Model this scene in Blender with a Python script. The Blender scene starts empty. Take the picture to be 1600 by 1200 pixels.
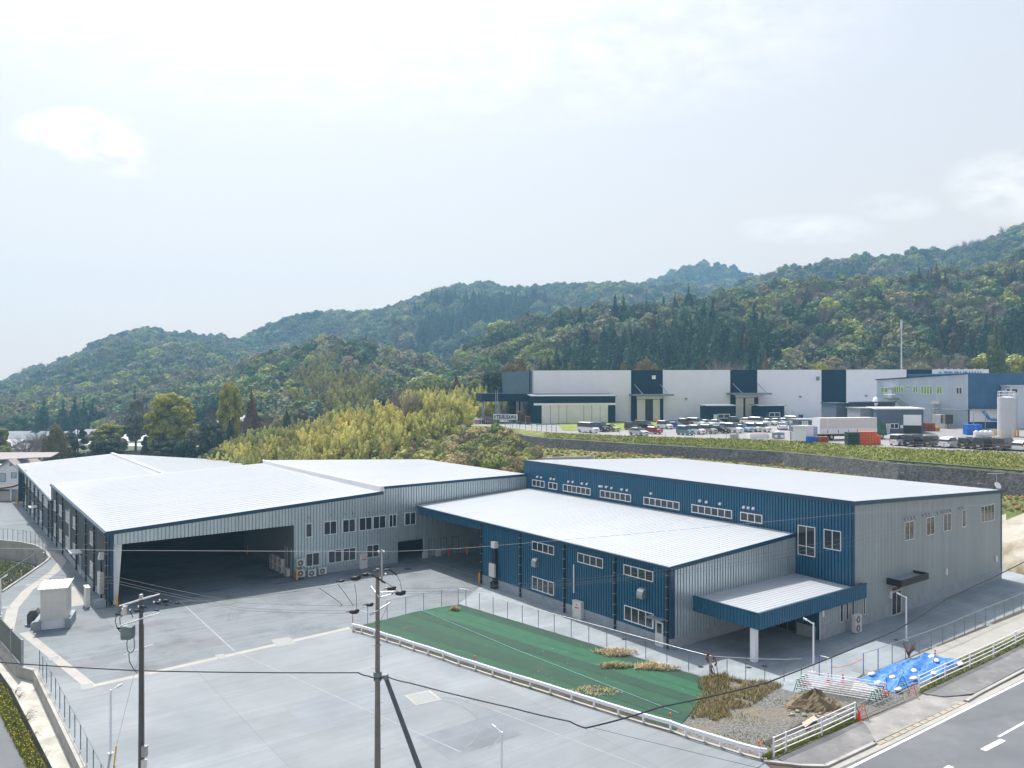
import bpy, bmesh, math, random
import numpy as np
from mathutils import Vector, Matrix
R = math.radians
rnd = random.Random(11)
SC = bpy.context.scene
COL = SC.collection

# ---------------------------------------------------------------- camera, sky, sun, exposure
CAMZ, FPX, HOR = 22.0, 1238.3, 600.3
cam = bpy.data.objects.new('camera', bpy.data.cameras.new('camera'))
COL.objects.link(cam)
cam.location = (0, 0, CAMZ)
cam.rotation_euler = (R(90) + math.atan(0.3 / FPX), 0, 0)
cam.data.sensor_width = 36
cam.data.lens = FPX / 1600 * 36
cam.data.clip_start = 0.5
cam.data.clip_end = 9000
SC.camera = cam

SUN_EL = 60.0
SUN_DIR = Vector((-0.39, 0.92, 0)).normalized() * math.cos(R(SUN_EL)) + Vector((0, 0, math.sin(R(SUN_EL))))
world = bpy.data.worlds.new('World')
SC.world = world
world.use_nodes = True
wt = world.node_tree
for n in list(wt.nodes): wt.nodes.remove(n)
def wn(t, **k):
    n = wt.nodes.new(t)
    for a, b in k.items(): setattr(n, a, b)
    return n
sky = wn('ShaderNodeTexSky', sky_type='NISHITA', sun_disc=False)
sky.sun_elevation = R(SUN_EL)
sky.sun_rotation = math.atan2(SUN_DIR.x, SUN_DIR.y)
sky.altitude = 60
sky.air_density = 1.0
sky.dust_density = 4.5
sky.ozone_density = 1.5
bg = wn('ShaderNodeBackground'); bg.inputs[1].default_value = 0.14
out = wn('ShaderNodeOutputWorld')
tc = wn('ShaderNodeTexCoord')
# thin high overcast that whitens the whole sky, and a few small clouds
def cloud_blob(px, py, rx, ry):
    """mask around a sky direction, in tangent units of a normalised view vector"""
    x, z = (px - 800) / FPX, (HOR - py) / FPX
    sep = wn('ShaderNodeSeparateXYZ'); wt.links.new(tc.outputs['Generated'], sep.inputs[0])
    def mth(op, a, b=None):
        m = wn('ShaderNodeMath', operation=op)
        for i, q in enumerate((a, b)):
            if q is None: continue
            if isinstance(q, (int, float)): m.inputs[i].default_value = q
            else: wt.links.new(q, m.inputs[i])
        return m.outputs[0]
    ymax = mth('MAXIMUM', sep.outputs[1], 0.05)
    dx = mth('DIVIDE', mth('SUBTRACT', mth('DIVIDE', sep.outputs[0], ymax), x), rx)
    dz = mth('DIVIDE', mth('SUBTRACT', mth('DIVIDE', sep.outputs[2], ymax), z), ry)
    r2 = mth('ADD', mth('MULTIPLY', dx, dx), mth('MULTIPLY', dz, dz))
    m = mth('MULTIPLY', mth('MAXIMUM', mth('SUBTRACT', 1.0, r2), 0.0), mth('GREATER_THAN', sep.outputs[1], 0.06))
    return m
nz = wn('ShaderNodeTexNoise'); nz.inputs['Scale'].default_value = 26; nz.inputs['Detail'].default_value = 6; nz.inputs['Roughness'].default_value = 0.55
mp = wn('ShaderNodeMapping'); mp.inputs['Scale'].default_value = (1, 1, 2.2)
wt.links.new(tc.outputs['Generated'], mp.inputs[0]); wt.links.new(mp.outputs[0], nz.inputs['Vector'])
acc = None
def wm(op, a, b):
    m = wn('ShaderNodeMath', operation=op)
    for i, q in enumerate((a, b)):
        if isinstance(q, (int, float)): m.inputs[i].default_value = q
        else: wt.links.new(q, m.inputs[i])
    return m.outputs[0]
for px, py, rx, ry, k in ((118, 200, .085, .03, 1.0), (165, 225, .065, .034, .9), (198, 262, .045, .016, .45), (1265, 358, .10, .022, .35), (1400, 322, .06, .02, .3), (1590, 290, .10, .05, .5), (420, 20, .5, .10, .25), (700, 40, .6, .14, .3)):
    b = wm('MULTIPLY', cloud_blob(px, py, rx, ry), k)
    acc = b if acc is None else wm('MAXIMUM', acc, b)
cl = wm('MULTIPLY', acc, wm('MAXIMUM', wm('MULTIPLY', wm('SUBTRACT', nz.outputs[0], 0.34), 4.2), 0.0))
veil = wn('ShaderNodeMixRGB', blend_type='MIX'); veil.inputs[0].default_value = 0.84
lowhi = wn('ShaderNodeMixRGB'); lowhi.inputs[1].default_value = (5.1, 4.2, 3.62, 1); lowhi.inputs[2].default_value = (4.12, 3.82, 3.52, 1)
wt.links.new(sky.outputs[0], veil.inputs[1])
sepz = wn('ShaderNodeSeparateXYZ'); wt.links.new(tc.outputs['Generated'], sepz.inputs[0])
mrl = wn('ShaderNodeMapRange'); mrl.inputs[1].default_value = .0; mrl.inputs[2].default_value = .26; wt.links.new(sepz.outputs[2], mrl.inputs[0]); wt.links.new(mrl.outputs[0], lowhi.inputs[0]); wt.links.new(lowhi.outputs[0], veil.inputs[2])
mrz = wn('ShaderNodeMapRange'); mrz.inputs[1].default_value = .12; mrz.inputs[2].default_value = .75; mrz.inputs[3].default_value = .92; mrz.inputs[4].default_value = .15
wt.links.new(sepz.outputs[2], mrz.inputs[0]); wt.links.new(mrz.outputs[0], veil.inputs[0])
cmix = wn('ShaderNodeMixRGB', blend_type='MIX', use_clamp=False); cmix.inputs[2].default_value = (6.4, 6.1, 5.9, 1)
clc = wm('MINIMUM', cl, 1.0)
wt.links.new(clc, cmix.inputs[0]); wt.links.new(veil.outputs[0], cmix.inputs[1])
wt.links.new(cmix.outputs[0], bg.inputs[0]); wt.links.new(bg.outputs[0], out.inputs[0])

sun = bpy.data.objects.new('sun', bpy.data.lights.new('sun', 'SUN'))
COL.objects.link(sun)
sun.data.energy = 3.6
sun.data.angle = R(1.2)
sun.data.color = (1.0, 0.965, 0.91)
sun.rotation_euler = SUN_DIR.to_track_quat('Z', 'Y').to_euler()

SC.view_settings.view_transform = 'Standard'
SC.view_settings.look = 'None'
SC.view_settings.exposure = 0.64
SC.view_settings.gamma = 1
SC.cycles.max_bounces = 6
SC.cycles.diffuse_bounces = 3
SC.cycles.glossy_bounces = 3
SC.cycles.transmission_bounces = 3
SC.cycles.volume_bounces = 0
SC.cycles.transparent_max_bounces = 8
SC.cycles.use_adaptive_sampling = True
SC.cycles.adaptive_threshold = 0.02

# ---------------------------------------------------------------- coordinate helpers
class Fr:
    """ground frame: origin and angle; (a, b, z) -> world"""
    def __init__(s, ox, oy, ang): s.ox, s.oy, s.c, s.s, s.ang = ox, oy, math.cos(ang), math.sin(ang), ang
    def W(s, a, b, z=0): return (s.ox + a * s.c - b * s.s, s.oy + a * s.s + b * s.c, z)
    def inv(s, x, y):
        x -= s.ox; y -= s.oy
        return (x * s.c + y * s.s, -x * s.s + y * s.c)
    def ax(s, px, b):            # a-coordinate where the sight line of column px meets the plane b = const
        T = (px - 800) / FPX
        return (T * (s.oy + b * s.c) - s.ox + b * s.s) / (s.c - T * s.s)
    def bx(s, px, a):
        T = (px - 800) / FPX
        return (s.ox + a * s.c - T * (s.oy + a * s.s)) / (s.s + T * s.c)
    def z(s, py, a, b): return CAMZ - (py - HOR) * s.W(a, b)[1] / FPX
TH = 0.6417
UV = Fr(0, 0, TH)
WD = Fr(0, 0, 0)
def G(px, py, z=0.0):
    d = (CAMZ - z) * FPX / (py - HOR)
    return ((px - 800) / FPX * d, d)
def D(px, d): return ((px - 800) / FPX * d, d)
def ZP(py, d): return CAMZ - (py - HOR) * d / FPX

# ---------------------------------------------------------------- materials
MATS = {}
def mat(name, col, rough=0.6, metal=0.0, var=0.08, scale=2.0, detail=3, bump=0.0, bscale=None, stretch=None, spec=None, hue=0.0, alpha=None, emit=None, dirt=None, extra=None):
    if name in MATS: return MATS[name]
    m = bpy.data.materials.new(name); m.use_nodes = True
    t = m.node_tree; n = t.nodes; b = n['Principled BSDF']
    b.inputs['Roughness'].default_value = rough; b.inputs['Metallic'].default_value = metal
    if spec is not None: b.inputs['Specular IOR Level'].default_value = spec
    tcn = n.new('ShaderNodeTexCoord'); src = tcn.outputs['Object']
    if stretch:
        mpn = n.new('ShaderNodeMapping'); mpn.inputs['Scale'].default_value = stretch[:3]
        if len(stretch) > 3: mpn.inputs['Rotation'].default_value = (0, 0, stretch[3])
        t.links.new(src, mpn.inputs[0]); src = mpn.outputs[0]
    nn = n.new('ShaderNodeTexNoise'); nn.inputs['Scale'].default_value = scale; nn.inputs['Detail'].default_value = detail
    nn.inputs['Roughness'].default_value = 0.6
    t.links.new(src, nn.inputs['Vector'])
    cr = n.new('ShaderNodeValToRGB')
    lo = tuple(max(0, c * (1 - var)) for c in col); hi = tuple(min(1, c * (1 + var)) for c in col)
    if hue: hi = (hi[0] * (1 + hue), hi[1], hi[2] * (1 - hue))
    cr.color_ramp.elements[0].position = 0.3; cr.color_ramp.elements[1].position = 0.7
    cr.color_ramp.elements[0].color = (*lo, 1); cr.color_ramp.elements[1].color = (*hi, 1)
    t.links.new(nn.outputs[0], cr.inputs[0]); colout = cr.outputs[0]
    if dirt:   # (colour, scale, threshold, strength)
        dn = n.new('ShaderNodeTexNoise'); dn.inputs['Scale'].default_value = dirt[1]; dn.inputs['Detail'].default_value = 6; dn.inputs['Roughness'].default_value = 0.65
        t.links.new(tcn.outputs['Object'], dn.inputs['Vector'])
        dr = n.new('ShaderNodeValToRGB'); dr.color_ramp.elements[0].position = dirt[2]; dr.color_ramp.elements[1].position = min(1, dirt[2] + 0.16)
        dr.color_ramp.elements[0].color = (0, 0, 0, 1); dr.color_ramp.elements[1].color = (dirt[3],) * 3 + (1,)
        t.links.new(dn.outputs[0], dr.inputs[0])
        mx = n.new('ShaderNodeMixRGB'); t.links.new(dr.outputs[0], mx.inputs[0]); t.links.new(colout, mx.inputs[1]); mx.inputs[2].default_value = (*dirt[0], 1)
        colout = mx.outputs[0]
    if extra: colout = extra(m, t, tcn, colout)
    t.links.new(colout, b.inputs['Base Color'])
    if bump:
        bn = n.new('ShaderNodeTexNoise'); bn.inputs['Scale'].default_value = bscale or scale * 4; bn.inputs['Detail'].default_value = 4
        t.links.new(src, bn.inputs['Vector'])
        bp = n.new('ShaderNodeBump'); bp.inputs['Strength'].default_value = bump; bp.inputs['Distance'].default_value = 0.05
        t.links.new(bn.outputs[0], bp.inputs['Height']); t.links.new(bp.outputs[0], b.inputs['Normal'])
    if emit: b.inputs['Emission Color'].default_value = (*emit[0], 1); b.inputs['Emission Strength'].default_value = emit[1]
    MATS[name] = m
    return m

def node_panel_tone(size, amt, jx=None):
    """slab to slab tone differences and fine darker joints"""
    def f(m, t, tcn, colout):
        n = t.nodes
        mp = n.new('ShaderNodeMapping'); mp.inputs['Rotation'].default_value = (0, 0, -TH)
        t.links.new(tcn.outputs['Object'], mp.inputs[0])
        br = n.new('ShaderNodeTexBrick'); br.offset = 0.0; br.squash = 1.0
        br.inputs['Scale'].default_value = 1.0; br.inputs['Brick Width'].default_value = size[0]; br.inputs['Row Height'].default_value = size[1]
        br.inputs['Mortar Size'].default_value = 0.035; br.inputs['Mortar Smooth'].default_value = 0.3; br.inputs['Bias'].default_value = 0.0
        br.inputs['Color1'].default_value = (1 - amt,) * 3 + (1,); br.inputs['Color2'].default_value = (1 + amt,) * 3 + (1,)
        br.inputs['Mortar'].default_value = (0.80, 0.80, 0.80, 1)
        t.links.new(mp.outputs[0], br.inputs['Vector'])
        mx = n.new('ShaderNodeMixRGB'); mx.blend_type = 'MULTIPLY'; mx.inputs[0].default_value = 1
        t.links.new(colout, mx.inputs[1]); t.links.new(br.outputs[0], mx.inputs[2])
        return mx.outputs[0]
    return f

M_blue = mat('blue_steel', (0.015, 0.105, 0.19), 0.42, 0.05, 0.12, 0.8, 6, stretch=(1.2, 1.2, .12), dirt=((0.05, 0.13, 0.19), .5, .58, .5))
M_bluetrim = mat('blue_trim', (0.016, 0.062, 0.115), 0.4, 0.2, 0.08)
M_navy = mat('navy_steel', (0.014, 0.045, 0.082), 0.45, 0.1, 0.1)
M_silver = mat('silver_steel', (0.52, 0.61, 0.635), 0.36, 0.6, 0.09, 0.7, 6, stretch=(1.2, 1.2, .12))
M_greyrib = mat('grey_ribbed_steel', (0.34, 0.395, 0.405), 0.5, 0.1, 0.08, 0.7, 6, stretch=(1.2, 1.2, .12))
M_dark = mat('charcoal_steel', (0.062, 0.082, 0.10), 0.5, 0.1, 0.1, 0.8)
M_roof = mat('pale_roof_steel', (0.385, 0.413, 0.44), 0.5, 0.0, 0.035, 0.35, stretch=(0.3, 2.5, 1), dirt=((0.52, 0.55, 0.59), 0.08, 0.55, 0.2))
M_roof2 = mat('plain_roof_steel', (0.315, 0.34, 0.362), 0.55, 0.0, 0.05, 0.25, 6, stretch=(0.3, 2.5, 1), extra=node_panel_tone((60.0, 13.2), .012))
M_flash = mat('white_flashing', (0.80, 0.81, 0.83), 0.35, 0.1, 0.03)
M_found = mat('foundation_concrete', (0.29, 0.335, 0.365), 0.85, 0, 0.12, 1.5, dirt=((0.2, 0.21, 0.22), 0.7, 0.55, 0.4))
M_white = mat('white_frame', (0.78, 0.80, 0.84), 0.4, 0.0, 0.03)
M_glass = mat('dark_glass', (0.025, 0.033, 0.038), 0.08, 0.0, 0.3, 0.5, spec=0.7)
M_glassgreen = mat('glass_green_blind', (0.22, 0.42, 0.08), 0.2, 0, 0.5, 2.0)
M_glasspale = mat('frosted_glass', (0.42, 0.47, 0.48), 0.25, 0, 0.15, 0.6)
M_black = mat('black_pipe', (0.012, 0.014, 0.018), 0.5, 0, 0.2)
M_ac = mat('unit_cream', (0.62, 0.62, 0.58), 0.5, 0, 0.06)
M_acdark = mat('fan_grille', (0.06, 0.06, 0.065), 0.6, 0, 0.3)
M_red = mat('red_mark', (0.6, 0.03, 0.03), 0.5, 0, 0.1)
M_yellow = mat('yellow_post', (0.85, 0.42, 0.01), 0.45, 0, 0.08)
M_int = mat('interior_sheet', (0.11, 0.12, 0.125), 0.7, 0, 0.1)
M_galv = mat('galvanised_steel', (0.42, 0.45, 0.48), 0.4, 0.7, 0.12)
M_galvdull = mat('weathered_steel', (0.20, 0.25, 0.27), 0.5, 0.5, 0.12)
M_mesh = None
M_whitep = mat('white_paint', (0.80, 0.81, 0.86), 0.4, 0, 0.04)
M_orange = mat('orange_plastic', (0.75, 0.10, 0.015), 0.5, 0, 0.1)
M_green = mat('green_paint', (0.01, 0.22, 0.13), 0.5, 0, 0.1)

# ---------------------------------------------------------------- object helpers
def tag(o, label=None, cat=None, group=None, kind=None):
    if label: o['label'] = label
    if cat: o['category'] = cat
    if group: o['group'] = group
    if kind: o['kind'] = kind
    return o
def thing(name, label, cat, loc=(0, 0, 0), rz=0.0, group=None):
    o = bpy.data.objects.new(name, None)
    o.empty_display_size = 0.5
    o.location = loc; o.rotation_euler = (0, 0, rz)
    COL.objects.link(o)
    return tag(o, label, cat, group)
def local_of(parent):
    if parent is None: return Matrix.Identity(4)
    m = Matrix.Translation(parent.location) @ parent.rotation_euler.to_matrix().to_4x4()
    if parent.parent: m = local_of(parent.parent) @ m
    return m
class MB:
    """collects shapes in a ground frame, builds one mesh"""
    def __init__(s, fr=WD): s.fr = fr; s.v = []; s.f = []; s.m = []; s.smooth = []; s.pc = []; s.np_ = 0; s.hold = False
    def add(s, vs, fs, m=0, smooth=False):
        o = len(s.v)
        if not s.hold: s.np_ += 1
        s.pc += [s.np_] * len(fs)
        s.v += [s.fr.W(*p) for p in vs]
        s.f += [tuple(i + o for i in f) for f in fs]
        s.m += [m] * len(fs); s.smooth += [smooth] * len(fs)
        return s
    def box(s, a0, a1, b0, b1, z0, z1, m=0):
        v = [(a0, b0, z0), (a1, b0, z0), (a1, b1, z0), (a0, b1, z0), (a0, b0, z1), (a1, b0, z1), (a1, b1, z1), (a0, b1, z1)]
        return s.add(v, [(3, 2, 1, 0), (4, 5, 6, 7), (0, 1, 5, 4), (1, 2, 6, 5), (2, 3, 7, 6), (3, 0, 4, 7)], m)
    def hexa(s, v8, m=0):
        return s.add(v8, [(3, 2, 1, 0), (4, 5, 6, 7), (0, 1, 5, 4), (1, 2, 6, 5), (2, 3, 7, 6), (3, 0, 4, 7)], m)
    def prism(s, poly, z0, z1, m=0):
        n = len(poly)
        a = sum(poly[i][0] * poly[(i + 1) % n][1] - poly[(i + 1) % n][0] * poly[i][1] for i in range(n))
        if a < 0: poly = poly[::-1]
        v = [(p[0], p[1], z0) for p in poly] + [(p[0], p[1], z1) for p in poly]
        f = [tuple(range(n))[::-1], tuple(range(n, 2 * n))] + [(i, (i + 1) % n, n + (i + 1) % n, n + i) for i in range(n)]
        return s.add(v, f, m)
    def wallprism(s, prof, axis, o0, o1, m=0):
        """prof: list of (along, z) polygon, extruded in the other horizontal axis from o0 to o1"""
        n = len(prof)
        mk = (lambda p, o: (p[0], o, p[1])) if axis == 'a' else (lambda p, o: (o, p[0], p[1]))
        v = [mk(p, o0) for p in prof] + [mk(p, o1) for p in prof]
        f = [tuple(range(n)), tuple(range(n, 2 * n))[::-1]] + [(i, n + i, n + (i + 1) % n, (i + 1) % n) for i in range(n)]
        return s.add(v, f, m)
    def cyl(s, p0, p1, r0, r1=None, n=10, m=0, caps=True, smooth=True):
        r1 = r0 if r1 is None else r1
        p0 = Vector(p0); p1 = Vector(p1); d = (p1 - p0)
        if d.length < 1e-6: return s
        d.normalize()
        x = d.orthogonal().normalized(); y = d.cross(x)
        v = []
        for p, r in ((p0, r0), (p1, r1)):
            for i in range(n):
                a = 2 * math.pi * i / n
                v.append(tuple(p + x * (r * math.cos(a)) + y * (r * math.sin(a))))
        s.add(v, [(i, (i + 1) % n, n + (i + 1) % n, n + i) for i in range(n)], m, smooth)
        h, s.hold = s.hold, True
        if caps: s.add(v, [tuple(range(n))[::-1], tuple(range(n, 2 * n))], m)
        s.hold = h
        return s
    def tube(s, pts, r, n=6, m=0):
        for i in range(len(pts) - 1): s.cyl(pts[i], pts[i + 1], r, r, n, m, caps=(i in (0, len(pts) - 2)))
        return s
    def sph(s, c, rx, ry, rz, n=8, k=5, m=0):
        v = [(c[0], c[1], c[2] - rz)]
        for j in range(1, k):
            t = -math.pi / 2 + math.pi * j / k
            for i in range(n):
                a = 2 * math.pi * i / n
                v.append((c[0] + rx * math.cos(t) * math.cos(a), c[1] + ry * math.cos(t) * math.sin(a), c[2] + rz * math.sin(t)))
        v.append((c[0], c[1], c[2] + rz)); f = []
        for i in range(n): f.append((0, 1 + (i + 1) % n, 1 + i))
        for j in range(k - 2):
            for i in range(n): f.append((1 + j * n + i, 1 + j * n + (i + 1) % n, 1 + (j + 1) * n + (i + 1) % n, 1 + (j + 1) * n + i))
        L = len(v) - 1
        for i in range(n): f.append((L, 1 + (k - 2) * n + i, 1 + (k - 2) * n + (i + 1) % n))
        return s.add(v, f, m, True)
    def each(s, name, mats, parent=None):
        """every added piece as an object of its own"""
        for p in sorted(set(s.pc)):
            q = MB(); ids = {}
            for f, m, sm, pc in zip(s.f, s.m, s.smooth, s.pc):
                if pc != p: continue
                nf = []
                for i in f:
                    if i not in ids: ids[i] = len(q.v); q.v.append(s.v[i])
                    nf.append(ids[i])
                q.f.append(tuple(nf)); q.m.append(m); q.smooth.append(sm)
            q.build(name, mats, parent)
    def build(s, name, mats, parent=None):
        if not isinstance(mats, (list, tuple)): mats = [mats]
        me = bpy.data.meshes.new(name)
        inv = local_of(parent).inverted()
        me.from_pydata([tuple(inv @ Vector(p)) for p in s.v], [], s.f)
        for q in mats: me.materials.append(q)
        me.polygons.foreach_set('material_index', s.m)
        me.polygons.foreach_set('use_smooth', s.smooth)
        me.update()
        o = bpy.data.objects.new(name, me)
        COL.objects.link(o)
        if parent: o.parent = parent
        return o
def copy_tree(o, parent=None):
    c = o.copy(); COL.objects.link(c)
    if parent: c.parent = parent
    for ch in o.children: copy_tree(ch, c)
    return c
ORD = ['first', 'second', 'third', 'fourth', 'fifth', 'sixth', 'seventh', 'eighth', 'ninth', 'tenth', 'eleventh', 'twelfth', 'thirteenth', 'fourteenth', 'fifteenth', 'sixteenth', 'seventeenth', 'eighteenth', 'nineteenth', 'twentieth']

def corrug(mb, plane, c, s0, s1, zb, zt, pitch=0.35, depth=0.06, side=-1, m=0):
    """trapezoid profiled sheet on plane 'a' (a = c, runs along b) or 'b' (b = c, runs along a); zb, zt functions of s; side = outward sign"""
    n = max(1, round((s1 - s0) / pitch)); p = (s1 - s0) / n
    pts = []
    for i in range(n):
        x = s0 + i * p
        pts += [(x, 0.0), (x + p * .24, 0.0), (x + p * .30, depth), (x + p * .94, depth)]
    pts.append((s1, 0.0))
    v = []; f = []
    for s_, o in pts:
        q = c + side * o
        for z in (zb(s_), zt(s_)):
            v.append((q, s_, z) if plane == 'a' else (s_, q, z))
    for i in range(len(pts) - 1): f.append((2 * i, 2 * i + 2, 2 * i + 3, 2 * i + 1))
    mb.add(v, f, m)
def seams(mb, quad, pitch, h=0.05, w=0.05, m=0, along=0):
    """raised seams over a roof quad q00,q10,q11,q01 (frame coords); seams run from edge q00-q10 to edge q01-q11"""
    q = [Vector(p) for p in quad]
    L = ((q[1] - q[0]).length + (q[2] - q[3]).length) / 2
    n = max(2, round(L / pitch))
    for i in range(n + 1):
        t = i / n
        p0 = q[0].lerp(q[1], t); p1 = q[3].lerp(q[2], t)
        ex = (q[1] - q[0]).normalized() * (w / 2)
        up = Vector((0, 0, h)); dn = Vector((0, 0, -0.01))
        vs = [p0 - ex + dn, p0 + ex + dn, p1 + ex + dn, p1 - ex + dn, p0 - ex * .6 + up, p0 + ex * .6 + up, p1 + ex * .6 + up, p1 - ex * .6 + up]
        mb.hexa([tuple(x) for x in vs], m)

def window(bld, fr, plane, c, px0, px1, ytl, ybl, n=2, side=-1, proud=0.07, glass=None, off=0.0, fw=0.07, zz=None, grid=False):
    """window measured by its columns and its left-hand top and bottom rows; a frame with its pane as child"""
    c = c + side * off
    if plane == 'b': s0, s1 = fr.ax(px0, c), fr.ax(px1, c); A, B = s0, c
    else: s0, s1 = fr.bx(px0, c), fr.bx(px1, c); A, B = c, s0
    z1, z0 = fr.z(ytl, A, B), fr.z(ybl, A, B)
    if zz: z0, z1 = zz
    if s0 > s1: s0, s1 = s1, s0
    return window_at(bld, fr, plane, c, s0, s1, z0, z1, n, side, proud, glass, fw, grid)
def window_at(bld, fr, plane, c, s0, s1, z0, z1, n=2, side=-1, proud=0.07, glass=None, fw=0.07, grid=False, name='window', fm=None):
    def bx(mb, a0, a1, za, zb, o0, o1, m=0):
        q0, q1 = sorted((c + side * o0, c + side * o1))
        if plane == 'b': mb.box(a0, a1, q0, q1, za, zb, m)
        else: mb.box(q0, q1, a0, a1, za, zb, m)
    F = MB(fr)
    bx(F, s0, s1, z0, z0 + fw, 0, proud + .04); bx(F, s0, s1, z1 - fw, z1, 0, proud)
    for i in range(n + 1):
        x = s0 + (s1 - s0 - fw) * i / n
        bx(F, x, x + fw, z0 + fw, z1 - fw, 0, proud)
    if grid: bx(F, s0 + fw, s1 - fw, z0 + (z1 - z0) * .3, z0 + (z1 - z0) * .3 + fw, 0, proud - .005)
    w = F.build(name, fm or M_white, bld)
    P = MB(fr); bx(P, s0 + fw * .5, s1 - fw * .5, z0 + fw * .5, z1 - fw * .5, 0.0, proud - .035)
    P.build('pane', glass or M_glass, w)
    return w
def pbox(mb, plane, c, s0, s1, z0, z1, o0, o1, side=-1, m=0):
    q0, q1 = sorted((c + side * o0, c + side * o1))
    if plane == 'b': mb.box(s0, s1, q0, q1, z0, z1, m)
    else: mb.box(q0, q1, s0, s1, z0, z1, m)
# ================================================================ FRONT WAREHOUSES (frame UV: a runs right-away, b runs left-away)
UL, VF, VM = 15.0, 86.87, 127.67
UR, UE = 45.14, 67.3
def hz(u, v=VF):            # top of the left hangar roof at (u, v)
    e = 7.39 + (v - VF) / (VM - VF) * (8.09 - 7.39)
    t = (u - UL) / (UR - UL)
    r = 8.93 + (v - VF) / (VM - VF) * 0.2
    return e + (r - e) * t
hang = thing('warehouse', 'large silver and charcoal warehouse with a wide dark open bay in the yard', 'warehouse', UV.W(UL, VF), TH)
# roofs
def slab(mb, q, th=0.22, m=0):
    q = [Vector(p) for p in q]; d = Vector((0, 0, th))
    mb.hexa([tuple(p - d) for p in q] + [tuple(p) for p in q], m)
r = MB(UV)
q = [(UL - .25, VF - .1, hz(UL, VF)), (UR, VF - .1, hz(UR, VF)), (UR, VM, hz(UR, VM)), (UL - .25, VM, hz(UL, VM))]
slab(r, q); seams(r, [q[3], q[0], q[1], q[2]], 1.2, 0.006, 0.06)
q2 = [(UR + .05, VF - .1, 9.5), (UE, VF - .1, 9.56), (UE, 114.6, 9.5), (UR + .05, 129.6, 9.45)]
slab(r, q2); seams(r, [q2[3], q2[0], q2[1], q2[2]], 1.2, 0.006, 0.06)
roof = r.build('roof', M_roof2, hang)
f = MB(UV)   # white ridge flashing over the step between the two roofs
f.hexa([(UR - .35, VF - .15, hz(UR) - .02), (UR + .25, VF - .15, hz(UR) - .02), (UR + .25, VM + 1.9, hz(UR, VM) - .02), (UR - .35, VM, hz(UR, VM) - .02),
        (UR - .25, VF - .15, 9.58), (UR + .2, VF - .15, 9.58), (UR + .2, VM + 1.9, 9.56), (UR - .25, VM, 9.56)])
f.build('ridge_flashing', M_flash, roof)
# trim along the roof edges
t = MB(UV)
t.hexa([(UL - .3, VF - .22, hz(UL) - .34), (UR + .1, VF - .22, hz(UR) - .34), (UR + .1, VF - .1, hz(UR) - .34), (UL - .3, VF - .1, hz(UL) - .34),
        (UL - .3, VF - .22, hz(UL) + .04), (UR + .1, VF - .22, hz(UR) + .04), (UR + .1, VF - .1, hz(UR) + .04), (UL - .3, VF - .1, hz(UL) + .04)])
t.hexa([(UR + .25, VF - .22, 9.22), (UE, VF - .22, 9.28), (UE, VF - .1, 9.28), (UR + .25, VF - .1, 9.22),
        (UR + .25, VF - .22, 9.54), (UE, VF - .22, 9.6), (UE, VF - .1, 9.6), (UR + .25, VF - .1, 9.54)])
t.build('verge_trim', M_bluetrim, hang)
t = MB(UV)
t.hexa([(UL - .42, VF, hz(UL) - .32), (UL - .2, VF, hz(UL) - .32), (UL - .2, VM, hz(UL, VM) - .32), (UL - .42, VM, hz(UL, VM) - .32),
        (UL - .42, VF, hz(UL) - .1), (UL - .26, VF, hz(UL) - .1), (UL - .26, VM, hz(UL, VM) - .1), (UL - .42, VM, hz(UL, VM) - .1)])
t.build('gutter', M_bluetrim, hang)
# front wall: fascia above the opening, office front to the right
UO = 34.03; SOF = 6.02
def zb_front(u):
    if u < UO: return SOF
    if u < 47.25: return 0.62
    if u <= UE: return 2.66 if u < 50.9 else 6.3
    return 0
w = MB(UV)
corrug(w, 'b', VF, UL + .35, UO, lambda u: SOF, lambda u: hz(u) - .2, .37, .13)
corrug(w, 'b', VF, UO, UR, lambda u: .62, lambda u: hz(u) - .2, .37, .13)
corrug(w, 'b', VF, UR, 47.25, lambda u: .62, lambda u: 9.3, .37, .13)
corrug(w, 'b', VF, 47.25, 50.9, lambda u: 2.66, lambda u: 9.3, .37, .13)
corrug(w, 'b', VF, 50.9, UE, lambda u: .3, lambda u: 9.33, .37, .13)
w.box(47.25, 50.9, VF, VF + 2.5, 2.5, 2.66)
wall = w.build('front_wall', M_silver, hang)
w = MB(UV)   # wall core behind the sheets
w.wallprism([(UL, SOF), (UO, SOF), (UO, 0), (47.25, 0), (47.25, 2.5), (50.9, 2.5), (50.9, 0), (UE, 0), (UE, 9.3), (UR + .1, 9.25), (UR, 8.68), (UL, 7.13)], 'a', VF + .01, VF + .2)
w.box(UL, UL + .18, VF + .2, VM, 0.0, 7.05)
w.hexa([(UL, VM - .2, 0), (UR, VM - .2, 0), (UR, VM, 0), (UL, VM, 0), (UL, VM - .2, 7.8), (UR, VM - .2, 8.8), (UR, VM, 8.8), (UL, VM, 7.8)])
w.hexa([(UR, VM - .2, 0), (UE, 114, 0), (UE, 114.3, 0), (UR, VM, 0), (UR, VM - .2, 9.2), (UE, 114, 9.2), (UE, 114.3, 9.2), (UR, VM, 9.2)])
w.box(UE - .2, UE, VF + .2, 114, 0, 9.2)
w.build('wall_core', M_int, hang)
w = MB(UV)
pbox(w, 'b', VF, UO, 47.25, -.1, .62, 0, .12); pbox(w, 'b', VF, 50.98, UE, -.1, .3, 0, .12)
w.build('foundation', M_found, hang)
w = MB(UV)
pbox(w, 'b', VF, UL - .04, UL + .4, .5, hz(UL) - .3, .08, .2)
w.box(UL - .06, UL + .1, VF - .2, VF + .25, .5, hz(UL) - .35)
w.build('corner_trim', M_bluetrim, hang)
w = MB(UV)   # white haunched portal column at the left of the opening
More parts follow.
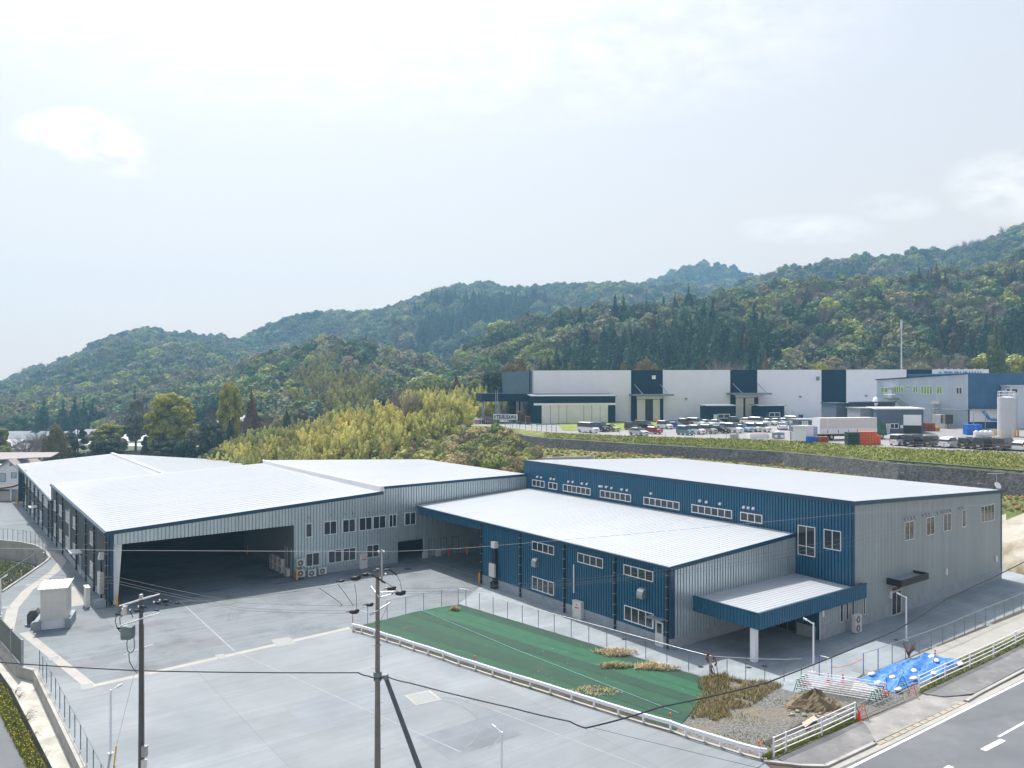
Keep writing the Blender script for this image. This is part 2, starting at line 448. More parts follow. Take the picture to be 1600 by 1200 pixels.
w.wallprism([(UL + .45, 0), (UL + .85, 0), (UL + 1.25, SOF), (UL + .45, SOF)], 'a', VF + .22, VF + .55)
w.build('portal_column', M_flash, hang)
# inside: partition of the offices, back bay, pillars
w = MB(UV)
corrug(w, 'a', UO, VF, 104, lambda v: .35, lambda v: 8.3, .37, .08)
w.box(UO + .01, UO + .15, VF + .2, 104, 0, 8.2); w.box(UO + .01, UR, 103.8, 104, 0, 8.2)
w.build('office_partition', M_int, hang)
w = MB(UV)
for vv in (97, 107, 117):
    for uu in (UL + .3, UR - .6):
        w.box(uu, uu + .3, vv, vv + .3, 0, hz(uu, vv) - .6)
for vv in (97, 107, 117):
    w.hexa([(UL, vv, hz(UL, vv) - .95), (UR, vv, hz(UR, vv) - .95), (UR, vv + .2, hz(UR, vv) - .95), (UL, vv + .2, hz(UL, vv) - .95),
            (UL, vv, hz(UL, vv) - .35), (UR, vv, hz(UR, vv) - .35), (UR, vv + .2, hz(UR, vv) - .35), (UL, vv + .2, hz(UL, vv) - .35)])
w.each('portal_frame', M_galvdull, hang)
# office windows
for a in ((477.5, 487.5, 817.5, 839.5, 1), (505.6, 526, 815, 836, 2), (535, 555, 812, 833, 2), (561, 581.2, 808.7, 829.5, 2), (582.5, 602.5, 806, 827, 2), (607.5, 619.4, 804, 824, 2), (632, 649.5, 802, 821, 2)):
    window(hang, UV, 'b', VF, *a[:4], n=a[4], off=.13, zz=(4.46, 6.03))
for a in ((477.5, 499, 2), (512.5, 534, 2), (535.5, 555.5, 2), (572.5, 592, 2)):
    window(hang, UV, 'b', VF, a[0], a[1], 0, 0, n=a[2], off=.13, zz=(1.1, 2.62))
def hoods(bld, plane, c, pxs, off, r_=.11, fr=UV, zz=None, m=None):
    for px, py in pxs:
        if plane == 'b': A, B = fr.ax(px, c), c; p = lambda o, z: (A, c - o, z)
        else: A, B = c, fr.bx(px, c); p = lambda o, z: (c - o, B, z)
        z = fr.z(py, A, B)
        h = MB(fr)
        h.cyl(p(off, z), p(off + .16, z), r_, r_, 8); h.cyl(p(off + .12, z + .05), p(off + .22, z - .14), r_ * 1.05, r_ * 1.1, 8)
        h.build('vent_hood', m or M_galv, bld)
hoods(hang, 'b', VF, [(381.7 + 100, 807.5), (517, 803.7), (539.5, 801), (551, 800), (576, 798), (597.5, 795.5), (635, 792), (645.5, 790.5)], .08)
# downpipe joined to a power cabinet
def downpipe(bld, fr, plane, c, s, z0, z1, r_=.06, off=.16, m=None, brackets=0, bm=None, name='downpipe'):
    p = MB(fr)
    P = (lambda z, o=off: (s, c - o, z)) if plane == 'b' else (lambda z, o=off: (c - o, s, z))
    p.cyl(P(z0), P(z1), r_, r_, 8)
    o = p.build(name, m or M_black, bld)
    if brackets:
        b = MB(fr)
        for i in range(brackets):
            z = z0 + (z1 - z0) * (i + .5) / brackets
            pbox(b, plane, c, s - .11, s + .11, z - .025, z + .025, .05, off + r_ + .03)
        b.each('pipe_bracket', bm or M_galv, o)
    return o
sp = UV.ax(559, VF)
downpipe(hang, UV, 'b', VF, sp, 1.2, 6.1, .07, .2, M_galv)
for nm, px0, px1, y0, y1, pl, c, lab in (('a', 560.6, 572, 867, 886, 'b', VF, 'white electrical cabinet hung below the pipe on the silver office front'),
                                      ('b', 899, 912, 937, 964, 'a', 49.88, 'white electrical cabinet with red marks on the low blue wall')):
    cc = c - .13
    s0, s1 = sorted((UV.ax(px0, cc), UV.ax(px1, cc)) if pl == 'b' else (UV.bx(px0, cc), UV.bx(px1, cc)))
    Y = UV.z(y0, s0, cc) if pl == 'b' else UV.z(y0, cc, s1)
    Z0 = Y - 1.75
    tb = thing('electrical_cabinet', lab, 'cabinet', UV.W(s0, cc, Z0) if pl == 'b' else UV.W(cc, s0, Z0), TH)
    k = MB(UV); pbox(k, pl, c, s0, s1, Z0, Y, .09, .5); pbox(k, pl, c, s0 - .03, s1 + .03, Y, Y + .05, .09, .55); k.build('cabinet_box', M_ac, tb)
    mid = (s0 + s1) / 2
    k = MB(UV); pbox(k, pl, c, mid - .28, mid + .28, Y - .62, Y - .50, .5, .506); pbox(k, pl, c, mid - .07, mid + .07, Y - .32, Y - .22, .5, .506); k.build('warning_mark', M_red, tb)
    k = MB(UV); pbox(k, pl, c, s1 - .12, s1 - .06, Z0 + .6, Z0 + .85, .5, .53); k.build('handle', M_galv, tb)
# air conditioner outdoor units
def ac_unit(label, fr, a, b, z, w=.85, h=.62, d=.32, face='b', fans=1, group='outdoor units by the office corner', legs=True):
    tb = thing('air_conditioner_unit', label, 'air conditioner', fr.W(a, b, z), fr.ang, group)
    def bx(mb, s0, s1, z0, z1, o0, o1):
        if face == 'b': mb.box(a + s0, a + s1, b + o0, b + o1, z + z0, z + z1)
        else: mb.box(a + o0, a + o1, b + s0, b + s1, z + z0, z + z1)
    k = MB(fr); bx(k, 0, w, .06, h, 0, d); k.build('casing', M_ac, tb)
    g = MB(fr)
    for i in range(fans):
        zc = .06 + (h - .06) * (i + .5) / fans; rr = min(w * .36, (h - .06) / fans * .42)
        if face == 'b': g.cyl((a + w * .42, b - .012, z + zc), (a + w * .42, b, z + zc), rr, rr, 14)
        else: g.cyl((a - .012, b + w * .42, z + zc), (a, b + w * .42, z + zc), rr, rr, 14)
    gr = g.build('fan_grille', M_acdark, tb)
    g = MB(fr)
    for i in range(fans):
        zc = .06 + (h - .06) * (i + .5) / fans; rr = min(w * .36, (h - .06) / fans * .42)
        for rk, dd in ((rr * .3, .03), ):
            if face == 'b': g.cyl((a + w * .42, b - dd, z + zc), (a + w * .42, b - .012, z + zc), rk, rk, 10)
            else: g.cyl((a - dd, b + w * .42, z + zc), (a - .012, b + w * .42, z + zc), rk, rk, 10)
        for kk in range(4):
            an = math.pi * kk / 4; dx, dz = rr * .95 * math.cos(an), rr * .95 * math.sin(an)
            if face == 'b': g.cyl((a + w * .42 - dx, b - .02, z + zc - dz), (a + w * .42 + dx, b - .02, z + zc + dz), .012, .012, 4)
            else: g.cyl((a - .02, b + w * .42 - dx, z + zc - dz), (a - .02, b + w * .42 + dx, z + zc + dz), .012, .012, 4)
    g.build('fan_guard', M_ac, gr)
    k = MB(fr); bx(k, .08, .16, 0, .06, .02, d - .02); bx(k, w - .16, w - .08, 0, .06, .02, d - .02); k.each('foot', M_galvdull, tb)
    return tb
u0 = UV.ax(464, VF - .8)
tb = thing('unit_stand', 'steel stand carrying the raised outdoor unit by the office corner', 'stand', UV.W(u0 - .05, VF - .95, 0), TH)
k = MB(UV)
for du in (-.04, .92):
    for dv in (-.9, -.5): k.box(u0 + du, u0 + du + .05, VF + dv, VF + dv + .05, 0, 1.3)
k.box(u0 - .04, u0 + .97, VF - .9, VF - .45, 1.3, 1.34); k.box(u0 - .04, u0 + .97, VF - .9, VF - .45, .12, .16)
k.build('frame', M_galv, tb)
ac_unit('outdoor unit raised on the steel stand above another unit', UV, u0, VF - .85, 1.34, .95, .85)
ac_unit('outdoor unit in the bottom of the steel stand beside the yellow post', UV, u0, VF - .85, .16, .95, .85)
ac_unit('outdoor unit on the ground between the stand and another unit', UV, u0 + 1.35, VF - .8, 0, .95, .8)
ac_unit('rightmost of the ground outdoor units below the office windows', UV, u0 + 2.65, VF - .75, .06, .95, .8)
for i, (vv, ww, hh) in enumerate(((VF + .8, .8, .9), (VF + 2.6, 1.0, 1.7), (VF + 4.0, 1.0, 1.7), (VF + 5.4, 1.0, 1.7))):
    ac_unit(('small outdoor unit just inside the open bay against the partition', 'nearest tall outdoor unit inside the open bay', 'middle tall outdoor unit inside the open bay', 'farthest tall outdoor unit inside the open bay')[i],
            UV, UO - .55, vv, .02, ww, hh, .4, 'a', 1 if i == 0 else 2, 'outdoor units inside the open bay')
for i, vv in enumerate((VF + .5, VF + 1.7, VF + 2.4)):
    downpipe(hang, UV, 'a', UO, vv, .2, 3.3, .06, .14, M_galv, name='riser_pipe')
# yellow bollards
def bollard(px, py, label, z=0, h=1.15):
    x, y = G(px, py, z)
    tb = thing('bollard', label, 'bollard', (x, y, z), 0, 'yellow steel bollards at the building openings')
    k = MB(); k.cyl((x, y, z), (x, y, z + h - .04), .1, .1, 10); k.cyl((x, y, z + h - .04), (x, y, z + h), .1, .06, 10); k.build('post', M_yellow, tb)
bollard(183, 948, 'yellow bollard at the left foot of the open bay beside the white column')
bollard(464, 906, 'yellow bollard at the right foot of the open bay by the outdoor units')
bollard(749, 911, 'yellow bollard at the corner of the low blue building opening')
bollard(730, 866, 'yellow bollard deep inside the covered passage')
bollard(387, 866, 'yellow bollard standing farthest inside the dark open bay')
bollard(27, 789, 'yellow bollard at the far end of the rear warehouse wall', 0, 1.3)
# charcoal left wall with its bays
def leftwall(bld, v0, v1, zt, pipes, wins_up, wins_lo):
    w = MB(UV)
    corrug(w, 'a', UL, v0, v1, lambda v: .7, zt, .33, .05)
    w.build('side_wall', M_dark, bld)
    w = MB(UV); pbox(w, 'a', UL, v0, v1, -.5, .7, 0, .1); w.build('foundation', M_found, bld)
    for px in pipes:
        v = UV.bx(px, UL)
        downpipe(bld, UV, 'a', UL, v, 0.05, zt(v) - .2, .09, .2, M_black, 6)
ezt = lambda v: hz(UL, v) - .3
leftwall(hang, VF + .1, VM, ezt, (169.5, 150, 137, 122, 100.5, 91, 83.7), 0, 0)
downpipe(hang, UV, 'a', UL, UV.bx(111.5, UL), 1.0, 6.6, .07, .2, M_whitep, 0, name='conduit')
for px0, px1 in ((141.5, 150.2), (115, 121.5), (103.5, 110), (93.5, 99.7), (85.5, 90.5)):
    v0, v1 = UV.bx(px1, UL), UV.bx(px0, UL)
    window_at(hang, UV, 'a', UL - .05, v0 + .25, v1 - .25, 4.6, 6.0, 2, glass=M_glasspale, fm=M_flash)
for px0, px1 in ((141.5, 150.2), (115, 121.5), (103.5, 110), (93.5, 99.7), (85.5, 90.5)):
    v0, v1 = UV.bx(px1, UL), UV.bx(px0, UL)
    window_at(hang, UV, 'a', UL - .05, v0 + .25, v1 - .25, 1.15, 2.75, 2, glass=M_glasspale, fm=M_flash)
v0 = UV.bx(125.5, UL)
window_at(hang, UV, 'a', UL - .05, v0 - 1.0, v0, .05, 2.1, 1, glass=M_dark, name='side_door')
k = MB(UV); pbox(k, 'a', UL, v0 - 1.7, v0 + .6, 2.55, 2.68, .05, 1.2); k.build('door_awning', M_flash, hang)
# white topped cable riser, meter boxes and small box at the near corner
tb = thing('cable_riser', 'black cable riser with white caps against the charcoal wall corner', 'cable riser', UV.W(UL - .45, VF + 2.1, 0), TH)
k = MB(UV); k.cyl((UL - .3, VF + 2.2, .2), (UL - .3, VF + 2.2, 4.4), .09, .09, 8); k.build('pipe', M_black, tb)
k = MB(UV); k.hexa([(UL - .6, VF + 1.9, 4.3), (UL - .1, VF + 1.9, 4.3), (UL - .1, VF + 2.5, 4.3), (UL - .6, VF + 2.5, 4.3), (UL - .5, VF + 1.7, 5.0), (UL - .1, VF + 1.7, 5.0), (UL - .1, VF + 2.3, 5.0), (UL - .5, VF + 2.3, 5.0)]); k.build('cap', M_flash, tb)
k = MB(UV); k.box(UL - .55, UL - .12, VF + 1.6, VF + 2.9, .9, 3.0); k.build('meter_box', M_ac, tb)
tb = tag(MB(UV).box(UL - 1.9, UL - 1.55, VF + .6, VF + 2.0, .05, 1.9).box(UL - 1.95, UL - 1.5, VF + .55, VF + 2.05, 1.9, 1.96).box(UL - 1.92, UL - 1.53, VF + .65, VF + 1.95, 0, .05).build('control_cabinet', M_ac), 'grey free standing cabinet by the near left corner of the big warehouse', 'cabinet')
tb = tag(MB(UV).box(UL - 1.3, UL - .3, VF - .3, VF + .9, 0, .62).box(UL - 1.2, UL - .4, VF - .2, VF + .8, .62, .7).build('concrete_plinth', M_found), 'low concrete plinth at the foot of the cable riser', 'plinth')

# ---------------------------------------------------------------- rear warehouse
VB = 176.0; U6 = 31.0; U7 = 54.0
rear = thing('warehouse', 'rear charcoal warehouse with a white roof ridge beyond the big one', 'warehouse', UV.W(UL, VM), TH)
def rz_(v): return 5.75 + (v - VM) / (VB - VM) * 1.14
r = MB(UV)
q = [(UL - .25, VM + .02, rz_(VM)), (U6, VM + .02, 7.75), (U6, VB, 8.0), (UL - .25, VB, rz_(VB))]
slab(r, q); seams(r, [q[3], q[0], q[1], q[2]], 1.6, .006, .06)
q = [(U6, VM + .02, 7.75), (U7, VM + .02, 5.6), (U7, VB, 5.4), (U6, VB, 8.0)]
slab(r, q); seams(r, [q[3], q[0], q[1], q[2]], 1.6, .006, .06)
rf = r.build('roof', M_roof2, rear)
k = MB(UV); k.hexa([(U6 - .3, VM, 7.7), (U6 + .3, VM, 7.7), (U6 + .3, VB, 7.95), (U6 - .3, VB, 7.95), (U6 - .25, VM, 7.98), (U6 + .25, VM, 7.98), (U6 + .25, VB, 8.23), (U6 - .25, VB, 8.23)]); k.build('ridge_flashing', M_flash, rf)
w = MB(UV)
w.box(UL + .02, UL + .2, VM + .05, VB - 12.5, -.5, 5.4); w.box(UL + .2, U7, VB - .2, VB, -.5, 5.1); w.box(U7 - .2, U7, VM, VB, -.5, 5.1); w.box(UL + .2, U7, VB - 13, VB - 12.6, -.5, 5.4)
w.build('wall_core', M_int, rear)
leftwall(rear, VM + .1, VB - 12.3, lambda v: rz_(v) - .25, (78, 68.7, 61.7, 55.5, 49, 44, 39), 0, 0)
k = MB(UV)
k.hexa([(UL - .42, VM, rz_(VM) - .3), (UL - .2, VM, rz_(VM) - .3), (UL - .2, VB, rz_(VB) - .3), (UL - .42, VB, rz_(VB) - .3), (UL - .42, VM, rz_(VM) - .06), (UL - .26, VM, rz_(VM) - .06), (UL - .26, VB, rz_(VB) - .06), (UL - .42, VB, rz_(VB) - .06)])
k.hexa([(UL - .05, VB - 12.3, rz_(VB) - 1.2), (UL + .15, VB - 12.3, rz_(VB) - 1.2), (UL + .15, VB, rz_(VB) - 1.2), (UL - .05, VB, rz_(VB) - 1.2), (UL - .05, VB - 12.3, rz_(VB) - .22), (UL + .15, VB - 12.3, rz_(VB) - .22), (UL + .15, VB, rz_(VB) - .22), (UL - .05, VB, rz_(VB) - .22)])
k.box(UL - .1, UL + .5, VB - .6, VB, -.5, 5.7)
k.build('eaves_trim', M_bluetrim, rear)
for px0, px1 in ((69.5, 76.5), (62.5, 68), (56.5, 61), (50, 54.5), (45, 48), (40, 43)):
    v0, v1 = UV.bx(px1, UL), UV.bx(px0, UL)
    zt = rz_(v0)
    window_at(rear, UV, 'a', UL - .05, v0 + .2, v1 - .2, zt - 1.9, zt - .6, 2, glass=M_glasspale, fm=M_flash)
for px0, px1 in ((63.5, 67.5), (50.5, 54.5), (40.5, 43)):
    v0, v1 = UV.bx(px1, UL), UV.bx(px0, UL)
    window_at(rear, UV, 'a', UL - .05, v0 + .2, v1 - .2, .9, 2.5, 2, glass=M_glasspale, fm=M_flash)
v0 = UV.bx(58.5, UL)
window_at(rear, UV, 'a', UL - .05, v0 - .5, v0 + .5, .05, 2.1, 1, glass=M_dark, name='side_door')
k = MB(UV); pbox(k, 'a', UL, v0 - 1.3, v0 + 1.0, 2.5, 2.62, .05, 1.2); k.build('door_awning', M_flash, rear)

# ---------------------------------------------------------------- low blue building
LU, LV0, LV1, MU = 49.88, 44.78, 85.9, 67.43
VO = 72.2
def lz(u): return 6.87 + (u - LU) / (MU - LU) * .82
low = thing('blue_building', 'low blue ribbed building with a white shed roof and four bays of windows', 'building', UV.W(LU, LV0), TH)
r = MB(UV)
q = [(LU - .15, LV0 - .12, lz(LU)), (MU, LV0 - .12, lz(MU)), (MU, LV1 + .3, lz(MU)), (LU - .15, LV1 + .3, lz(LU))]
slab(r, q); seams(r, [q[3], q[0], q[1], q[2]], .5, .017, .06)
r.build('roof', M_roof, low)
w = MB(UV)
corrug(w, 'a', LU, LV0 + .25, VO, lambda v: .95, lambda v: 6.75, .33, .11)
corrug(w, 'a', LU, VO, LV1 + .2, lambda v: 5.85, lambda v: 6.75, .33, .11)
w.build('long_wall', M_blue, low)
w = MB(UV); corrug(w, 'b', LV0, LU + .3, MU, lambda u: .95, lambda u: lz(u) - .12, .37, .13); w.build('end_wall', M_silver, low)
w = MB(UV)
w.box(LU + .01, LU + .2, LV0 + .2, VO, 0, 6.6); w.box(LU + .01, LU + .2, VO, LV1, 5.86, 6.6); w.box(LU + .01, MU, LV0 + .01, LV0 + .2, 0, 6.65)
w.box(LU + .2, MU, VO - .2, VO, 0, 6.6)
w.build('wall_core', M_int, low)
w = MB(UV); pbox(w, 'a', LU, LV0, VO, -.1, .95, 0, .1); pbox(w, 'b', LV0, LU - .1, MU, -.1, .95, 0, .1); w.build('foundation', M_found, low)
w = MB(UV)
w.box(LU - .14, LU + .32, LV0 - .14, LV0 + .3, .9, 6.75)
w.hexa([(LU - .2, LV0 - .24, lz(LU) - .3), (MU, LV0 - .24, lz(MU) - .3), (MU, LV0 - .12, lz(MU) - .3), (LU - .2, LV0 - .12, lz(LU) - .3), (LU - .2, LV0 - .24, lz(LU) + .05), (MU, LV0 - .24, lz(MU) + .05), (MU, LV0 - .12, lz(MU) + .05), (LU - .2, LV0 - .12, lz(LU) + .05)])
w.box(LU - .3, LU - .16, LV0 - .12, LV1 + .3, 6.62, 6.84)
w.build('trim', M_bluetrim, low)
for px in (754, 815, 884, 963, 1045): downpipe(low, UV, 'a', LU, UV.bx(px, LU), .05, 6.6, .1, .2, M_black, 7)
for a in ((832, 866, 5.24, 6.14), (903, 942.5, 5.24, 6.14), (975, 1021, 5.24, 6.14), (832, 866, 1.27, 2.57), (976, 1021.5, 1.27, 2.57)):
    window(low, UV, 'a', LU, a[0], a[1], 0, 0, n=4, off=.12, zz=(a[2], a[3]))
for px, py in ((841, 878), (1007, 926)):
    v = UV.bx(px, LU); z = UV.z(py, LU, v)
    k = MB(UV); k.wallprism([(0, 0), (0, 0)], 'a', 0, 0) if 0 else None
    prof = [(LU - .1, z - .42), (LU - .62, z - .42), (LU - .66, z - .1), (LU - .6, z + .18), (LU - .45, z + .35), (LU - .25, z + .42), (LU - .1, z + .42)]
    k.wallprism(prof, 'a', v - .34, v + .34); k.build('wall_hood', M_galv, low)
va, vb_ = UV.bx(1038, LU), UV.bx(1026, LU)
d_ = window_at(low, UV, 'a', LU - .1, va, vb_, .02, 2.05, 1, glass=M_ac, name='door', fw=.06)
k = MB(UV); pbox(k, 'a', LU - .1, va + .18, vb_ - .18, 1.1, 1.9, .05, .06); k.build('door_glass', M_glass, d_)
k = MB(UV); pbox(k, 'a', LU, va - .3, vb_ + .55, 2.35, 2.42, .05, .9); k.build('door_awning', M_galv, low)
k = MB(UV); pbox(k, 'a', LU, vb_ + .2, vb_ + .34, 1.35, 2.0, .05, .2); k.build('wall_lamp', M_flash, low)
downpipe(low, UV, 'a', LU, UV.bx(899, LU), 2.2, 4.9, .07, .2, M_whitep, 0, name='conduit')
v = UV.bx(776.5, LU)
tb = thing('cable_riser', 'black cable riser with white cap and grey box on the low blue wall', 'cable riser', UV.W(LU - .5, v, 0), TH)
k = MB(UV); k.box(LU - .45, LU - .12, v - .3, v + .22, .1, 5.0); k.box(LU - .62, LU - .1, v - .4, v + .4, 0, .7); k.build('duct', M_black, tb)
k = MB(UV); k.box(LU - .6, LU - .1, v - .38, v + .3, 4.4, 4.95 + .1); k.build('cap', M_flash, tb)
k = MB(UV); k.box(LU - .7, LU - .46, v - .4, v + .55, 1.3, 2.7); k.build('meter_box', M_ac, tb)
# doors of the covered passage stand on the silver wall
for px0, px1 in ((669, 679), (687, 697.5), (705, 716)):
    s0, s1 = UV.ax(px0, VF), UV.ax(px1, VF)
    window_at(hang, UV, 'b', VF - .1, s0, s1, .05, 2.3, 1, glass=M_greyrib, name='passage_door', fm=M_galvdull, proud=.05)
for px in (662.5, 683):
    s0 = UV.ax(px, VF); k = MB(UV); pbox(k, 'b', VF, s0 - .35, s0 + .35, .1, .85, .13, .4); k.build('wall_box', M_ac, hang)
s0 = UV.ax(702, VF - .6)
tb = thing('fire_extinguisher', 'red fire extinguisher standing in the covered passage', 'extinguisher', UV.W(s0, VF - .6, 0), TH)
k = MB(UV); k.cyl((s0, VF - .6, 0), (s0, VF - .6, .75), .13, .13, 10); k.sph((s0, VF - .6, .75), .13, .13, .1); k.build('cylinder', M_red, tb)
k = MB(UV); k.cyl((s0, VF - .6, .82), (s0, VF - .6, .95), .035, .035, 6); k.box(s0 - .1, s0 + .1, VF - .62, VF - .58, .93, .97); k.build('valve', M_black, tb)

# ---------------------------------------------------------------- tall main building
MV0, MV1, MR = 38.78, 87.4, 98.1
def mz(u): return 11.42 + (u - MU) / (MR - MU) * (10.0 - 11.42)
main = thing('factory_building', 'tall blue building with grey ribbed end wall and strip windows', 'building', UV.W(MU, MV0), TH)
r = MB(UV)
q = [(MU - .1, MV0 - .1, mz(MU)), (MR + .15, MV0 - .1, mz(MR)), (MR + .15, MV1 + .1, mz(MR)), (MU - .1, MV1 + .1, mz(MU))]
slab(r, q, .2); seams(r, [q[3], q[0], q[1], q[2]], .6, .013, .06)
rf = r.build('roof', M_roof, main)
w = MB(UV); corrug(w, 'a', MU, MV0 + .1, MV1, lambda v: .95, lambda v: 11.3, .33, .11); w.build('long_wall', M_blue, main)
w = MB(UV)
corrug(w, 'b', MV0, MU, MR, lambda u: 1.13, lambda u: mz(u) - .15, .26, .045)
corrug(w, 'b', MV0, 62.1, MU, lambda u: 1.13, lambda u: 2.9, .26, .045)
w.build('end_wall', M_greyrib, main)
w = MB(UV)
w.box(MU + .01, MU + .2, MV0 + .2, MV1, 0, 11.1); w.wallprism([(MU, 0), (MR, 0), (MR, 9.8), (MU, 11.2)], 'a', MV0 + .01, MV0 + .2)
w.box(MR - .2, MR, MV0 + .2, MV1, 0, 9.75); w.wallprism([(MU, 0), (MR, 0), (MR, 9.8), (MU, 11.2)], 'a', MV1 - .2, MV1)
w.build('wall_core', M_greyrib, main)
w = MB(UV); pbox(w, 'b', MV0, 61.94, MR + .04, -.15, 1.13, 0, .08); w.build('foundation', M_found, main)
w = MB(UV)
w.hexa([(MU - .2, MV0 - .2, mz(MU) - .32), (MR + .2, MV0 - .2, mz(MR) - .32), (MR + .2, MV0 - .08, mz(MR) - .32), (MU - .2, MV0 - .08, mz(MU) - .32), (MU - .2, MV0 - .2, mz(MU) + .05), (MR + .2, MV0 - .2, mz(MR) + .05), (MR + .2, MV0 - .08, mz(MR) + .05), (MU - .2, MV0 - .08, mz(MU) + .05)])
w.box(MU - .2, MU - .08, MV0 - .08, MV1 + .1, 11.1, 11.47)
w.box(MU - .1, MU + .06, MV0 - .08, MV0 + .12, 1.1, 11.15)
w.box(MR - .1, MR + .1, MV0 - .1, MV0 + .15, 0.5, 9.8)
w.build('trim', M_bluetrim, main)
for a in ((832, 851, 3), (857.5, 871, 2), (880, 923, 6), (938, 986, 6), (1006, 1062, 6), (1081, 1144, 6), (1157, 1191.5, 3)):
    window(main, UV, 'a', MU, a[0], a[1], 0, 0, n=a[2], off=.12, zz=(8.06, 8.96), fw=.09)
window(main, UV, 'a', MU, 1247, 1274, 0, 0, n=2, off=.12, zz=(5.76, 8.57), grid=True)
window(main, UV, 'a', MU, 1287.5, 1314.5, 0, 0, n=2, off=.12, zz=(6.77, 8.57))
hoods(main, 'a', MU, [(700 + x / 4, 720 + y / 4) for x, y in ((565, 98), (590, 102), (650, 110), (670, 113), (760, 128), (788, 130), (845, 140), (875, 143), (955, 157), (968, 158), (997, 161), (1030, 168), (1093, 177), (1127, 181), (1276, 202))]
      + [(1000 + x / 4, 700 + y / 4) for x, y in ((382, 328), (423, 335), (507, 346), (656, 367), (685, 371), (716, 375))], .07, .13, m=M_whitep)
hoods(main, 'b', MV0, [(1200 + x / 4, 700 + y / 4) for x, y in ((850, 440), (868, 437), (888, 434), (910, 430), (960, 418), (980, 414), (1000, 410), (1050, 403), (1077, 397), (1092, 394), (1110, 391), (1130, 386), (1187, 374), (1200, 372), (1212, 369))], .05, .09)
for a in ((1412, 1426.5, 2), (1446, 1458.5, 2), (1472.5, 1484.5, 2), (1502, 1507.5, 1), (1531, 1552, 4)):
    window(main, UV, 'b', MV0, a[0], a[1], 0, 0, n=a[2], off=.05, zz=(6.84, 8.64) if a[0] != 1502 else (6.78, 8.42), fm=None) if 0 else window_at(main, UV, 'b', MV0 - .05, UV.ax(a[0], MV0), UV.ax(a[1], MV0), 6.84, 8.64, a[2], fm=M_flash, fw=.05)
for a in ((1311, 1316), (1320, 1324.5), (1329, 1333.5), (1347, 1350.5)):
    window_at(main, UV, 'b', MV0 - .05, UV.ax(a[0], MV0), UV.ax(a[1], MV0), .95, 2.7, 1, fm=M_ac)
for px, py in ((1277, 893), (1555, 873), (1283.5, 957), (1390, 929)):
    s = UV.ax(px, MV0) if px != 1277 else UV.ax(1477, MV0); z = UV.z(py, s, MV0)
    k = MB(UV); pbox(k, 'b', MV0, s - .12, s + .12, z - .33, z + .33, .05, .2); k.build('wall_lamp', M_flash, main)
# side door with black canopy
s0, s1 = UV.ax(1391, MV0), UV.ax(1406, MV0)
window_at(main, UV, 'b', MV0 - .09, s0, s1, .02, 2.25, 2, name='glass_door', fm=M_ac)
window_at(main, UV, 'b', MV0 - .05, s0, s1, 2.3, 2.75, 1, fm=M_ac)
s0, s1 = UV.ax(1405, MV0 - 1), UV.ax(1437, MV0 - .3)
s0 = UV.ax(1393, MV0)
k = MB(UV)
A0, A1, B0, B1, Z0, Z1 = 73.0, 78.2, MV0 - 1.5, MV0 - .05, 3.15, 3.75
k.box(A0, A1, B0, B1, Z0, Z0 + .12); k.box(A0, A1, B0, B0 + .1, Z0 + .12, Z1); k.box(A0, A0 + .1, B0 + .1, B1, Z0 + .12, Z1); k.box(A1 - .1, A1, B0 + .1, B1, Z0 + .12, Z1)
cn = k.build('door_canopy', M_black, main)
k = MB(UV); k.box(A0 + .1, A1 - .1, B0 + .1, B1, Z0 + .3, Z0 + .36); k.build('canopy_deck', M_galv, cn)
# entrance canopy in the inner corner
CU0, CU1, CV0, CZ0, CZ1 = 52.58, 68.35, 38.12, 2.76, 4.0
k = MB(UV)
corrug(k, 'b', CV0, CU0, CU1, lambda u: CZ0, lambda u: CZ1, .33, .05)
corrug(k, 'a', CU0, CV0, LV0 - .1, lambda u: CZ0, lambda u: CZ1, .33, .05)
k.box(CU0, CU1, CV0 + .01, CV0 + .12, CZ0, CZ1); k.box(CU0 + .01, CU0 + .12, CV0 + .12, LV0 - .1, CZ0, CZ1); k.box(CU1 - .12, CU1, CV0 + .12, MV0 - .1, CZ0, CZ1)
cano = k.build('entrance_canopy', M_blue, main)
k = MB(UV); q = [(CU0 + .12, CV0 + .12, 3.7), (MU - .1, CV0 + .12, 3.7), (MU - .1, LV0 - .12, 3.85), (CU0 + .12, LV0 - .12, 3.85)]
slab(k, q, .1); seams(k, [q[3], q[0], q[1], q[2]], .4, .02, .05); k.build('canopy_roof', M_roof, cano)
k = MB(UV); k.box(CU0 + .12, CU1 - .12, CV0 + .12, LV0 - .12, CZ0 + .02, CZ0 + .1); k.build('canopy_ceiling', M_found, cano)
k = MB(UV); k.box(CU0 - .06, CU1 + .06, CV0 - .09, CV0 + .14, CZ1, CZ1 + .06); k.box(CU0 - .08, CU0 + .14, CV0 + .14, LV0 - .1, CZ1, CZ1 + .06); k.build('canopy_coping', M_bluetrim, cano)
k = MB(UV); k.box(CU0 + .25, CU0 + .7, CV0 + .55, CV0 + 1.0, 0, CZ0); k.build('canopy_column', M_whitep, main)
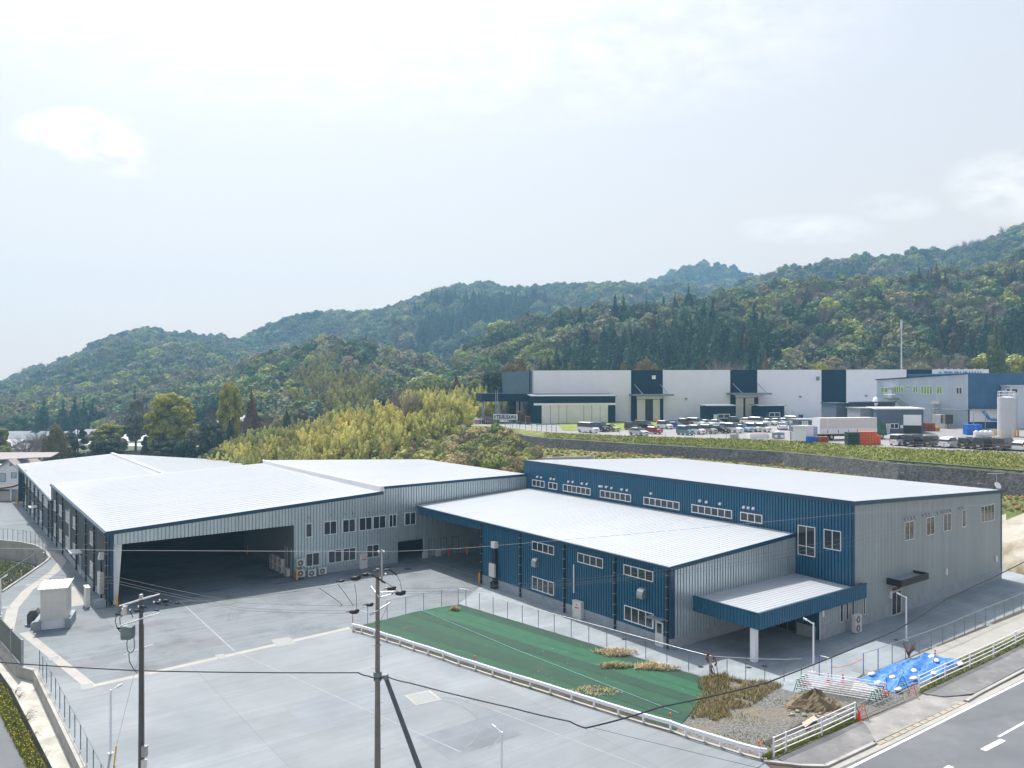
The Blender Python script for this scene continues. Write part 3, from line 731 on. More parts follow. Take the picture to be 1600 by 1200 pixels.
# recessed entrance
w = MB(UV)
corrug(w, 'a', 62.1, MV0 + .08, MV0 + 2.2, lambda v: 1.0, lambda v: CZ0, .33, .05)
w.box(61.94, 62.1, MV0 + .05, MV0 + .3, 0, CZ0)
w.build('entrance_wall', M_blue, main)
w = MB(UV); w.box(61.95, 62.1, MV0 + .3, MV0 + 2.2, 0, 1.0); w.build('entrance_foundation', M_found, main)
w = MB(UV); w.box(62.15, 62.3, MV0 + .1, LV0, 0, CZ0); w.build('entrance_core', M_int, main)
window_at(main, UV, 'a', 62.1, MV0 + 2.3, LV0 - .2, .03, CZ0 - .05, 4, name='entrance_glazing', fm=M_galvdull)
downpipe(main, UV, 'b', MV0, 61.85, 0.05, CZ0, .05, .12, M_ac)
ac_unit('tall cream two-fan outdoor unit by the grey end wall', UV, UV.ax(1339, MV0 - 1.2), MV0 - 1.1, .05, .95, 1.6, .38, 'b', 2, 'outdoor unit by the end wall')
# antenna and dish on the far right roof corner
x_, y_, _ = UV.W(MR - .6, MV0 + .2)
az = 10.0
ta = thing('television_antenna', 'tv antenna and white dish on the right roof corner', 'antenna', (x_, y_, az), 0)
k = MB(); k.cyl((x_, y_, az), (x_, y_, az + 1.9), .03, .03, 6)
for dx in (-.9, -.6, -.3, 0, .3, .6): k.cyl((x_ + dx, y_ - .3, az + 1.9), (x_ + dx, y_ + .3, az + 1.9), .02, .02, 4)
k.cyl((x_ - 1.1, y_, az + 1.9), (x_ + .9, y_, az + 1.9), .025, .025, 5); k.build('mast', M_galv, ta)
k = MB(); k.cyl((x_, y_ - .12, az + .55), (x_ + .02, y_ - .2, az + .6), .32, .42, 14); k.build('dish', M_whitep, ta)
# ================================================================ GROUND OF THE SITE
def GP(l, z=0.0): return [G(px, py, z) for px, py in l]
M_earth = mat('dry_earth', (0.085, 0.065, 0.045), 0.95, 0, 0.35, 0.6, 6, bump=0.6, bscale=3, dirt=((0.10, 0.13, 0.035), 0.25, 0.5, 0.8))
def streaks(scale, k, a=0.06, rot=-TH):
    def f(m, t, tcn, colout):
        n = t.nodes
        mr = n.new('ShaderNodeMapping'); mr.inputs['Rotation'].default_value = (0, 0, rot)
        mp = n.new('ShaderNodeMapping'); mp.inputs['Scale'].default_value = (scale * a, scale, 1)
        t.links.new(tcn.outputs['Object'], mr.inputs[0]); t.links.new(mr.outputs[0], mp.inputs[0])
        nn = n.new('ShaderNodeTexNoise'); nn.inputs['Scale'].default_value = 1.0; nn.inputs['Detail'].default_value = 6; nn.inputs['Roughness'].default_value = 0.7
        t.links.new(mp.outputs[0], nn.inputs['Vector'])
        cr = n.new('ShaderNodeValToRGB'); cr.color_ramp.elements[0].position = .32; cr.color_ramp.elements[1].position = .68
        cr.color_ramp.elements[0].color = (1 - k,) * 3 + (1,); cr.color_ramp.elements[1].color = (1 + k,) * 3 + (1,)
        t.links.new(nn.outputs[0], cr.inputs[0])
        mx = n.new('ShaderNodeMixRGB'); mx.blend_type = 'MULTIPLY'; mx.inputs[0].default_value = 1
        t.links.new(colout, mx.inputs[1]); t.links.new(cr.outputs[0], mx.inputs[2])
        return mx.outputs[0]
    return f
def chain(*fs):
    def f(m, t, tcn, c):
        for g in fs: c = g(m, t, tcn, c)
        return c
    return f
M_yard = mat('worn_concrete', (0.172, 0.200, 0.215), 0.75, 0, 0.50, 0.16, 9, bump=0.15, bscale=8, dirt=((0.088, 0.108, 0.122), 0.16, 0.46, 0.8), extra=chain(streaks(1.5, .16), node_panel_tone((14.0, 11.0), .07)))
M_yard2 = mat('new_concrete', (0.195, 0.222, 0.236), 0.7, 0, 0.2, 0.08, 6, bump=0.15, bscale=8, dirt=((0.14, 0.168, 0.185), 0.075, 0.48, 0.8), extra=chain(streaks(1.6, .10), node_panel_tone((17.0, 9.5), .05)))
M_pale = mat('pale_concrete', (0.335, 0.33, 0.30), 0.8, 0, 0.10, 0.8, 5, dirt=((0.4, 0.37, 0.3), 0.5, 0.55, 0.5))
M_joint = mat('joint_line', (0.29, 0.30, 0.31), .8, 0, .2, 1.5)
M_wallc = mat('retaining_concrete', (0.36, 0.355, 0.335), 0.85, 0, 0.16, 0.9, 6, bump=0.2, dirt=((0.2, 0.19, 0.165), 0.6, 0.5, 0.6))
M_asph = mat('asphalt', (0.125, 0.135, 0.147), 0.85, 0, 0.12, 0.25, 7, bump=0.4, bscale=40, dirt=((0.21, 0.215, 0.22), 0.15, 0.52, 0.6))
M_asph2 = mat('worn_asphalt', (0.16, 0.162, 0.165), 0.9, 0, 0.2, 0.5, 7, bump=0.4, bscale=30, dirt=((0.30, 0.29, 0.27), 0.35, 0.5, 0.6))
M_line = mat('road_paint', (0.72, 0.72, 0.72), 0.6, 0, 0.08, 3.0, 6)
M_gravel = mat('gravel_soil', (0.135, 0.135, 0.125), 0.95, 0, 0.75, 6.0, 4, bump=0.9, bscale=12, dirt=((0.20, 0.165, 0.10), 0.35, 0.5, 0.6))
M_grass = mat('verge_grass_soil', (0.10, 0.11, 0.035), 0.95, 0, 0.4, 2.0, 6, bump=0.8, bscale=14, dirt=((0.22, 0.18, 0.09), 0.8, 0.5, 0.7))
M_grate = mat('steel_grate', (0.22, 0.24, 0.24), 0.6, .4, 0.15, 12)

LB = [(330, 1600), (180, 1300), (135, 1200), (59, 1047), (32, 1040), (0, 1002), (-42, 955)]     # left edge of the upper level
PB = [(1, 924), (37, 900), (70, 877), (76, 871), (69, 860), (55, 852), (32, 847), (0, 844), (-80, 842)]  # edge of the pond hollow
pad = GP(LB) + GP(PB) + [(-150, 120), (-150, 250), (10, 250), (140, 150), (140, 30), (60, -30), (-14, -30)]
def tri_poly(mb, poly, z, m=0):
    mb.add([(p[0], p[1], z) for p in poly], [tuple(range(len(poly)))], m); return mb
def sheet(name, poly, z, m, parent=None):
    n = len(poly); a = sum(poly[i][0] * poly[(i + 1) % n][1] - poly[(i + 1) % n][0] * poly[i][1] for i in range(n))
    if a < 0: poly = poly[::-1]
    o = tri_poly(MB(), poly, z).build(name, m, parent)
    if parent is None: o['kind'] = 'structure'
    return o
k = MB(); k.prism(pad, -2.7, -.006); k.build('ground', M_earth)['kind'] = 'structure'
# the worn upper yard and side paths
up = GP([(60, 1047), (32, 1040), (0, 1002), (-42, 955)] + PB) + [UV.W(-30, 200), UV.W(66, 205), UV.W(66, 110), UV.W(101, 89)] + \
     GP([(1568, 886), (1700, 900), (1700, 918), (1596, 953), (1372, 1047), (1349, 1052), (1335, 1063), (1245, 1083), (1165, 1063), (1095, 1057), (717, 944), (567, 976), (547, 981), (400, 1014.5), (140, 1073)])
sheet('yard', up, .0, M_yard)
sheet('front_yard', GP([(330, 1600), (180, 1300), (135, 1200), (60, 1047), (140, 1073), (400, 1014.5), (547, 981), (800, 1068), (1050, 1146), (1193, 1190), (1260, 1260), (1300, 1600)]), .0, M_yard2)
def strip(name, pts, w, z, m, h=0.0, kind='structure', parent=None):
    k = MB()
    for (x0, y0), (x1, y1) in zip(pts[:-1], pts[1:]):
        dx, dy = x1 - x0, y1 - y0; L = math.hypot(dx, dy); nx, ny = -dy / L * w / 2, dx / L * w / 2
        if h: k.hexa([(x0 - nx, y0 - ny, z), (x1 - nx, y1 - ny, z), (x1 + nx, y1 + ny, z), (x0 + nx, y0 + ny, z), (x0 - nx, y0 - ny, z + h), (x1 - nx, y1 - ny, z + h), (x1 + nx, y1 + ny, z + h), (x0 + nx, y0 + ny, z + h)])
        else: k.add([(x0 - nx, y0 - ny, z), (x1 - nx, y1 - ny, z), (x1 + nx, y1 + ny, z), (x0 + nx, y0 + ny, z)], [(0, 1, 2, 3)])
    o = k.build(name, m, parent)
    if kind and parent is None: o['kind'] = kind
    return o
strip('drain_strip', GP([(37, 988), (142, 1072.5)]), .75, .004, M_pale)
strip('drain_strip', GP([(142, 1072.5), (400, 1014.5), (547, 981)]), .6, .008, M_pale)
strip('drain_strip', GP([(8, 1000), (20, 950), (44, 922), (85, 893), (97, 877), (88, 867), (72, 862)]), 1.0, .004, M_pale)
strip('path_slab', GP([(103, 918), (119, 947)]), 1.6, .006, M_pale)
strip('yard_joint', GP([(280, 938), (366, 1017)]), .12, .006, M_joint)
strip('yard_joint', GP([(366, 1017), (720, 1175)]), .07, .006, M_joint)
strip('yard_joint', GP([(620, 1053), (800, 1120), (1010, 1200)]), .07, .006, M_joint)
strip('yard_joint', GP([(654, 872), (752, 903)]), .14, .006, M_joint)
for px, py, w_, l_, nm in ((136, 1073, .8, 1.2, 0), (84, 1029, .7, .9, 0), (10, 949, .7, .9, 0), (45, 914, .5, .9, 0), (84, 862, .5, .9, 0), (345, 1026, .7, 1.3, 0), (443, 1003, 1.6, 2.2, 0), (226, 1052, .6, 1.0, 0), (661, 1090, 1.6, 1.6, 1), (1352, 1050, 1.2, 1.6, 0), (1456, 1011, 1.0, 1.4, 0), (1540, 975, 1.0, 1.4, 0), (755, 953, .5, .9, 0), (873, 988, .5, .9, 0), (1017, 1030, .6, 1.0, 0)):
    x, y = G(px, py); c = math.cos(TH - .1); s = math.sin(TH - .1)
    if nm:
        tri_poly(MB(), [(x + c * a * w_ * .62 - s * b * l_ * .62, y + s * a * w_ * .62 + c * b * l_ * .62) for a, b in ((-1, -1), (1, -1), (1, 1), (-1, 1))], .01).build('access_cover_frame', M_pale)['kind'] = 'structure'
    tag(tri_poly(MB(), [(x + c * a * w_ / 2 - s * b * l_ / 2, y + s * a * w_ / 2 + c * b * l_ / 2) for a, b in ((-1, -1), (1, -1), (1, 1), (-1, 1))], .014).build('drain_grate', M_grate), None, None, None, 'structure')
for px, py in ((637, 889), (739, 953.5), (1170, 1043), (1400, 1000), (1095, 1042), (1195, 1041), (975, 999)):
    x, y = G(px, py); k = MB(); k.cyl((x, y, 0), (x, y, .012), .45 if px < 800 else .22, None, 14); k.build('manhole_cover', M_black)['kind'] = 'structure'

M_path = mat('path_concrete', (0.245, 0.28, 0.30), .75, 0, .22, .25, 8, bump=.15, bscale=8, dirt=((.17, .20, .22), .2, .5, .6), extra=streaks(1.4, .12))
sheet('path', [UV.W(50, 72), UV.W(50, 45), UV.W(53, 44.8), UV.W(67, 44.7), UV.W(67.5, 38.9), UV.W(98, 38.9)] + GP([(1568, 886), (1700, 902), (1700, 917), (1596, 952), (1372, 1046), (1349, 1051), (1335, 1062), (1245, 1082), (1165, 1062), (1095, 1056), (717, 943.6)]), .0022, M_path)
# tyre marks, oil stains and patched squares on the yard
M_tyrem = mat('tyre_mark', (0.16, 0.178, 0.195), .8, 0, .2, 2.5, 6); M_oil = mat('oil_stain', (0.05, 0.058, 0.068), .5, 0, .3, 2, 6); M_damp = mat('damp_concrete', (0.115, 0.13, 0.147), .6, 0, .25, .5, 7)
def arc(cx, cy, r_, a0, a1, n=16, sq=1.0): return [(cx + r_ * math.cos(a0 + (a1 - a0) * i / n), cy + r_ * sq * math.sin(a0 + (a1 - a0) * i / n)) for i in range(n + 1)]
c1 = G(455, 955); c2 = G(650, 905)
for i, (c_, r_, a0, a1) in enumerate(((c1, 5.2, .3, 4.2), (c1, 5.5, .4, 4.0), (c1, 7.4, 1.0, 3.2), (c2, 6.0, 2.6, 5.4), (c2, 6.3, 2.7, 5.2))):
    strip('tyre_track', arc(*c_, r_, a0, a1), .10, .005, M_tyrem)
c3 = G(620, 1160); strip('tyre_track', arc(c3[0], c3[1] + 2, 5.0, -.6, 1.6), .12, .005, M_tyrem); strip('tyre_track', arc(c3[0] + 1.5, c3[1] + 2, 5.0, -.6, 1.6), .12, .005, M_tyrem)
def blot(px, py, rx, ry, m, seed, name='stain'):
    x, y = G(px, py); r = random.Random(seed); ph = [r.uniform(0, 6) for _ in range(3)]; c, s = math.cos(TH), math.sin(TH); P_ = []
    for i in range(28):
        a = 6.2832 * i / 28; w = 1 + .25 * math.sin(3 * a + ph[0]) + .18 * math.sin(5 * a + ph[1]) + .1 * math.sin(9 * a + ph[2]); lx, ly = rx * w * math.cos(a), ry * w * math.sin(a); P_.append((x + lx * c - ly * s, y + lx * s + ly * c))
    tri_poly(MB(), P_, .0035).build(name, m)['kind'] = 'structure'
for i, (px, py, rx, ry, m) in enumerate(((430, 902, 1.6, .6, M_oil), (340, 921, 1.8, .25, M_oil), (305, 931, 1.0, .15, M_oil), (405, 911, 1.2, .2, M_oil), (452, 909, 2.2, .3, M_oil), (640, 881, 3.2, 1.3, M_damp), (560, 895, 4.5, .6, M_damp), (120, 1040, 2.8, 1.4, M_damp), (300, 1010, 3.0, 1.2, M_damp), (240, 975, 3.5, .8, M_damp))): blot(px, py, rx, ry, m, i)
def patch(px, py, la, lb, m):
    x, y = G(px, py); c, s = math.cos(TH), math.sin(TH)
    tri_poly(MB(), [(x + c * a * la / 2 - s * b * lb / 2, y + s * a * la / 2 + c * b * lb / 2) for a, b in ((-1, -1), (1, -1), (1, 1), (-1, 1))], .003).build('slab_patch', m)['kind'] = 'structure'
patch(735, 1150, 5.5, 3.6, mat('slab_grey', (.15, .172, .195), .75, 0, .2, .4, 7, extra=streaks(1.6, .1))); patch(545, 1100, 7.5, 4.6, mat('slab_light_grey', (.185, .21, .235), .75, 0, .12, .3, 7, extra=streaks(1.6, .1)))

# ---------------------------------------------------------------- green weed-control sheet with its strips
def specks(m, t, tcn, colout):
    n = t.nodes; vo = n.new('ShaderNodeTexVoronoi'); vo.inputs['Scale'].default_value = 1.3; t.links.new(tcn.outputs['Object'], vo.inputs['Vector'])
    lt = n.new('ShaderNodeMath'); lt.operation = 'LESS_THAN'; lt.inputs[1].default_value = .045; t.links.new(vo.outputs['Distance'], lt.inputs[0])
    mx = n.new('ShaderNodeMixRGB'); t.links.new(lt.outputs[0], mx.inputs[0]); t.links.new(colout, mx.inputs[1]); mx.inputs[2].default_value = (.35, .45, .36, 1)
    return mx.outputs[0]
M_gs = [mat('green_sheet_' + n, c, 0.8, 0, .16, 1.2, 6, bump=.35, bscale=5, dirt=((0.06, 0.08, 0.03), .35, .6, .6), extra=specks) for n, c in (('deep', (0.0025, 0.044, 0.021)), ('mid', (0.004, 0.060, 0.026)), ('light', (0.006, 0.082, 0.036)))]
A, B, C_, D_ = GP([(566, 979)])[0], GP([(717, 944.5)])[0], GP([(1122, 1066)])[0], GP([(1058, 1140)])[0]
gs = thing('weed_sheet', 'green weed control sheet laid in strips behind the white guardrail', 'ground sheet', (*A, 0))
bands = [(0, .16, 0), (.16, .30, 2), (.30, .42, 2), (.42, .55, 0), (.55, .70, 1), (.70, .85, 0), (.85, 1, 1)]
NX = 60
for bi, (t0, t1, mi) in enumerate(bands):
    v = []; f = []
    for i in range(NX + 1):
        for j in range(5):
            t = t0 + (t1 - t0) * j / 4 + (.012 if j == 4 and t1 < 1 else 0); s = i / NX
            pB = (B[0] + (C_[0] - B[0]) * s, B[1] + (C_[1] - B[1]) * s); pA = (A[0] + (D_[0] - A[0]) * s, A[1] + (D_[1] - A[1]) * s)
            x, y = pB[0] + (pA[0] - pB[0]) * t, pB[1] + (pA[1] - pB[1]) * t
            z = .03 + .06 * math.sin(t * math.pi) + .012 * math.sin(x * 3.1 + y * 1.7) * math.sin(y * 2.3) + .012 * (bi % 2) + .3 * math.sin(math.pi * min(1, max(0, t)) ) * (1 - s) ** .5 * .5
            v.append((x, y, z))
    for i in range(NX):
        for j in range(4):
            q = i * 5 + j; f.append((q, q + 5, q + 6, q + 1))
    k = MB(); k.add(v, f, 0, True); k.build('sheet_strip', M_gs[mi], gs)
k = MB()
k.tube([(*G(650, 954), .28), (*G(800, 1018), .3), (*G(1060, 1117), .15)], .015, 4); k.build('guide_cord', mat('cyan_cord', (.25, .6, .6), .5), gs)
# soil below the near edge of the sheet
sheet('soil_strip', GP([(553, 984), (566, 977), (1062, 1136), (1052, 1143)]), .02, mat('dark_soil', (.045, .042, .028), .95, 0, .5, 1.5, 6, dirt=((.12, .085, .05), .5, .55, .8)))
sheet('gravel_patch', GP([(1055, 1143), (1110, 1068), (1165, 1063), (1245, 1083), (1335, 1063), (1440, 1060), (1440, 1086), (1337, 1128), (1209, 1186), (1190, 1189)]), .012, M_gravel)

# ---------------------------------------------------------------- dry grass: tufts of blades
def blades(name, pts, h0, h1, m, w=.02, n=1, lean=.5, parent=None, seed=1):
    r = random.Random(seed); k = MB()
    for (x, y, z) in pts:
        for _ in range(n):
            a = r.uniform(0, 6.28); L = r.uniform(h0, h1); le = r.uniform(0, lean) * L; bx_, by_ = x + r.gauss(0, .05), y + r.gauss(0, .05)
            dx, dy = math.cos(a), math.sin(a); wx, wy = -dy * w, dx * w
            k.add([(bx_ - wx, by_ - wy, z), (bx_ + wx, by_ + wy, z), (bx_ + dx * le * .4 + wx * .7, by_ + dy * le * .4 + wy * .7, z + L * .6), (bx_ + dx * le * .4 - wx * .7, by_ + dy * le * .4 - wy * .7, z + L * .6), (bx_ + dx * le, by_ + dy * le, z + L)], [(0, 1, 2, 3), (3, 2, 4)])
    return k.build(name, m, parent)
def leafmat(name, cols, rough=.7):
    m = bpy.data.materials.new(name); m.use_nodes = True; t = m.node_tree; b = t.nodes['Principled BSDF']; b.inputs['Roughness'].default_value = rough
    g = t.nodes.new('ShaderNodeNewGeometry'); cr = t.nodes.new('ShaderNodeValToRGB')
    cr.color_ramp.elements.remove(cr.color_ramp.elements[1])
    cr.color_ramp.elements[0].color = (*cols[0], 1)
    for i, c in enumerate(cols[1:]):
        e = cr.color_ramp.elements.new((i + 1) / (len(cols) - 1)); e.color = (*c, 1)
    t.links.new(g.outputs['Random Per Island'], cr.inputs[0]); t.links.new(cr.outputs[0], b.inputs['Base Color'])
    b.inputs['Specular IOR Level'].default_value = .2
    return m
M_straw = leafmat('straw', [(.55, .43, .25), (.70, .58, .36), (.40, .29, .15), (.62, .48, .27)])
M_straw2 = leafmat('straw_dull', [(.42, .33, .18), (.28, .21, .11), (.56, .45, .27), (.15, .18, .05), (.22, .22, .08), (.36, .26, .15)])
M_gr = leafmat('grass_blade', [(.10, .16, .025), (.16, .20, .04), (.26, .24, .09), (.07, .12, .02), (.28, .30, .03)])
M_flower = mat('yellow_petals', (.75, .62, .02), .6)
def scatter_poly(poly, n, seed, zf=lambda x, y: 0.0):
    r = random.Random(seed); xs = [p[0] for p in poly]; ys = [p[1] for p in poly]; o = []
    while len(o) < n:
        x, y = r.uniform(min(xs), max(xs)), r.uniform(min(ys), max(ys)); ins = False; j = len(poly) - 1
        for i in range(len(poly)):
            if (poly[i][1] > y) != (poly[j][1] > y) and x < (poly[j][0] - poly[i][0]) * (y - poly[i][1]) / (poly[j][1] - poly[i][1]) + poly[i][0]: ins = not ins
            j = i
        if ins: o.append((x, y, zf(x, y)))
    return o
W1 = GP([(1092, 1062), (1130, 1058), (1165, 1066), (1200, 1066), (1225, 1072), (1200, 1085), (1180, 1100), (1120, 1128), (1075, 1133), (1088, 1100)])
tag(blades('dry_weeds', [q for q in scatter_poly(W1, 3400, 3) if math.sin(q[0] * 1.9) + math.sin(q[1] * 2.3 + q[0]) + math.sin(q[0] * .7 - q[1] * 1.3) > -.9], .08, .42, M_straw2, .018, 3, .9, seed=5), kind='stuff')
tag(blades('gravel_grass', [q for q in scatter_poly(GP([(1062, 1142), (1112, 1070), (1243, 1085), (1330, 1072), (1337, 1126), (1209, 1184)]), 1700, 33) if math.sin(q[0] * 1.3 + 1) + math.sin(q[1] * 1.9 + q[0] * .6) > .35], .04, .2, M_gr, .018, 2, 1.2, seed=34), kind='stuff')
W2 = GP([(1100, 1062), (1136, 1056), (1140, 1075), (1100, 1083)])
tag(blades('dry_weeds', scatter_poly(W2, 420, 4), .25, .6, M_straw2, .024, 3, .6, seed=6), kind='stuff')
for i, (px, py, rx, ry, h, lab) in enumerate(((962, 1023, 1.6, .8, .5, 'largest heap of cut straw on the green sheet near the fence'), (960, 1045, 1.3, .5, .35, 'reddish flat heap of cut grass in the middle of the green sheet'), (1022, 1046, 1.7, .7, .5, 'wide heap of cut straw on the green sheet nearest the weeds'), (710, 956, .45, .35, .5, 'small dark dead bush on the top of the green sheet'), (930, 1082, 1.9, .7, .12, 'thin scatter of straw lying flat near the guardrail side of the green sheet'))):
    x, y = G(px, py); r = random.Random(i + 40); pts = []
    for _ in range(420 if i != 3 else 200):
        a, q = r.uniform(0, 6.28), math.sqrt(r.random())
        pts.append((x + rx * q * math.cos(a) * (1 + .25 * math.sin(3 * a + i)), y + ry * q * math.sin(a) * (1 + .3 * math.sin(2 * a + i)), .12 + h * (1 - q) ** 1.5 * r.random()))
    tag(blades('straw_heap', pts, *((.10, .32) if i != 4 else (.04, .12)), M_straw if i not in (1, 3) else M_straw2, .02, 2, 2.0, seed=i), lab, 'straw heap', 'heaps of cut grass on the green sheet')
k = MB()
for px0, y0, h in ((1110, 1060, 1.9), (1122, 1062, 1.7), (1118, 1064, 1.2)):
    x, y = G(px0, y0); k.tube([(x, y, 0), (x - .1, y, h * .6), (x - .25, y, h)], .03, 4)
    for j in range(10): k.sph((x - .25 + rnd.uniform(-.12, .12), y, h - .1 * j * .7), .07, .07, .09, 5, 3)
tag(k.build('dead_weed', mat('dead_stem', (.16, .08, .05), .8)), 'tall dead weed stalks standing by the chain link fence', 'weed')
tag(blades('grass', scatter_poly(GP([(1195, 1189), (1337, 1130), (1345, 1124), (1337, 1117), (1215, 1172), (1190, 1182)]), 1900, 8), .06, .22, M_gr, .015, 3, .8, seed=9), kind='stuff')
tag(blades('grass', scatter_poly(GP([(1436, 1087), (1600, 1008), (1700, 955), (1700, 940), (1600, 992), (1500, 1035), (1436, 1076)]), 2600, 10), .06, .26, M_gr, .016, 3, .8, seed=11), kind='stuff')
sheet('verge', GP([(1195, 1191), (1337, 1132), (1345, 1124), (1337, 1115), (1209, 1170), (1185, 1185)]), .02, M_grass)
sheet('verge', GP([(1436, 1088), (1600, 1010), (1700, 960), (1700, 935), (1600, 985), (1500, 1028), (1436, 1070)]), .024, M_grass)

# ---------------------------------------------------------------- pavement and road, lower right
sheet('road', [G(1290, 1215)] + GP([(1330, 1184), (1520, 1096), (1600, 1053), (1900, 900)]) + [(80, 20), (20, 20)] + GP([(1290, 1500)]), -.002, M_asph)
k = MB(); k.prism(GP([(1209, 1189), (1337, 1131), (1346, 1128), (1352, 1133), (1363, 1150), (1366, 1160), (1345, 1171), (1290, 1196), (1250, 1196), (1205, 1193)]), 0, .09); k.build('pavement', M_asph2)['kind'] = 'structure'
k = MB(); k.prism(GP([(1441, 1085), (1600, 1008), (1800, 905), (1800, 925), (1600, 1044), (1522, 1085), (1500, 1088), (1475, 1090)]), 0, .09); k.build('pavement', M_asph2)['kind'] = 'structure'
sheet('driveway', GP([(1346, 1128), (1441, 1085), (1475, 1090), (1522, 1087), (1368, 1160), (1363, 1150), (1352, 1133)]), .02, mat('driveway_concrete', (.25, .245, .235), .9, 0, .25, .7, 6, dirt=((.4, .38, .34), .5, .5, .5)))
sheet('footpath', GP([(1335, 1063), (1600, 957), (1800, 878), (1800, 905), (1600, 990), (1500, 1033), (1440, 1062), (1400, 1080), (1330, 1078)]), .016, M_pale)
strip('kerb', GP([(1193, 1191), (1250, 1198), (1290, 1199), (1366, 1163)]), .22, 0, M_wallc, .13)
strip('kerb', GP([(1510, 1097), (1528, 1086), (1600, 1048), (1800, 945)]), .22, 0, M_wallc, .13)
strip('gutter', GP([(1290, 1205), (1372, 1168), (1520, 1097), (1600, 1056), (1800, 960)]), .45, .008, M_pale)
for i in range(13):
    t0, t1 = i / 13, (i + .9) / 13
    a0 = (G(1372, 1163)[0] * (1 - t0) + G(1508, 1097)[0] * t0, G(1372, 1163)[1] * (1 - t0) + G(1508, 1097)[1] * t0)
    a1 = (G(1372, 1163)[0] * (1 - t1) + G(1508, 1097)[0] * t1, G(1372, 1163)[1] * (1 - t1) + G(1508, 1097)[1] * t1)
    strip('kerb_stone', [a0, a1], .3, .0, mat('kerb_stone', (.34, .31, .25), .9, 0, .2, 2, 5), .04)
strip('white_line', GP([(1290, 1218), (1325, 1201), (1600, 1063), (1750, 988)]), .17, .004, M_line)
strip('white_line', GP([(1560, 1151), (1600, 1129), (1750, 1046)]), .15, .004, M_line)
strip('white_line', GP([(1536, 1172), (1567, 1156)]), .34, .006, M_line)
strip('white_line', GP([(1473, 1206), (1486, 1197)]), .34, .006, M_line)

# ---------------------------------------------------------------- left edge: retaining wall, channel, verge and lane
zL = -.75
def GL(l, z=zL): return [G(px, py, z) for px, py in l]
sheet('channel_floor', GL([(-60, 975), (0, 1028), (30, 1060), (57, 1065), (117, 1200), (200, 1400), (155, 1400), (82, 1200), (17, 1074), (0, 1050), (-60, 1000)]), zL, mat('channel_concrete', (.42, .415, .37), .85, 0, .14, .8, 6, dirt=((.25, .23, .16), .6, .5, .6)))
k = MB(); k.prism(GL([(-60, 975), (0, 1028), (30, 1060), (57, 1065), (117, 1200), (200, 1400), (155, 1400), (82, 1200), (17, 1074), (0, 1050), (-60, 1000)]), -2.6, zL - .006); k.build('channel_bed', M_wallc)['kind'] = 'structure'
k = MB(); k.prism(GL([(145, 1400), (73, 1200), (10, 1078), (-8, 1052), (-70, 990), (-160, 1040), (-160, 1400)]), -2.6, zL - .02); k.build('verge', M_grass)['kind'] = 'structure'
sheet('lane', GL([(100, 1400), (41, 1200), (0, 1118), (-40, 1060), (-160, 1100), (-160, 1400)]), zL, M_asph)
gv = GL([(125, 1340), (71, 1200), (9, 1079), (-8, 1054), (-40, 1030), (-40, 1058), (0, 1116), (42, 1200), (85, 1340)])
tag(blades('grass', scatter_poly(gv, 5200, 12, lambda x, y: zL), .08, .30, M_gr, .014, 3, .9, seed=13), kind='stuff')
k = MB()
for x, y, z in scatter_poly(gv, 420, 14, lambda x, y: zL + .25): k.sph((x, y, z + rnd.uniform(-.08, .1)), .035, .035, .03, 5, 3)
tag(k.build('rape_flowers', M_flower), kind='stuff')
tw = GL([(24, 1082), (40, 1120), (53, 1150), (70, 1185), (30, 1090), (44, 1125)])
for i, (x, y) in enumerate(tw):
    r = random.Random(i); k = MB()
    for _ in range(14):
        a = r.uniform(0, 6.28); L = r.uniform(.3, .8); k.tube([(x, y, zL), (x + math.cos(a) * L * .5, y + math.sin(a) * L * .5, zL + r.uniform(.1, .4)), (x + math.cos(a) * L, y + math.sin(a) * L, zL + r.uniform(.05, .35))], .008, 3)
    tag(k.build('dead_bush', mat('twig', (.12, .075, .06), .9)), ORD[i] + ' bare twiggy bush from the top along the concrete channel edge', 'bush', 'bare bushes beside the channel') if i < 6 else None
def offset_wall(name, pts, th, z0, z1, m, label, cat='wall', side=1):
    tb = thing(name, label, cat, (pts[0][0], pts[0][1], z0)); k = MB()
    for (x0, y0), (x1, y1) in zip(pts[:-1], pts[1:]):
        dx, dy = x1 - x0, y1 - y0; L = math.hypot(dx, dy); nx, ny = -dy / L * th * side, dx / L * th * side; ex, ey = dx / L * .02, dy / L * .02
        k.hexa([(x0 - ex, y0 - ey, z0), (x1 + ex, y1 + ey, z0), (x1 + nx + ex, y1 + ny + ey, z0), (x0 + nx - ex, y0 + ny - ey, z0), (x0 - ex, y0 - ey, z1), (x1 + ex, y1 + ey, z1), (x1 + nx + ex, y1 + ny + ey, z1), (x0 + nx - ex, y0 + ny - ey, z1)])
    k.build('wall_body', m, tb); return tb
rw = [G(px, py, .1) for px, py in ((180, 1297), (135, 1199), (59, 1046), (32, 1039), (0, 1001), (-42, 954))]
offset_wall('retaining_wall', rw, .3, -2.6, .12, M_wallc, 'stained concrete retaining wall along the drainage channel at lower left', side=1)
pw = [G(px, py, .1) for px, py in PB][::-1]
offset_wall('retaining_wall', pw, .25, -2.6, .14, M_wallc, 'curved concrete retaining wall round the sunken grass plot', side=1)
tb = [G(px, py, -2.2) for px, py in ((-80, 880), (0, 880), (40, 884), (62, 900), (40, 925), (0, 950), (-80, 1000))]
tag(blades('grass', scatter_poly([G(px, py, 0) for px, py in ((-60, 850), (10, 850), (45, 856), (66, 869), (36, 895), (0, 918))], 3600, 15, lambda x, y: -2.38), .1, .4, M_gr, .03, 3, .8, seed=16), kind='stuff')
sheet('sunken_plot', [G(px, py, 0) for px, py in ((-60, 845), (10, 847), (50, 855), (73, 869), (36, 898), (0, 922), (-60, 968))], -2.38, M_gravel)

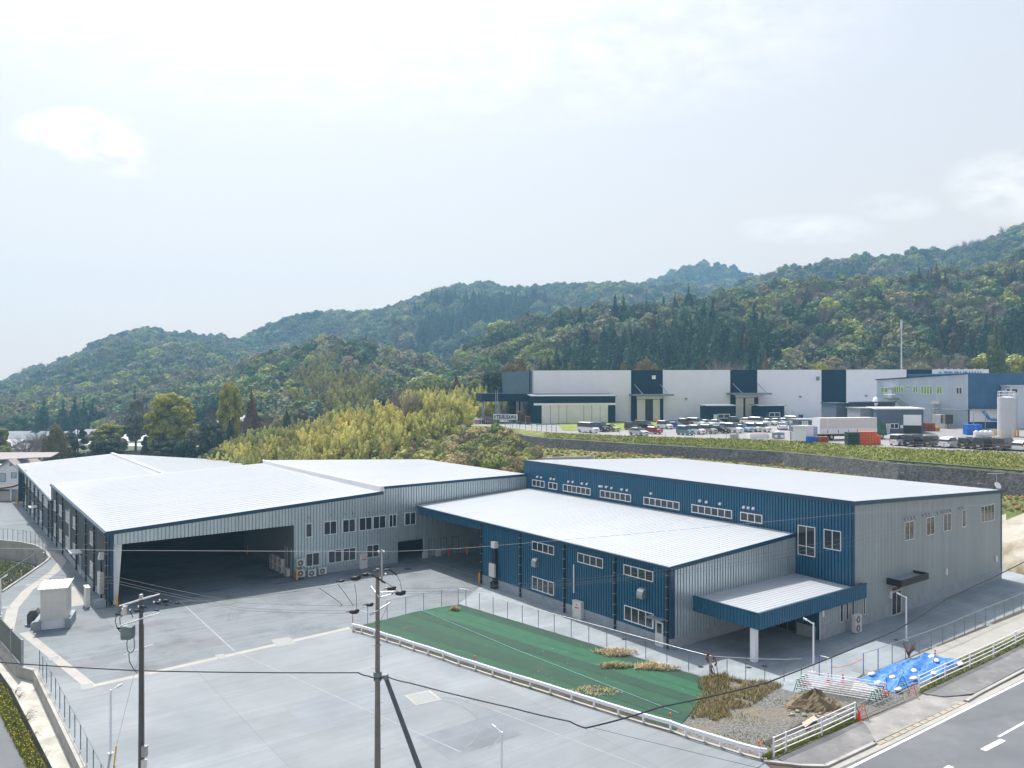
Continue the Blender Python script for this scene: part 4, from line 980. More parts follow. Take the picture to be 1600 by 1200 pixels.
# ---------------------------------------------------------------- fences
def wiremat():
    m = bpy.data.materials.new('chain_link_mesh'); m.use_nodes = True; t = m.node_tree; n = t.nodes
    b = n['Principled BSDF']; b.inputs['Base Color'].default_value = (.33, .42, .45, 1); b.inputs['Metallic'].default_value = .3; b.inputs['Roughness'].default_value = .5
    tcn = n.new('ShaderNodeNewGeometry'); sp = n.new('ShaderNodeSeparateXYZ'); t.links.new(tcn.outputs['Position'], sp.inputs[0])
    def mth(op, a, b_=None):
        q = n.new('ShaderNodeMath'); q.operation = op
        for i, x in enumerate((a, b_)):
            if x is None: continue
            if isinstance(x, (int, float)): q.inputs[i].default_value = x
            else: t.links.new(x, q.inputs[i])
        return q.outputs[0]
    h = mth('SUBTRACT', mth('MULTIPLY', sp.outputs[0], .8), mth('MULTIPLY', sp.outputs[1], .6))
    p = mth('LESS_THAN', mth('FRACT', mth('MULTIPLY', mth('ADD', h, sp.outputs[2]), 11.0)), .02)
    q = mth('LESS_THAN', mth('FRACT', mth('MULTIPLY', mth('SUBTRACT', h, sp.outputs[2]), 11.0)), .02)
    a = mth('MAXIMUM', p, q); t.links.new(a, b.inputs['Alpha'])
    return m
M_mesh = wiremat()
def fence(name, label, pts, h, m=None, z0=0.0, r=.03, mesh=True, mm=None, rails=(1.0,)):
    tb = thing(name, label, 'fence', (pts[0][0], pts[0][1], z0))
    for x, y in pts:
        k = MB(); k.cyl((x, y, z0), (x, y, z0 + h), r, r, 6); k.build('post', m or M_galvdull, tb)
    k = MB()
    for q in rails: k.tube([(x, y, z0 + h * q) for x, y in pts], r * .8, 6)
    k.build('top_rail', m or M_galv, tb)
    if mesh:
        k = MB()
        for (x0, y0), (x1, y1) in zip(pts[:-1], pts[1:]): k.add([(x0, y0, z0 + .06), (x1, y1, z0 + .06), (x1, y1, z0 + h - .02), (x0, y0, z0 + h - .02)], [(0, 1, 2, 3)])
        k.build('wire_mesh', mm or M_mesh, tb)
    return tb
fence('chain_link_fence', 'chain link fence along the far edge of the green sheet', GP([(551, 983), (574.5, 974), (605, 965), (634, 959), (662, 953), (690, 947.5), (716, 944), (728, 946), (749, 952), (770.5, 959), (793, 966), (816, 972.5), (841, 980), (866, 987.5), (892.5, 995), (920, 1003), (948, 1011), (978, 1020), (1009, 1029), (1042, 1039), (1076, 1049), (1111, 1058.5), (1136, 1060.5), (1165, 1062), (1195, 1063.5), (1225, 1064), (1252, 1063)]), 1.6)
fence('chain_link_fence', 'chain link fence between the footpath and the yard beside the blue tarpaulin', GP([(1372, 1046), (1394, 1037), (1415, 1029.5), (1436, 1021.5), (1455, 1014.5), (1473, 1007), (1491, 1000), (1507, 992), (1524, 984.5), (1539.5, 977.5), (1554.5, 971), (1569, 965), (1583, 959), (1596, 953), (1612, 947), (1630, 940), (1650, 933)]), 1.6)
M_bp = mat('blue_post', (.06, .16, .5), .5)
for a_ in (((1280, 1057), (1299.5, 1062)), ((1349, 1053), (1372, 1046))):
    tb = thing('blue_fence', 'pair of blue posts left of the orange rope gap' if a_[0][0] < 1300 else 'tall blue posts right of the orange rope gap', 'fence', (*G(*a_[0]), 0))
    for p in a_:
        x, y = G(*p); k = MB(); k.cyl((x, y, 0), (x, y, 1.6), .035, .035, 6); k.build('post', M_bp, tb)
    k = MB(); k.cyl((*G(*a_[0]), 1.58), (*G(*a_[1]), 1.58), .025, .025, 6); k.build('top_rail', M_galv, tb)
rp0, rp1 = G(1299.5, 1062), G(1349, 1053); k = MB()
k.tube([(rp0[0] + (rp1[0] - rp0[0]) * t, rp0[1] + (rp1[1] - rp0[1]) * t, .95 + .25 * t - .45 * 4 * t * (1 - t) * .5) for t in [i / 8 for i in range(9)]], .022, 5)
tag(k.build('rope', M_orange), 'orange rope sagging across the gap between the blue posts', 'rope')
fence('chain_link_fence', 'fence running down on the retaining wall at lower left', [G(px, py, .12) for px, py in ((62, 1046), (67, 1056), (73, 1067), (80, 1081), (87, 1093), (93.5, 1107), (101, 1121), (109, 1138), (117, 1153), (126, 1171), (136, 1192), (146, 1212), (158, 1236), (172, 1262))], 1.5, M_galvdull, .12)
pf = [G(px, py, .12) for px, py in ((0, 924), (20, 909), (38.5, 897), (56, 884.5), (70, 876.5), (71.5, 869), (67, 859.5), (61, 855), (55, 851.5), (48, 849), (41, 847.5), (36, 846.5), (28, 846), (20, 845), (12, 844), (5, 844), (-10, 843))]
fence('chain_link_fence', 'fence curving round the sunken grass plot at the left', pf, 1.6, M_galvdull, .12)
# solid screen at the left edge
sc = [G(px, py, .12) for px, py in ((-60, 940), (0, 1001), (17, 1021), (34, 1040))]
tb = thing('screen_fence', 'dark louvred screen fence on the retaining wall at the left edge', 'fence', (*sc[0], 0))
k = MB(); k2 = MB()
for (x0, y0), (x1, y1) in zip(sc[:-1], sc[1:]):
    k.hexa([(x0, y0, .2), (x1, y1, .2), (x1 + .05, y1 + .05, .2), (x0 + .05, y0 + .05, .2), (x0, y0, 2.05), (x1, y1, 2.05), (x1 + .05, y1 + .05, 2.05), (x0 + .05, y0 + .05, 2.05)])
k.build('louvre_panel', mat('screen_grey', (.13, .15, .165), .6, .3, .15, 6, stretch=(1, 1, 12)), tb)
for x, y in sc: k2.box(x - .04, x + .1, y - .04, y + .1, .1, 2.15)
k2.each('post', M_galv, tb)

# white guardrail behind the kerb
gp = GP([(551, 986), (565, 989), (584.5, 995), (604, 1002), (624.5, 1008), (646, 1015.5), (669, 1022.5), (692, 1030), (716.5, 1039), (742.5, 1047), (769.5, 1056), (798, 1065), (828, 1074), (859.5, 1084), (893, 1095), (928, 1106), (966, 1118), (1005, 1130), (1047.5, 1142), (1071, 1151), (1100, 1160), (1126, 1168), (1156, 1177.5), (1188, 1186), (1198, 1187)])
tb = thing('guardrail', 'long white guardrail along the kerb of the front yard', 'guardrail', (*gp[0], 0))
for x, y in gp[:-1]:
    k = MB(); k.box(x - .06, x + .06, y - .06, y + .06, 0, .68); k.build('post', M_whitep, tb)
k = MB()
prof = [(0, .42), (.07, .47), (.02, .53), (.02, .57), (.07, .63), (.07, .67), (0, .72)]
for i, (x, y) in enumerate(gp):
    a_, b_ = gp[max(0, i - 1)], gp[min(len(gp) - 1, i + 1)]; dx, dy = b_[0] - a_[0], b_[1] - a_[1]; L = math.hypot(dx, dy); nx, ny = dy / L, -dx / L
    if ny > 0: nx, ny = -nx, -ny
    for o_, z in prof: k.v.append((x + nx * (.07 + o_), y + ny * (.07 + o_), z))
    if i:
        q = (i - 1) * 7
        for j in range(6): k.f.append((q + j, q + 7 + j, q + 8 + j, q + j + 1)); k.m.append(0); k.smooth.append(False)
k.build('rail', M_whitep, tb)
strip('kerb', [(x, y) for x, y in gp], .2, 0, M_pale, .07)
for px, py, lab in ((551, 983, 'left end of the guardrail'), (742, 1043, 'middle of the guardrail'), (1047, 1136, 'bend of the guardrail'), (1186, 1182, 'right end of the guardrail')):
    x, y = G(px, py); k = MB(); k.cyl((x, y, 0), (x, y, .8), .02, .02, 6); k.cyl((x, y, .8), (x, y, .92), .06, .06, 8)
    tag(k.build('reflector_marker', M_orange), 'small orange reflector marker behind the ' + lab, 'marker')
# white pipe fences along the road
def pipefence(pts, label):
    tb = thing('pipe_fence', label, 'fence', (*pts[0], 0))
    for x, y in pts:
        k = MB(); k.cyl((x, y, 0), (x, y, 1.22), .06, .06, 8); k.build('post', M_whitep, tb)
    for z in (.3, .6, .9, 1.18):
        k = MB(); k.tube([(x, y, z) for x, y in pts], .035, 6); k.build('rail', M_whitep, tb)
pipefence(GP([(1209, 1184), (1228, 1175), (1284, 1151), (1336, 1126)]), 'white four-rail pipe fence left of the driveway gap')
pipefence(GP([(1436, 1082), (1477, 1062), (1515.5, 1044.5), (1552.5, 1027), (1587, 1009), (1625, 990), (1665, 969)]), 'white four-rail pipe fence right of the driveway gap')

# ---------------------------------------------------------------- work site things at the lower right
def lump(name, px, py, rx, ry, h, m, seed, label, cat, n=40, rough=.25, z0=0, rot=0):
    x0, y0 = G(px, py); v = []; f = []; r = random.Random(seed); ph = [r.uniform(0, 6) for _ in range(8)]
    K = 14
    for j in range(K + 1):
        q = j / K
        for i in range(n):
            a = 2 * math.pi * i / n
            w = 1 + rough * (math.sin(a * 2 + ph[0]) * .5 + math.sin(a * 5 + ph[1]) * .3 + math.sin(a * 9 + ph[2]) * .2)
            R_ = (1 - q) * w
            z = h * (1 - (1 - q) ** 1.5) * (1 + .25 * math.sin(a * 3 + ph[3] + q * 4)) + rough * .25 * h * math.sin(a * 7 + q * 11 + ph[4]) * (q > 0) + r.uniform(-1, 1) * rough * .22 * h * (q > 0)
            v.append((x0 + rx * R_ * math.cos(a) * math.cos(rot) - ry * R_ * math.sin(a) * math.sin(rot), y0 + rx * R_ * math.cos(a) * math.sin(rot) + ry * R_ * math.sin(a) * math.cos(rot), z0 + max(0, z)))
    for j in range(K):
        for i in range(n): f.append((j * n + i, j * n + (i + 1) % n, (j + 1) * n + (i + 1) % n, (j + 1) * n + i))
    k = MB(); k.add(v, f, 0, False)
    return tag(k.build(name, m), label, cat)
lump('soil_heap', 1272, 1104, 1.75, 1.35, .95, mat('heaped_soil', (.20, .16, .095), .95, 0, .3, 2.5, 6, bump=1, bscale=8, dirt=((.13, .09, .05), 1.2, .5, .7)), 3, 'heap of brown soil behind the pipe fence', 'soil heap', rough=.35)
k = MB(); r = random.Random(7)
for _ in range(60):
    px, py = r.uniform(1228, 1308), r.uniform(1098, 1122); x, y = G(px, py); s = r.uniform(.05, .2); k.sph((x, y, s * .4), s, s * .8, s * .6, 6, 4)
tag(k.build('rubble', mat('pale_rubble', (.36, .31, .22), .95, 0, .25, 3)), kind='stuff')
k = MB(); q = GP([(1253, 1135), (1272, 1123), (1277, 1129), (1258, 1142)]); k.prism(q, .2, .24); tag(k.build('board', mat('pink_board', (.55, .36, .27), .8)), 'pinkish plank lying behind the left pipe fence', 'board')
q = GP([(1195, 1165), (1258, 1131)])
strip('ditch', q, .5, .02, mat('ditch_dark', (.05, .045, .035), .95))
# blue tarpaulin
TQ = [G(1335, 1063), G(1400, 1084), G(1512, 1036), G(1445, 1021)]
tbt = thing('tarpaulin', 'crumpled bright blue tarpaulin over the footpath', 'tarpaulin', (*TQ[0], 0))
v = []; f = []; N = 44
def tarp_z(s, t, x, y):
    e = min(s, t, 1 - s, 1 - t)
    z = .12 + .10 * math.sin(x * 2.3 + 1.3 * math.sin(y * 1.7)) + .07 * math.sin(x * 5.1 - y * 4.3) + .05 * math.sin(y * 9.0 + x * 3) + .03 * math.sin(x * 17 + y * 7)
    return max(.03, .06 + z * min(1, e * 7) + .02 * math.sin(x * 31 + y * 23))
def tarp_p(s, t):
    x = (TQ[0][0] * (1 - s) + TQ[1][0] * s) * (1 - t) + (TQ[3][0] * (1 - s) + TQ[2][0] * s) * t
    y = (TQ[0][1] * (1 - s) + TQ[1][1] * s) * (1 - t) + (TQ[3][1] * (1 - s) + TQ[2][1] * s) * t
    x += .25 * math.sin(t * 9 + s * 3) * (s in (0, 1) or s > .9 or s < .1); y += .2 * math.sin(s * 11) * (t < .08 or t > .92)
    return x, y
for i in range(N + 1):
    for j in range(N * 2 + 1):
        s, t = i / N, j / (N * 2); x, y = tarp_p(s, t); v.append((x, y, tarp_z(s, t, x, y)))
W_ = N * 2 + 1
for i in range(N):
    for j in range(N * 2): f.append((i * W_ + j, (i + 1) * W_ + j, (i + 1) * W_ + j + 1, i * W_ + j + 1))
k = MB(); k.add(v, f, 0, True); k.build('sheet', mat('blue_tarp', (.05, .20, .54), .6, 0, .18, 1.5, 5, bump=.3, bscale=6), tbt)
M_bag = mat('white_sandbag', (.72, .74, .78), .7, 0, .08, 5, bump=.4)
for i, (px, py) in enumerate(((1362, 1054), (1394, 1059), (1428, 1049), (1427, 1061), (1455, 1027), (1463, 1033), (1372, 1068), (1500, 1038), (1459, 1053), (1403, 1078))):
    x, y = G(px, py, .2)
    k = MB(); a = .6 + .2 * (i % 3)
    n_ = 14; vv = []; ff = []
    for j in range(9):
        t = -1 + j / 4
        rr = (1 - abs(t) ** 3) ** .5
        for q in range(n_):
            an = 2 * math.pi * q / n_
            lx, ly, lz_ = t * .36, rr * .2 * math.cos(an), rr * .11 * math.sin(an) + .09 + .02 * math.sin(q * 3 + j * 2 + i)
            vv.append((x + lx * math.cos(a) - ly * math.sin(a), y + lx * math.sin(a) + ly * math.cos(a), .17 + max(-.02, lz_)))
    for j in range(8):
        for q in range(n_): ff.append((j * n_ + q, j * n_ + (q + 1) % n_, (j + 1) * n_ + (q + 1) % n_, (j + 1) * n_ + q))
    k.add(vv, ff, 0, True)
    tag(k.build('sandbag', M_bag), 'white sandbag on the blue tarpaulin, ' + ORD[i] + ' one counting from its left end' if 0 else ['white sandbag nearest the left corner of the blue tarpaulin', 'white sandbag at the left foot of a loose bar on the tarpaulin', 'white sandbag in the centre of the tarpaulin with a bar behind it', 'white sandbag just below the central bag on the tarpaulin', 'white sandbag at the top of the tarpaulin beside the cone', 'white sandbag right under the top bag near the cone', 'white sandbag half hidden behind the barrier ends at the tarpaulin', 'white sandbag at the right corner of the tarpaulin behind the pipe fence', 'white sandbag on the lower edge of the tarpaulin behind the first fence rails', 'white sandbag beside the green stand at the bottom of the tarpaulin'][i], 'sandbag', 'sandbags holding down the blue tarpaulin')
for i, (p, q) in enumerate((((1378, 1067), (1413, 1052)), ((1430, 1049), (1466, 1033)))):
    k = MB(); k.cyl((*G(*p), .42), (*G(*q), .45), .03, .03, 6); tag(k.build('steel_pipe', M_galv), ('left' if i == 0 else 'right') + ' loose pipe lying on the blue tarpaulin', 'pipe')
# cones
M_cone = mat('cone_red', (.75, .035, .03), .5, 0, .1); M_conep = mat('cone_pink', (.72, .05, .12), .5, 0, .1)
def cone(px, py, label, m=None, stripes=2):
    x, y = G(px, py); tb = thing('traffic_cone', label, 'cone', (x, y, 0), 0, 'traffic cones around the barriers')
    k = MB(); k.box(x - .19, x + .19, y - .19, y + .19, 0, .035); k.cyl((x, y, .035), (x, y, .72), .15, .03, 14); k.build('cone_body', m or M_cone, tb)
    if stripes:
        k = MB()
        for z0, z1 in ((.26, .38), (.48, .58))[:stripes]:
            rr = lambda z: .15 - (z - .035) / .685 * .12 + .004
            k.cyl((x, y, z0), (x, y, z1), rr(z0), rr(z1), 14, caps=False)
        k.build('reflective_band', M_whitep, tb)
    return tb
cone(1342, 1126, 'plain red cone against the end post of the white pipe fence', stripes=0)
cone(1461, 1029, 'pink banded cone standing at the top of the blue tarpaulin', M_conep)
cone(1262, 1068, 'banded cone at the left behind the stacked barriers', M_conep)
cone(1256, 1071, 'orange cone beside the leftmost barrier ends', M_cone)
cone(1294, 1067, 'small banded cone behind the middle of the stacked barriers', M_conep)
cone(1317, 1068, 'banded cone behind the barriers nearest the blue tarpaulin', M_conep)
cone(1380, 1086, 'red cone among the green stands at the right end of the barriers', M_conep)
# green A-stands and pipes
def astand(px, py, label, m=None, h=.95, w=.6, rot=1.25, z=0):
    x, y = G(px, py); tb = thing('barrier_stand', label, 'stand', (x, y, z), 0, 'A-shaped barrier stands')
    c, s = math.cos(rot), math.sin(rot); k = MB()
    P = lambda a, b, zz: (x + a * c - b * s, y + a * s + b * c, z + zz)
    for sgn in (-1, 1):
        k.cyl(P(0, sgn * w / 2, 0), P(0, sgn * .04, h), .025, .025, 6)
    k.cyl(P(0, -w * .36, h * .3), P(0, w * .36, h * .3), .02, .02, 6); k.cyl(P(0, -w * .22, h * .62), P(0, w * .22, h * .62), .02, .02, 6)
    k.cyl(P(-.12, 0, h - .04), P(.12, 0, h - .04), .03, .03, 6)
    k.build('frame', m or M_green, tb); return tb
ls = [(1247, 1081.5), (1251, 1079), (1255, 1076.5), (1259.5, 1074)]
rs = [(1364, 1101), (1369, 1098), (1373, 1095.5), (1378, 1092)]
for i, (p, q) in enumerate(zip(ls, rs)):
    astand(*p, 'green A-stand at the left end of the barrier pipes, ' + ['nearest the camera', 'second from the camera', 'third from the camera', 'farthest from the camera'][i], rot=1.25)
    astand(*q, 'green A-stand at the right end of the barrier pipes, ' + ['nearest the camera', 'second from the camera', 'third from the camera', 'farthest from the camera'][i], rot=1.25)
    xa, ya = G(*p); xb, yb = G(*q); ex, ey = (xb - xa) * .03, (yb - ya) * .03
    for j, z in enumerate((.93, .60, .30)):
        k = MB(); k.cyl((xa - ex, ya - ey, z + .02), (xb + ex, yb + ey, z + .02), .028, .028, 8)
        tag(k.build('barrier_pipe', M_whitep), ['top', 'middle', 'bottom'][j] + ' white pipe of the ' + ['nearest', 'second', 'third', 'farthest'][i] + ' row of barriers', 'pipe', 'pipes laid across the green stands')
xa, ya = G(1262, 1070); xb, yb = G(1384, 1088)
for j, z in enumerate((.95, .7)):
    k = MB(); k.cyl((xa, ya, z), (xb, yb, z), .028, .028, 8); tag(k.build('barrier_pipe', M_whitep), ['upper', 'lower'][j] + ' white pipe of the hindmost barrier against the cones', 'pipe', 'pipes laid across the green stands')
astand(1336, 1121, 'green A-stand behind the end post of the pipe fence', rot=1.4); astand(1410, 1078, 'large green A-stand at the right end of the driveway barrier', h=1.0, w=.9, rot=1.5)
M_or2 = M_orange
astand(1349, 1124, 'orange A-stand next to the plain red cone', M_or2, .95, .6, 1.3); astand(1426, 1089, 'orange A-stand at the right edge of the driveway gap', M_or2, .95, .6, 1.3)
astand(1383, 1089, 'orange A-stand at the tarpaulin end of the stacked barriers', M_orange, .9, .55, 1.3)
for j, (p, q, z) in enumerate((((1338, 1122), (1428, 1083), .92), ((1345, 1124), (1426, 1088), .62), ((1345, 1125), (1424, 1091), .22))):
    k = MB(); k.cyl((*G(*p), z), (*G(*q), z + .02), .028, .028, 8); tag(k.build('barrier_pipe', M_galv), ['top', 'middle', 'lowest'][j] + ' grey pipe closing the driveway gap', 'pipe', 'pipes closing the driveway gap')
x, y = G(1420, 1028); r = random.Random(5); k = MB()
for _ in range(38):
    a = r.uniform(0, 6.28); L = r.uniform(.5, .8); h = r.uniform(.7, 1.35)
    k.tube([(x, y, 0), (x + .12 * math.cos(a), y + .12 * math.sin(a), h * .4), (x + L * .75 * math.cos(a), y + L * .75 * math.sin(a), h)], .012, 4)
tag(k.build('bare_shrub', mat('shrub_twig', (.14, .085, .075), .9)), 'small leafless shrub behind the top of the blue tarpaulin', 'shrub')
# street lamps
def lamp(px, d, label, h=3.75, dirx=-.55, diry=.3):
    x, y = D(px, d); tb = thing('yard_lamp', label, 'lamp', (x, y, 0), 0, 'slim white yard lamps')
    k = MB(); k.cyl((x, y, 0), (x, y, h), .075, .06, 10); k.cyl((x, y, 0), (x, y, .05), .16, .16, 10); k.build('pole', M_whitep, tb)
    k = MB(); k.cyl((x, y, h - .08), (x + dirx, y + diry, h + .22), .04, .05, 8); k.build('arm', M_whitep, tb)
    k = MB(); k.cyl((x + dirx * .75, y + diry * .75, h + .14), (x + dirx * 1.2, y + diry * 1.2, h + .26), .09, .07, 8); k.build('lamp_head', M_white, tb)
lamp(1271, 60.6, 'white yard lamp in front of the entrance canopy'); lamp(1416, 68, 'white yard lamp in front of the grey end wall door')
lamp(173, 47.2, 'white yard lamp beside the left utility pole', 3.8, .5, .2); lamp(784, 41.5, 'white yard lamp at the bottom right of the front yard', 3.8, -.45, .2)
lamp(1, 76, 'white yard lamp at the left edge beside the sunken plot', 3.4, .4, .2)
x, y = G(178, 1197); k = MB(); k.cyl((x, y, 0), (x + .15, y, 1.2), .045, .045, 8)
tag(k.build('guy_guard', M_yellow), 'yellow and black guard of a guy wire at the foot of the left pole', 'guy guard')
k = MB(); k.cyl((x + .15, y, 1.2), (*D(221, 44), 7.5), .008, .008, 4); tag(k.build('guy_wire', M_galvdull), 'thin stay wire running from the left utility pole to its yellow guard', 'wire')
# utility cubicle shed on its plinth
c0 = G(62, 985); c1 = G(104, 981)
ang = math.atan2(c1[1] - c0[1], c1[0] - c0[0]); F2 = Fr(c0[0], c0[1], ang); Lw = math.hypot(c1[0] - c0[0], c1[1] - c0[1])
tb = thing('transformer_cubicle', 'beige transformer cubicle with a ribbed white roof on a concrete plinth', 'cubicle', (*c0, 0), ang)
k = MB(F2); k.box(-.45, .1, -.2, 2.9, 0, .85); k.box(Lw - .1, Lw + .35, -.2, 2.9, 0, .85); k.each('plinth', M_found, tb)
k = MB(F2); k.box(.1, Lw - .1, .1, 2.7, .0, .84); k.build('base_panel', M_white, tb)
k = MB(F2); k.box(.05, Lw, .0, 2.6, .86, 3.6); k.build('cubicle_body', M_ac, tb)
k = MB(F2); k.hexa([(-.15, -.2, 3.6), (Lw + .15, -.2, 3.6), (Lw + .15, 2.8, 3.75), (-.15, 2.8, 3.75), (-.15, -.2, 3.68), (Lw + .15, -.2, 3.68), (Lw + .15, 2.8, 3.83), (-.15, 2.8, 3.83)])
seams(k, [(-.15, -.2, 3.68), (Lw + .15, -.2, 3.68), (Lw + .15, 2.8, 3.83), (-.15, 2.8, 3.83)], .35, .06, .08); k.build('roof', M_flash, tb)
tb = thing('generator', 'small dark domed generator left of the transformer cubicle', 'generator', (*G(46, 975), 0), ang)
g0 = F2.inv(*G(42, 978))
k = MB(F2); k.wallprism([(g0[0], 0), (g0[0] + .9, 0), (g0[0] + .9, 1.0), (g0[0] + .7, 1.35), (g0[0] + .25, 1.35), (g0[0], 1.0)], 'a', g0[1], g0[1] + 1.1); k.build('casing', mat('generator_grey', (.1, .105, .1), .6), tb)
k = MB(F2); k.box(g0[0] - .15, g0[0] + 1.05, g0[1] - .15, g0[1] + 1.25, 0, .12); k.build('skid', M_found, tb)
g1 = F2.inv(*G(48, 984))
k = MB(F2); k.wallprism([(g1[0], 0), (g1[0] + 1.0, 0), (g1[0] + 1.0, .45), (g1[0] + .6, .75), (g1[0], .55)], 'a', g1[1], g1[1] + .7)
tag(k.build('junction_box', M_galv), 'low grey box with sloped lid in front of the transformer cubicle', 'box')

# ---------------------------------------------------------------- utility poles
M_pole = mat('pole_concrete', (.20, .185, .165), .85, 0, .15, 1.5, 5, stretch=(1, 1, .3), dirt=((.10, .10, .10), 1.0, .5, .6))
M_poled = mat('strut_pole', (.10, .115, .135), .7, .2, .15, 1.5)
PBx, PBy = D(590, 43.0); PAx, PAy = D(220.5, 44.0)
pb = thing('utility_pole', 'concrete utility pole with black cable covers in the centre', 'utility pole', (PBx, PBy, 0))
k = MB(); k.cyl((PBx, PBy, 0), (PBx, PBy, 12.0), .18, .10, 14); k.build('pole_shaft', M_pole, pb)
def zB(py): return ZP(py, 43.0)
def xB(px): return D(px, 43.0)[0]
k = MB(); k.cyl((xB(597), PBy - .1, zB(910)), (xB(597), PBy - .1, zB(858)), .055, .05, 8); k.build('top_pipe', M_galv, pb)
k = MB(); k.cyl((xB(577), PBy + .6, zB(921)), (xB(594), PBy - .3, zB(931)), .045, .045, 6); k.cyl((xB(594), PBy - .3, zB(931)), (xB(617), PBy, zB(927)), .03, .03, 6); k.cyl((xB(590), PBy, zB(926)), (xB(616), PBy, zB(924)), .03, .03, 6); k.build('crossarm', M_galv, pb)
k = MB(); k.cyl((xB(580), PBy - .35, zB(958)), (xB(608), PBy + .35, zB(945)), .05, .05, 6); k.cyl((xB(595), PBy, zB(969)), (xB(605), PBy + .2, zB(948)), .02, .02, 5); k.cyl((xB(560), PBy - .1, zB(952)), (xB(582), PBy - .3, zB(957)), .02, .02, 5); k.build('crossarm', M_galv, pb)
for px, py, s in ((556, 903, 1.5), (572, 897, 1.2), (612, 919, 1.3), (626, 926, 1.5), (578, 944, 1.1), (554, 955, 1.4), (534, 951 - 44, .9), (629, 927, .8)):
    k = MB(); x = xB(px); z = zB(py); k.sph((x, PBy - .15, z), .20 * s, .10, .085 * s, 8, 5); k.sph((x + .12 * s, PBy - .15, z + .06 * s), .1 * s, .07, .06 * s, 7, 4); k.cyl((x - .2 * s, PBy - .15, z + .03), (x - .32 * s, PBy - .15, z - .02), .03, .02, 6)
    k.build('insulator_cover', M_black, pb)
for px, py in ((562, 905), (588, 903), (603, 896), (617, 928), (604, 919), (583, 946), (592, 861), (600, 861)):
    k = MB(); k.sph((xB(px), PBy - .1, zB(py)), .07, .06, .05, 8, 5); k.build('insulator', M_white, pb)
k = MB()
k.tube([(xB(576), PBy - .2, zB(896)), (xB(582), PBy - .25, zB(896)), (xB(588), PBy - .25, zB(900)), (xB(596), PBy - .3, zB(904)), (xB(604), PBy - .3, zB(909))], .05, 6)
k.tube([(xB(600), PBy - .1, zB(890)), (xB(608), PBy - .1, zB(889)), (xB(615), PBy - .1, zB(893)), (xB(620.5), PBy - .1, zB(898))], .05, 6)
k.tube([(xB(584), PBy - .1, zB(891.5)), (xB(594), PBy - .1, zB(890.5))], .035, 6)
k.build('cable_sleeve', M_black, pb)
k = MB()
for pts in ([(604, 909), (614, 916), (622, 923)], [(620.5, 898), (626, 908), (628, 922)], [(529, 912), (540, 926), (553, 945)], [(555, 912), (558, 930), (558, 950)], [(500, 918), (515, 928), (532, 940), (535, 944), (533, 947)]):
    k = MB(); k.tube([(xB(a), PBy - .15, zB(b)) for a, b in pts], .014, 4); k.build('jumper_cable', M_black, pb)
for i in range(11):
    z = zB(1052 - 45) - i * .62
    s = 1 if i % 2 else -1
    k = MB(); k.cyl((PBx, PBy - .1, z), (PBx + s * .32, PBy - .14, z), .012, .012, 5); k.build('step_bolt', M_galvdull, pb)
k = MB(); k.cyl((PBx, PBy, zB(1049)), (PBx, PBy, zB(1056)), .23, .23, 12); k.cyl((PBx, PBy, zB(1060)), (PBx, PBy, zB(1063)), .22, .22, 12); k.cyl((PBx, PBy, zB(969)), (PBx, PBy, zB(971)), .17, .17, 12); k.cyl((PBx, PBy, zB(1006)), (PBx, PBy, zB(1008)), .19, .19, 12); k.each('clamp_band', M_galvdull, pb)
ps = thing('strut_pole', 'dark bracing pole leaning onto the central utility pole', 'strut pole', (xB(668), PBy, 0))
xa, ya = xB(603), PBy - .05; xb_, yb_ = D(672, 42.2)
k = MB(); k.cyl((xa, ya, zB(1058)), (xb_, yb_, 0), .115, .155, 12); k.build('pole_shaft', M_poled, ps)
k = MB(); k.cyl((xa - .02, ya, zB(1053)), (xa + .02, ya, zB(1060)), .16, .15, 12); k.cyl((PBx, PBy, zB(1057)), (xa, ya, zB(1057)), .05, .05, 6); k.build('head_clamp', M_galvdull, ps)
pa = thing('utility_pole', 'utility pole with switch boxes and double white crossarms at the left', 'utility pole', (PAx, PAy, 0))
def zA(py): return ZP(py, 44.0)
def xA(px): return D(px, 44.0)[0]
k = MB(); k.cyl((PAx, PAy, 0), (PAx, PAy, zA(936)), .155, .10, 14); k.build('pole_shaft', M_poled, pa)
k = MB(); k.cyl((PAx, PAy, zA(936)), (PAx, PAy, zA(929.5)), .12, .11, 12); k.sph((PAx, PAy, zA(929.5)), .11, .11, .05); k.build('pole_cap', M_galv, pa)
for y0, y1 in ((942.5, 931.5), (973.5, 961.5)):
    k = MB()
    for dy in (-.14, .14): k.cyl((xA(198) + dy * 1.2, PAy - .35 + dy, zA(y0 + (.6 if dy < 0 else -.6))), (xA(240) + dy * 1.2, PAy + .25 + dy, zA(y1 + (.6 if dy < 0 else -.6))), .04, .04, 6)
    k.build('crossarm', M_flash, pa)
k = MB(); k.cyl((xA(198), PAy - .3, zA(1021)), (xA(237), PAy + .2, zA(1008.5)), .035, .035, 6); k.build('crossarm', M_flash, pa)
k = MB(); k.cyl((xA(198), PAy - .3, zA(958)), (xA(198), PAy - .3, zA(948)), .15, .12, 10); k.sph((xA(199), PAy - .3, zA(946)), .12, .1, .08); k.build('lightning_arrester', M_ac, pa)
k = MB(); k.box(xA(196.5), xA(213.5), PAy - .6, PAy - .15, zA(991), zA(975)); k.box(xA(197.5), xA(212), PAy - .65, PAy - .1, zA(994), zA(991)); k.build('switch_box', M_galvdull, pa)
for px, py in ((206, 983), (210, 985), (245, 938), (254, 935), (221, 945), (208, 950), (203, 944)):
    k = MB(); k.sph((xA(px), PAy - .35, zA(py)), .055, .05, .055, 7, 4); k.build('insulator', M_white, pa)
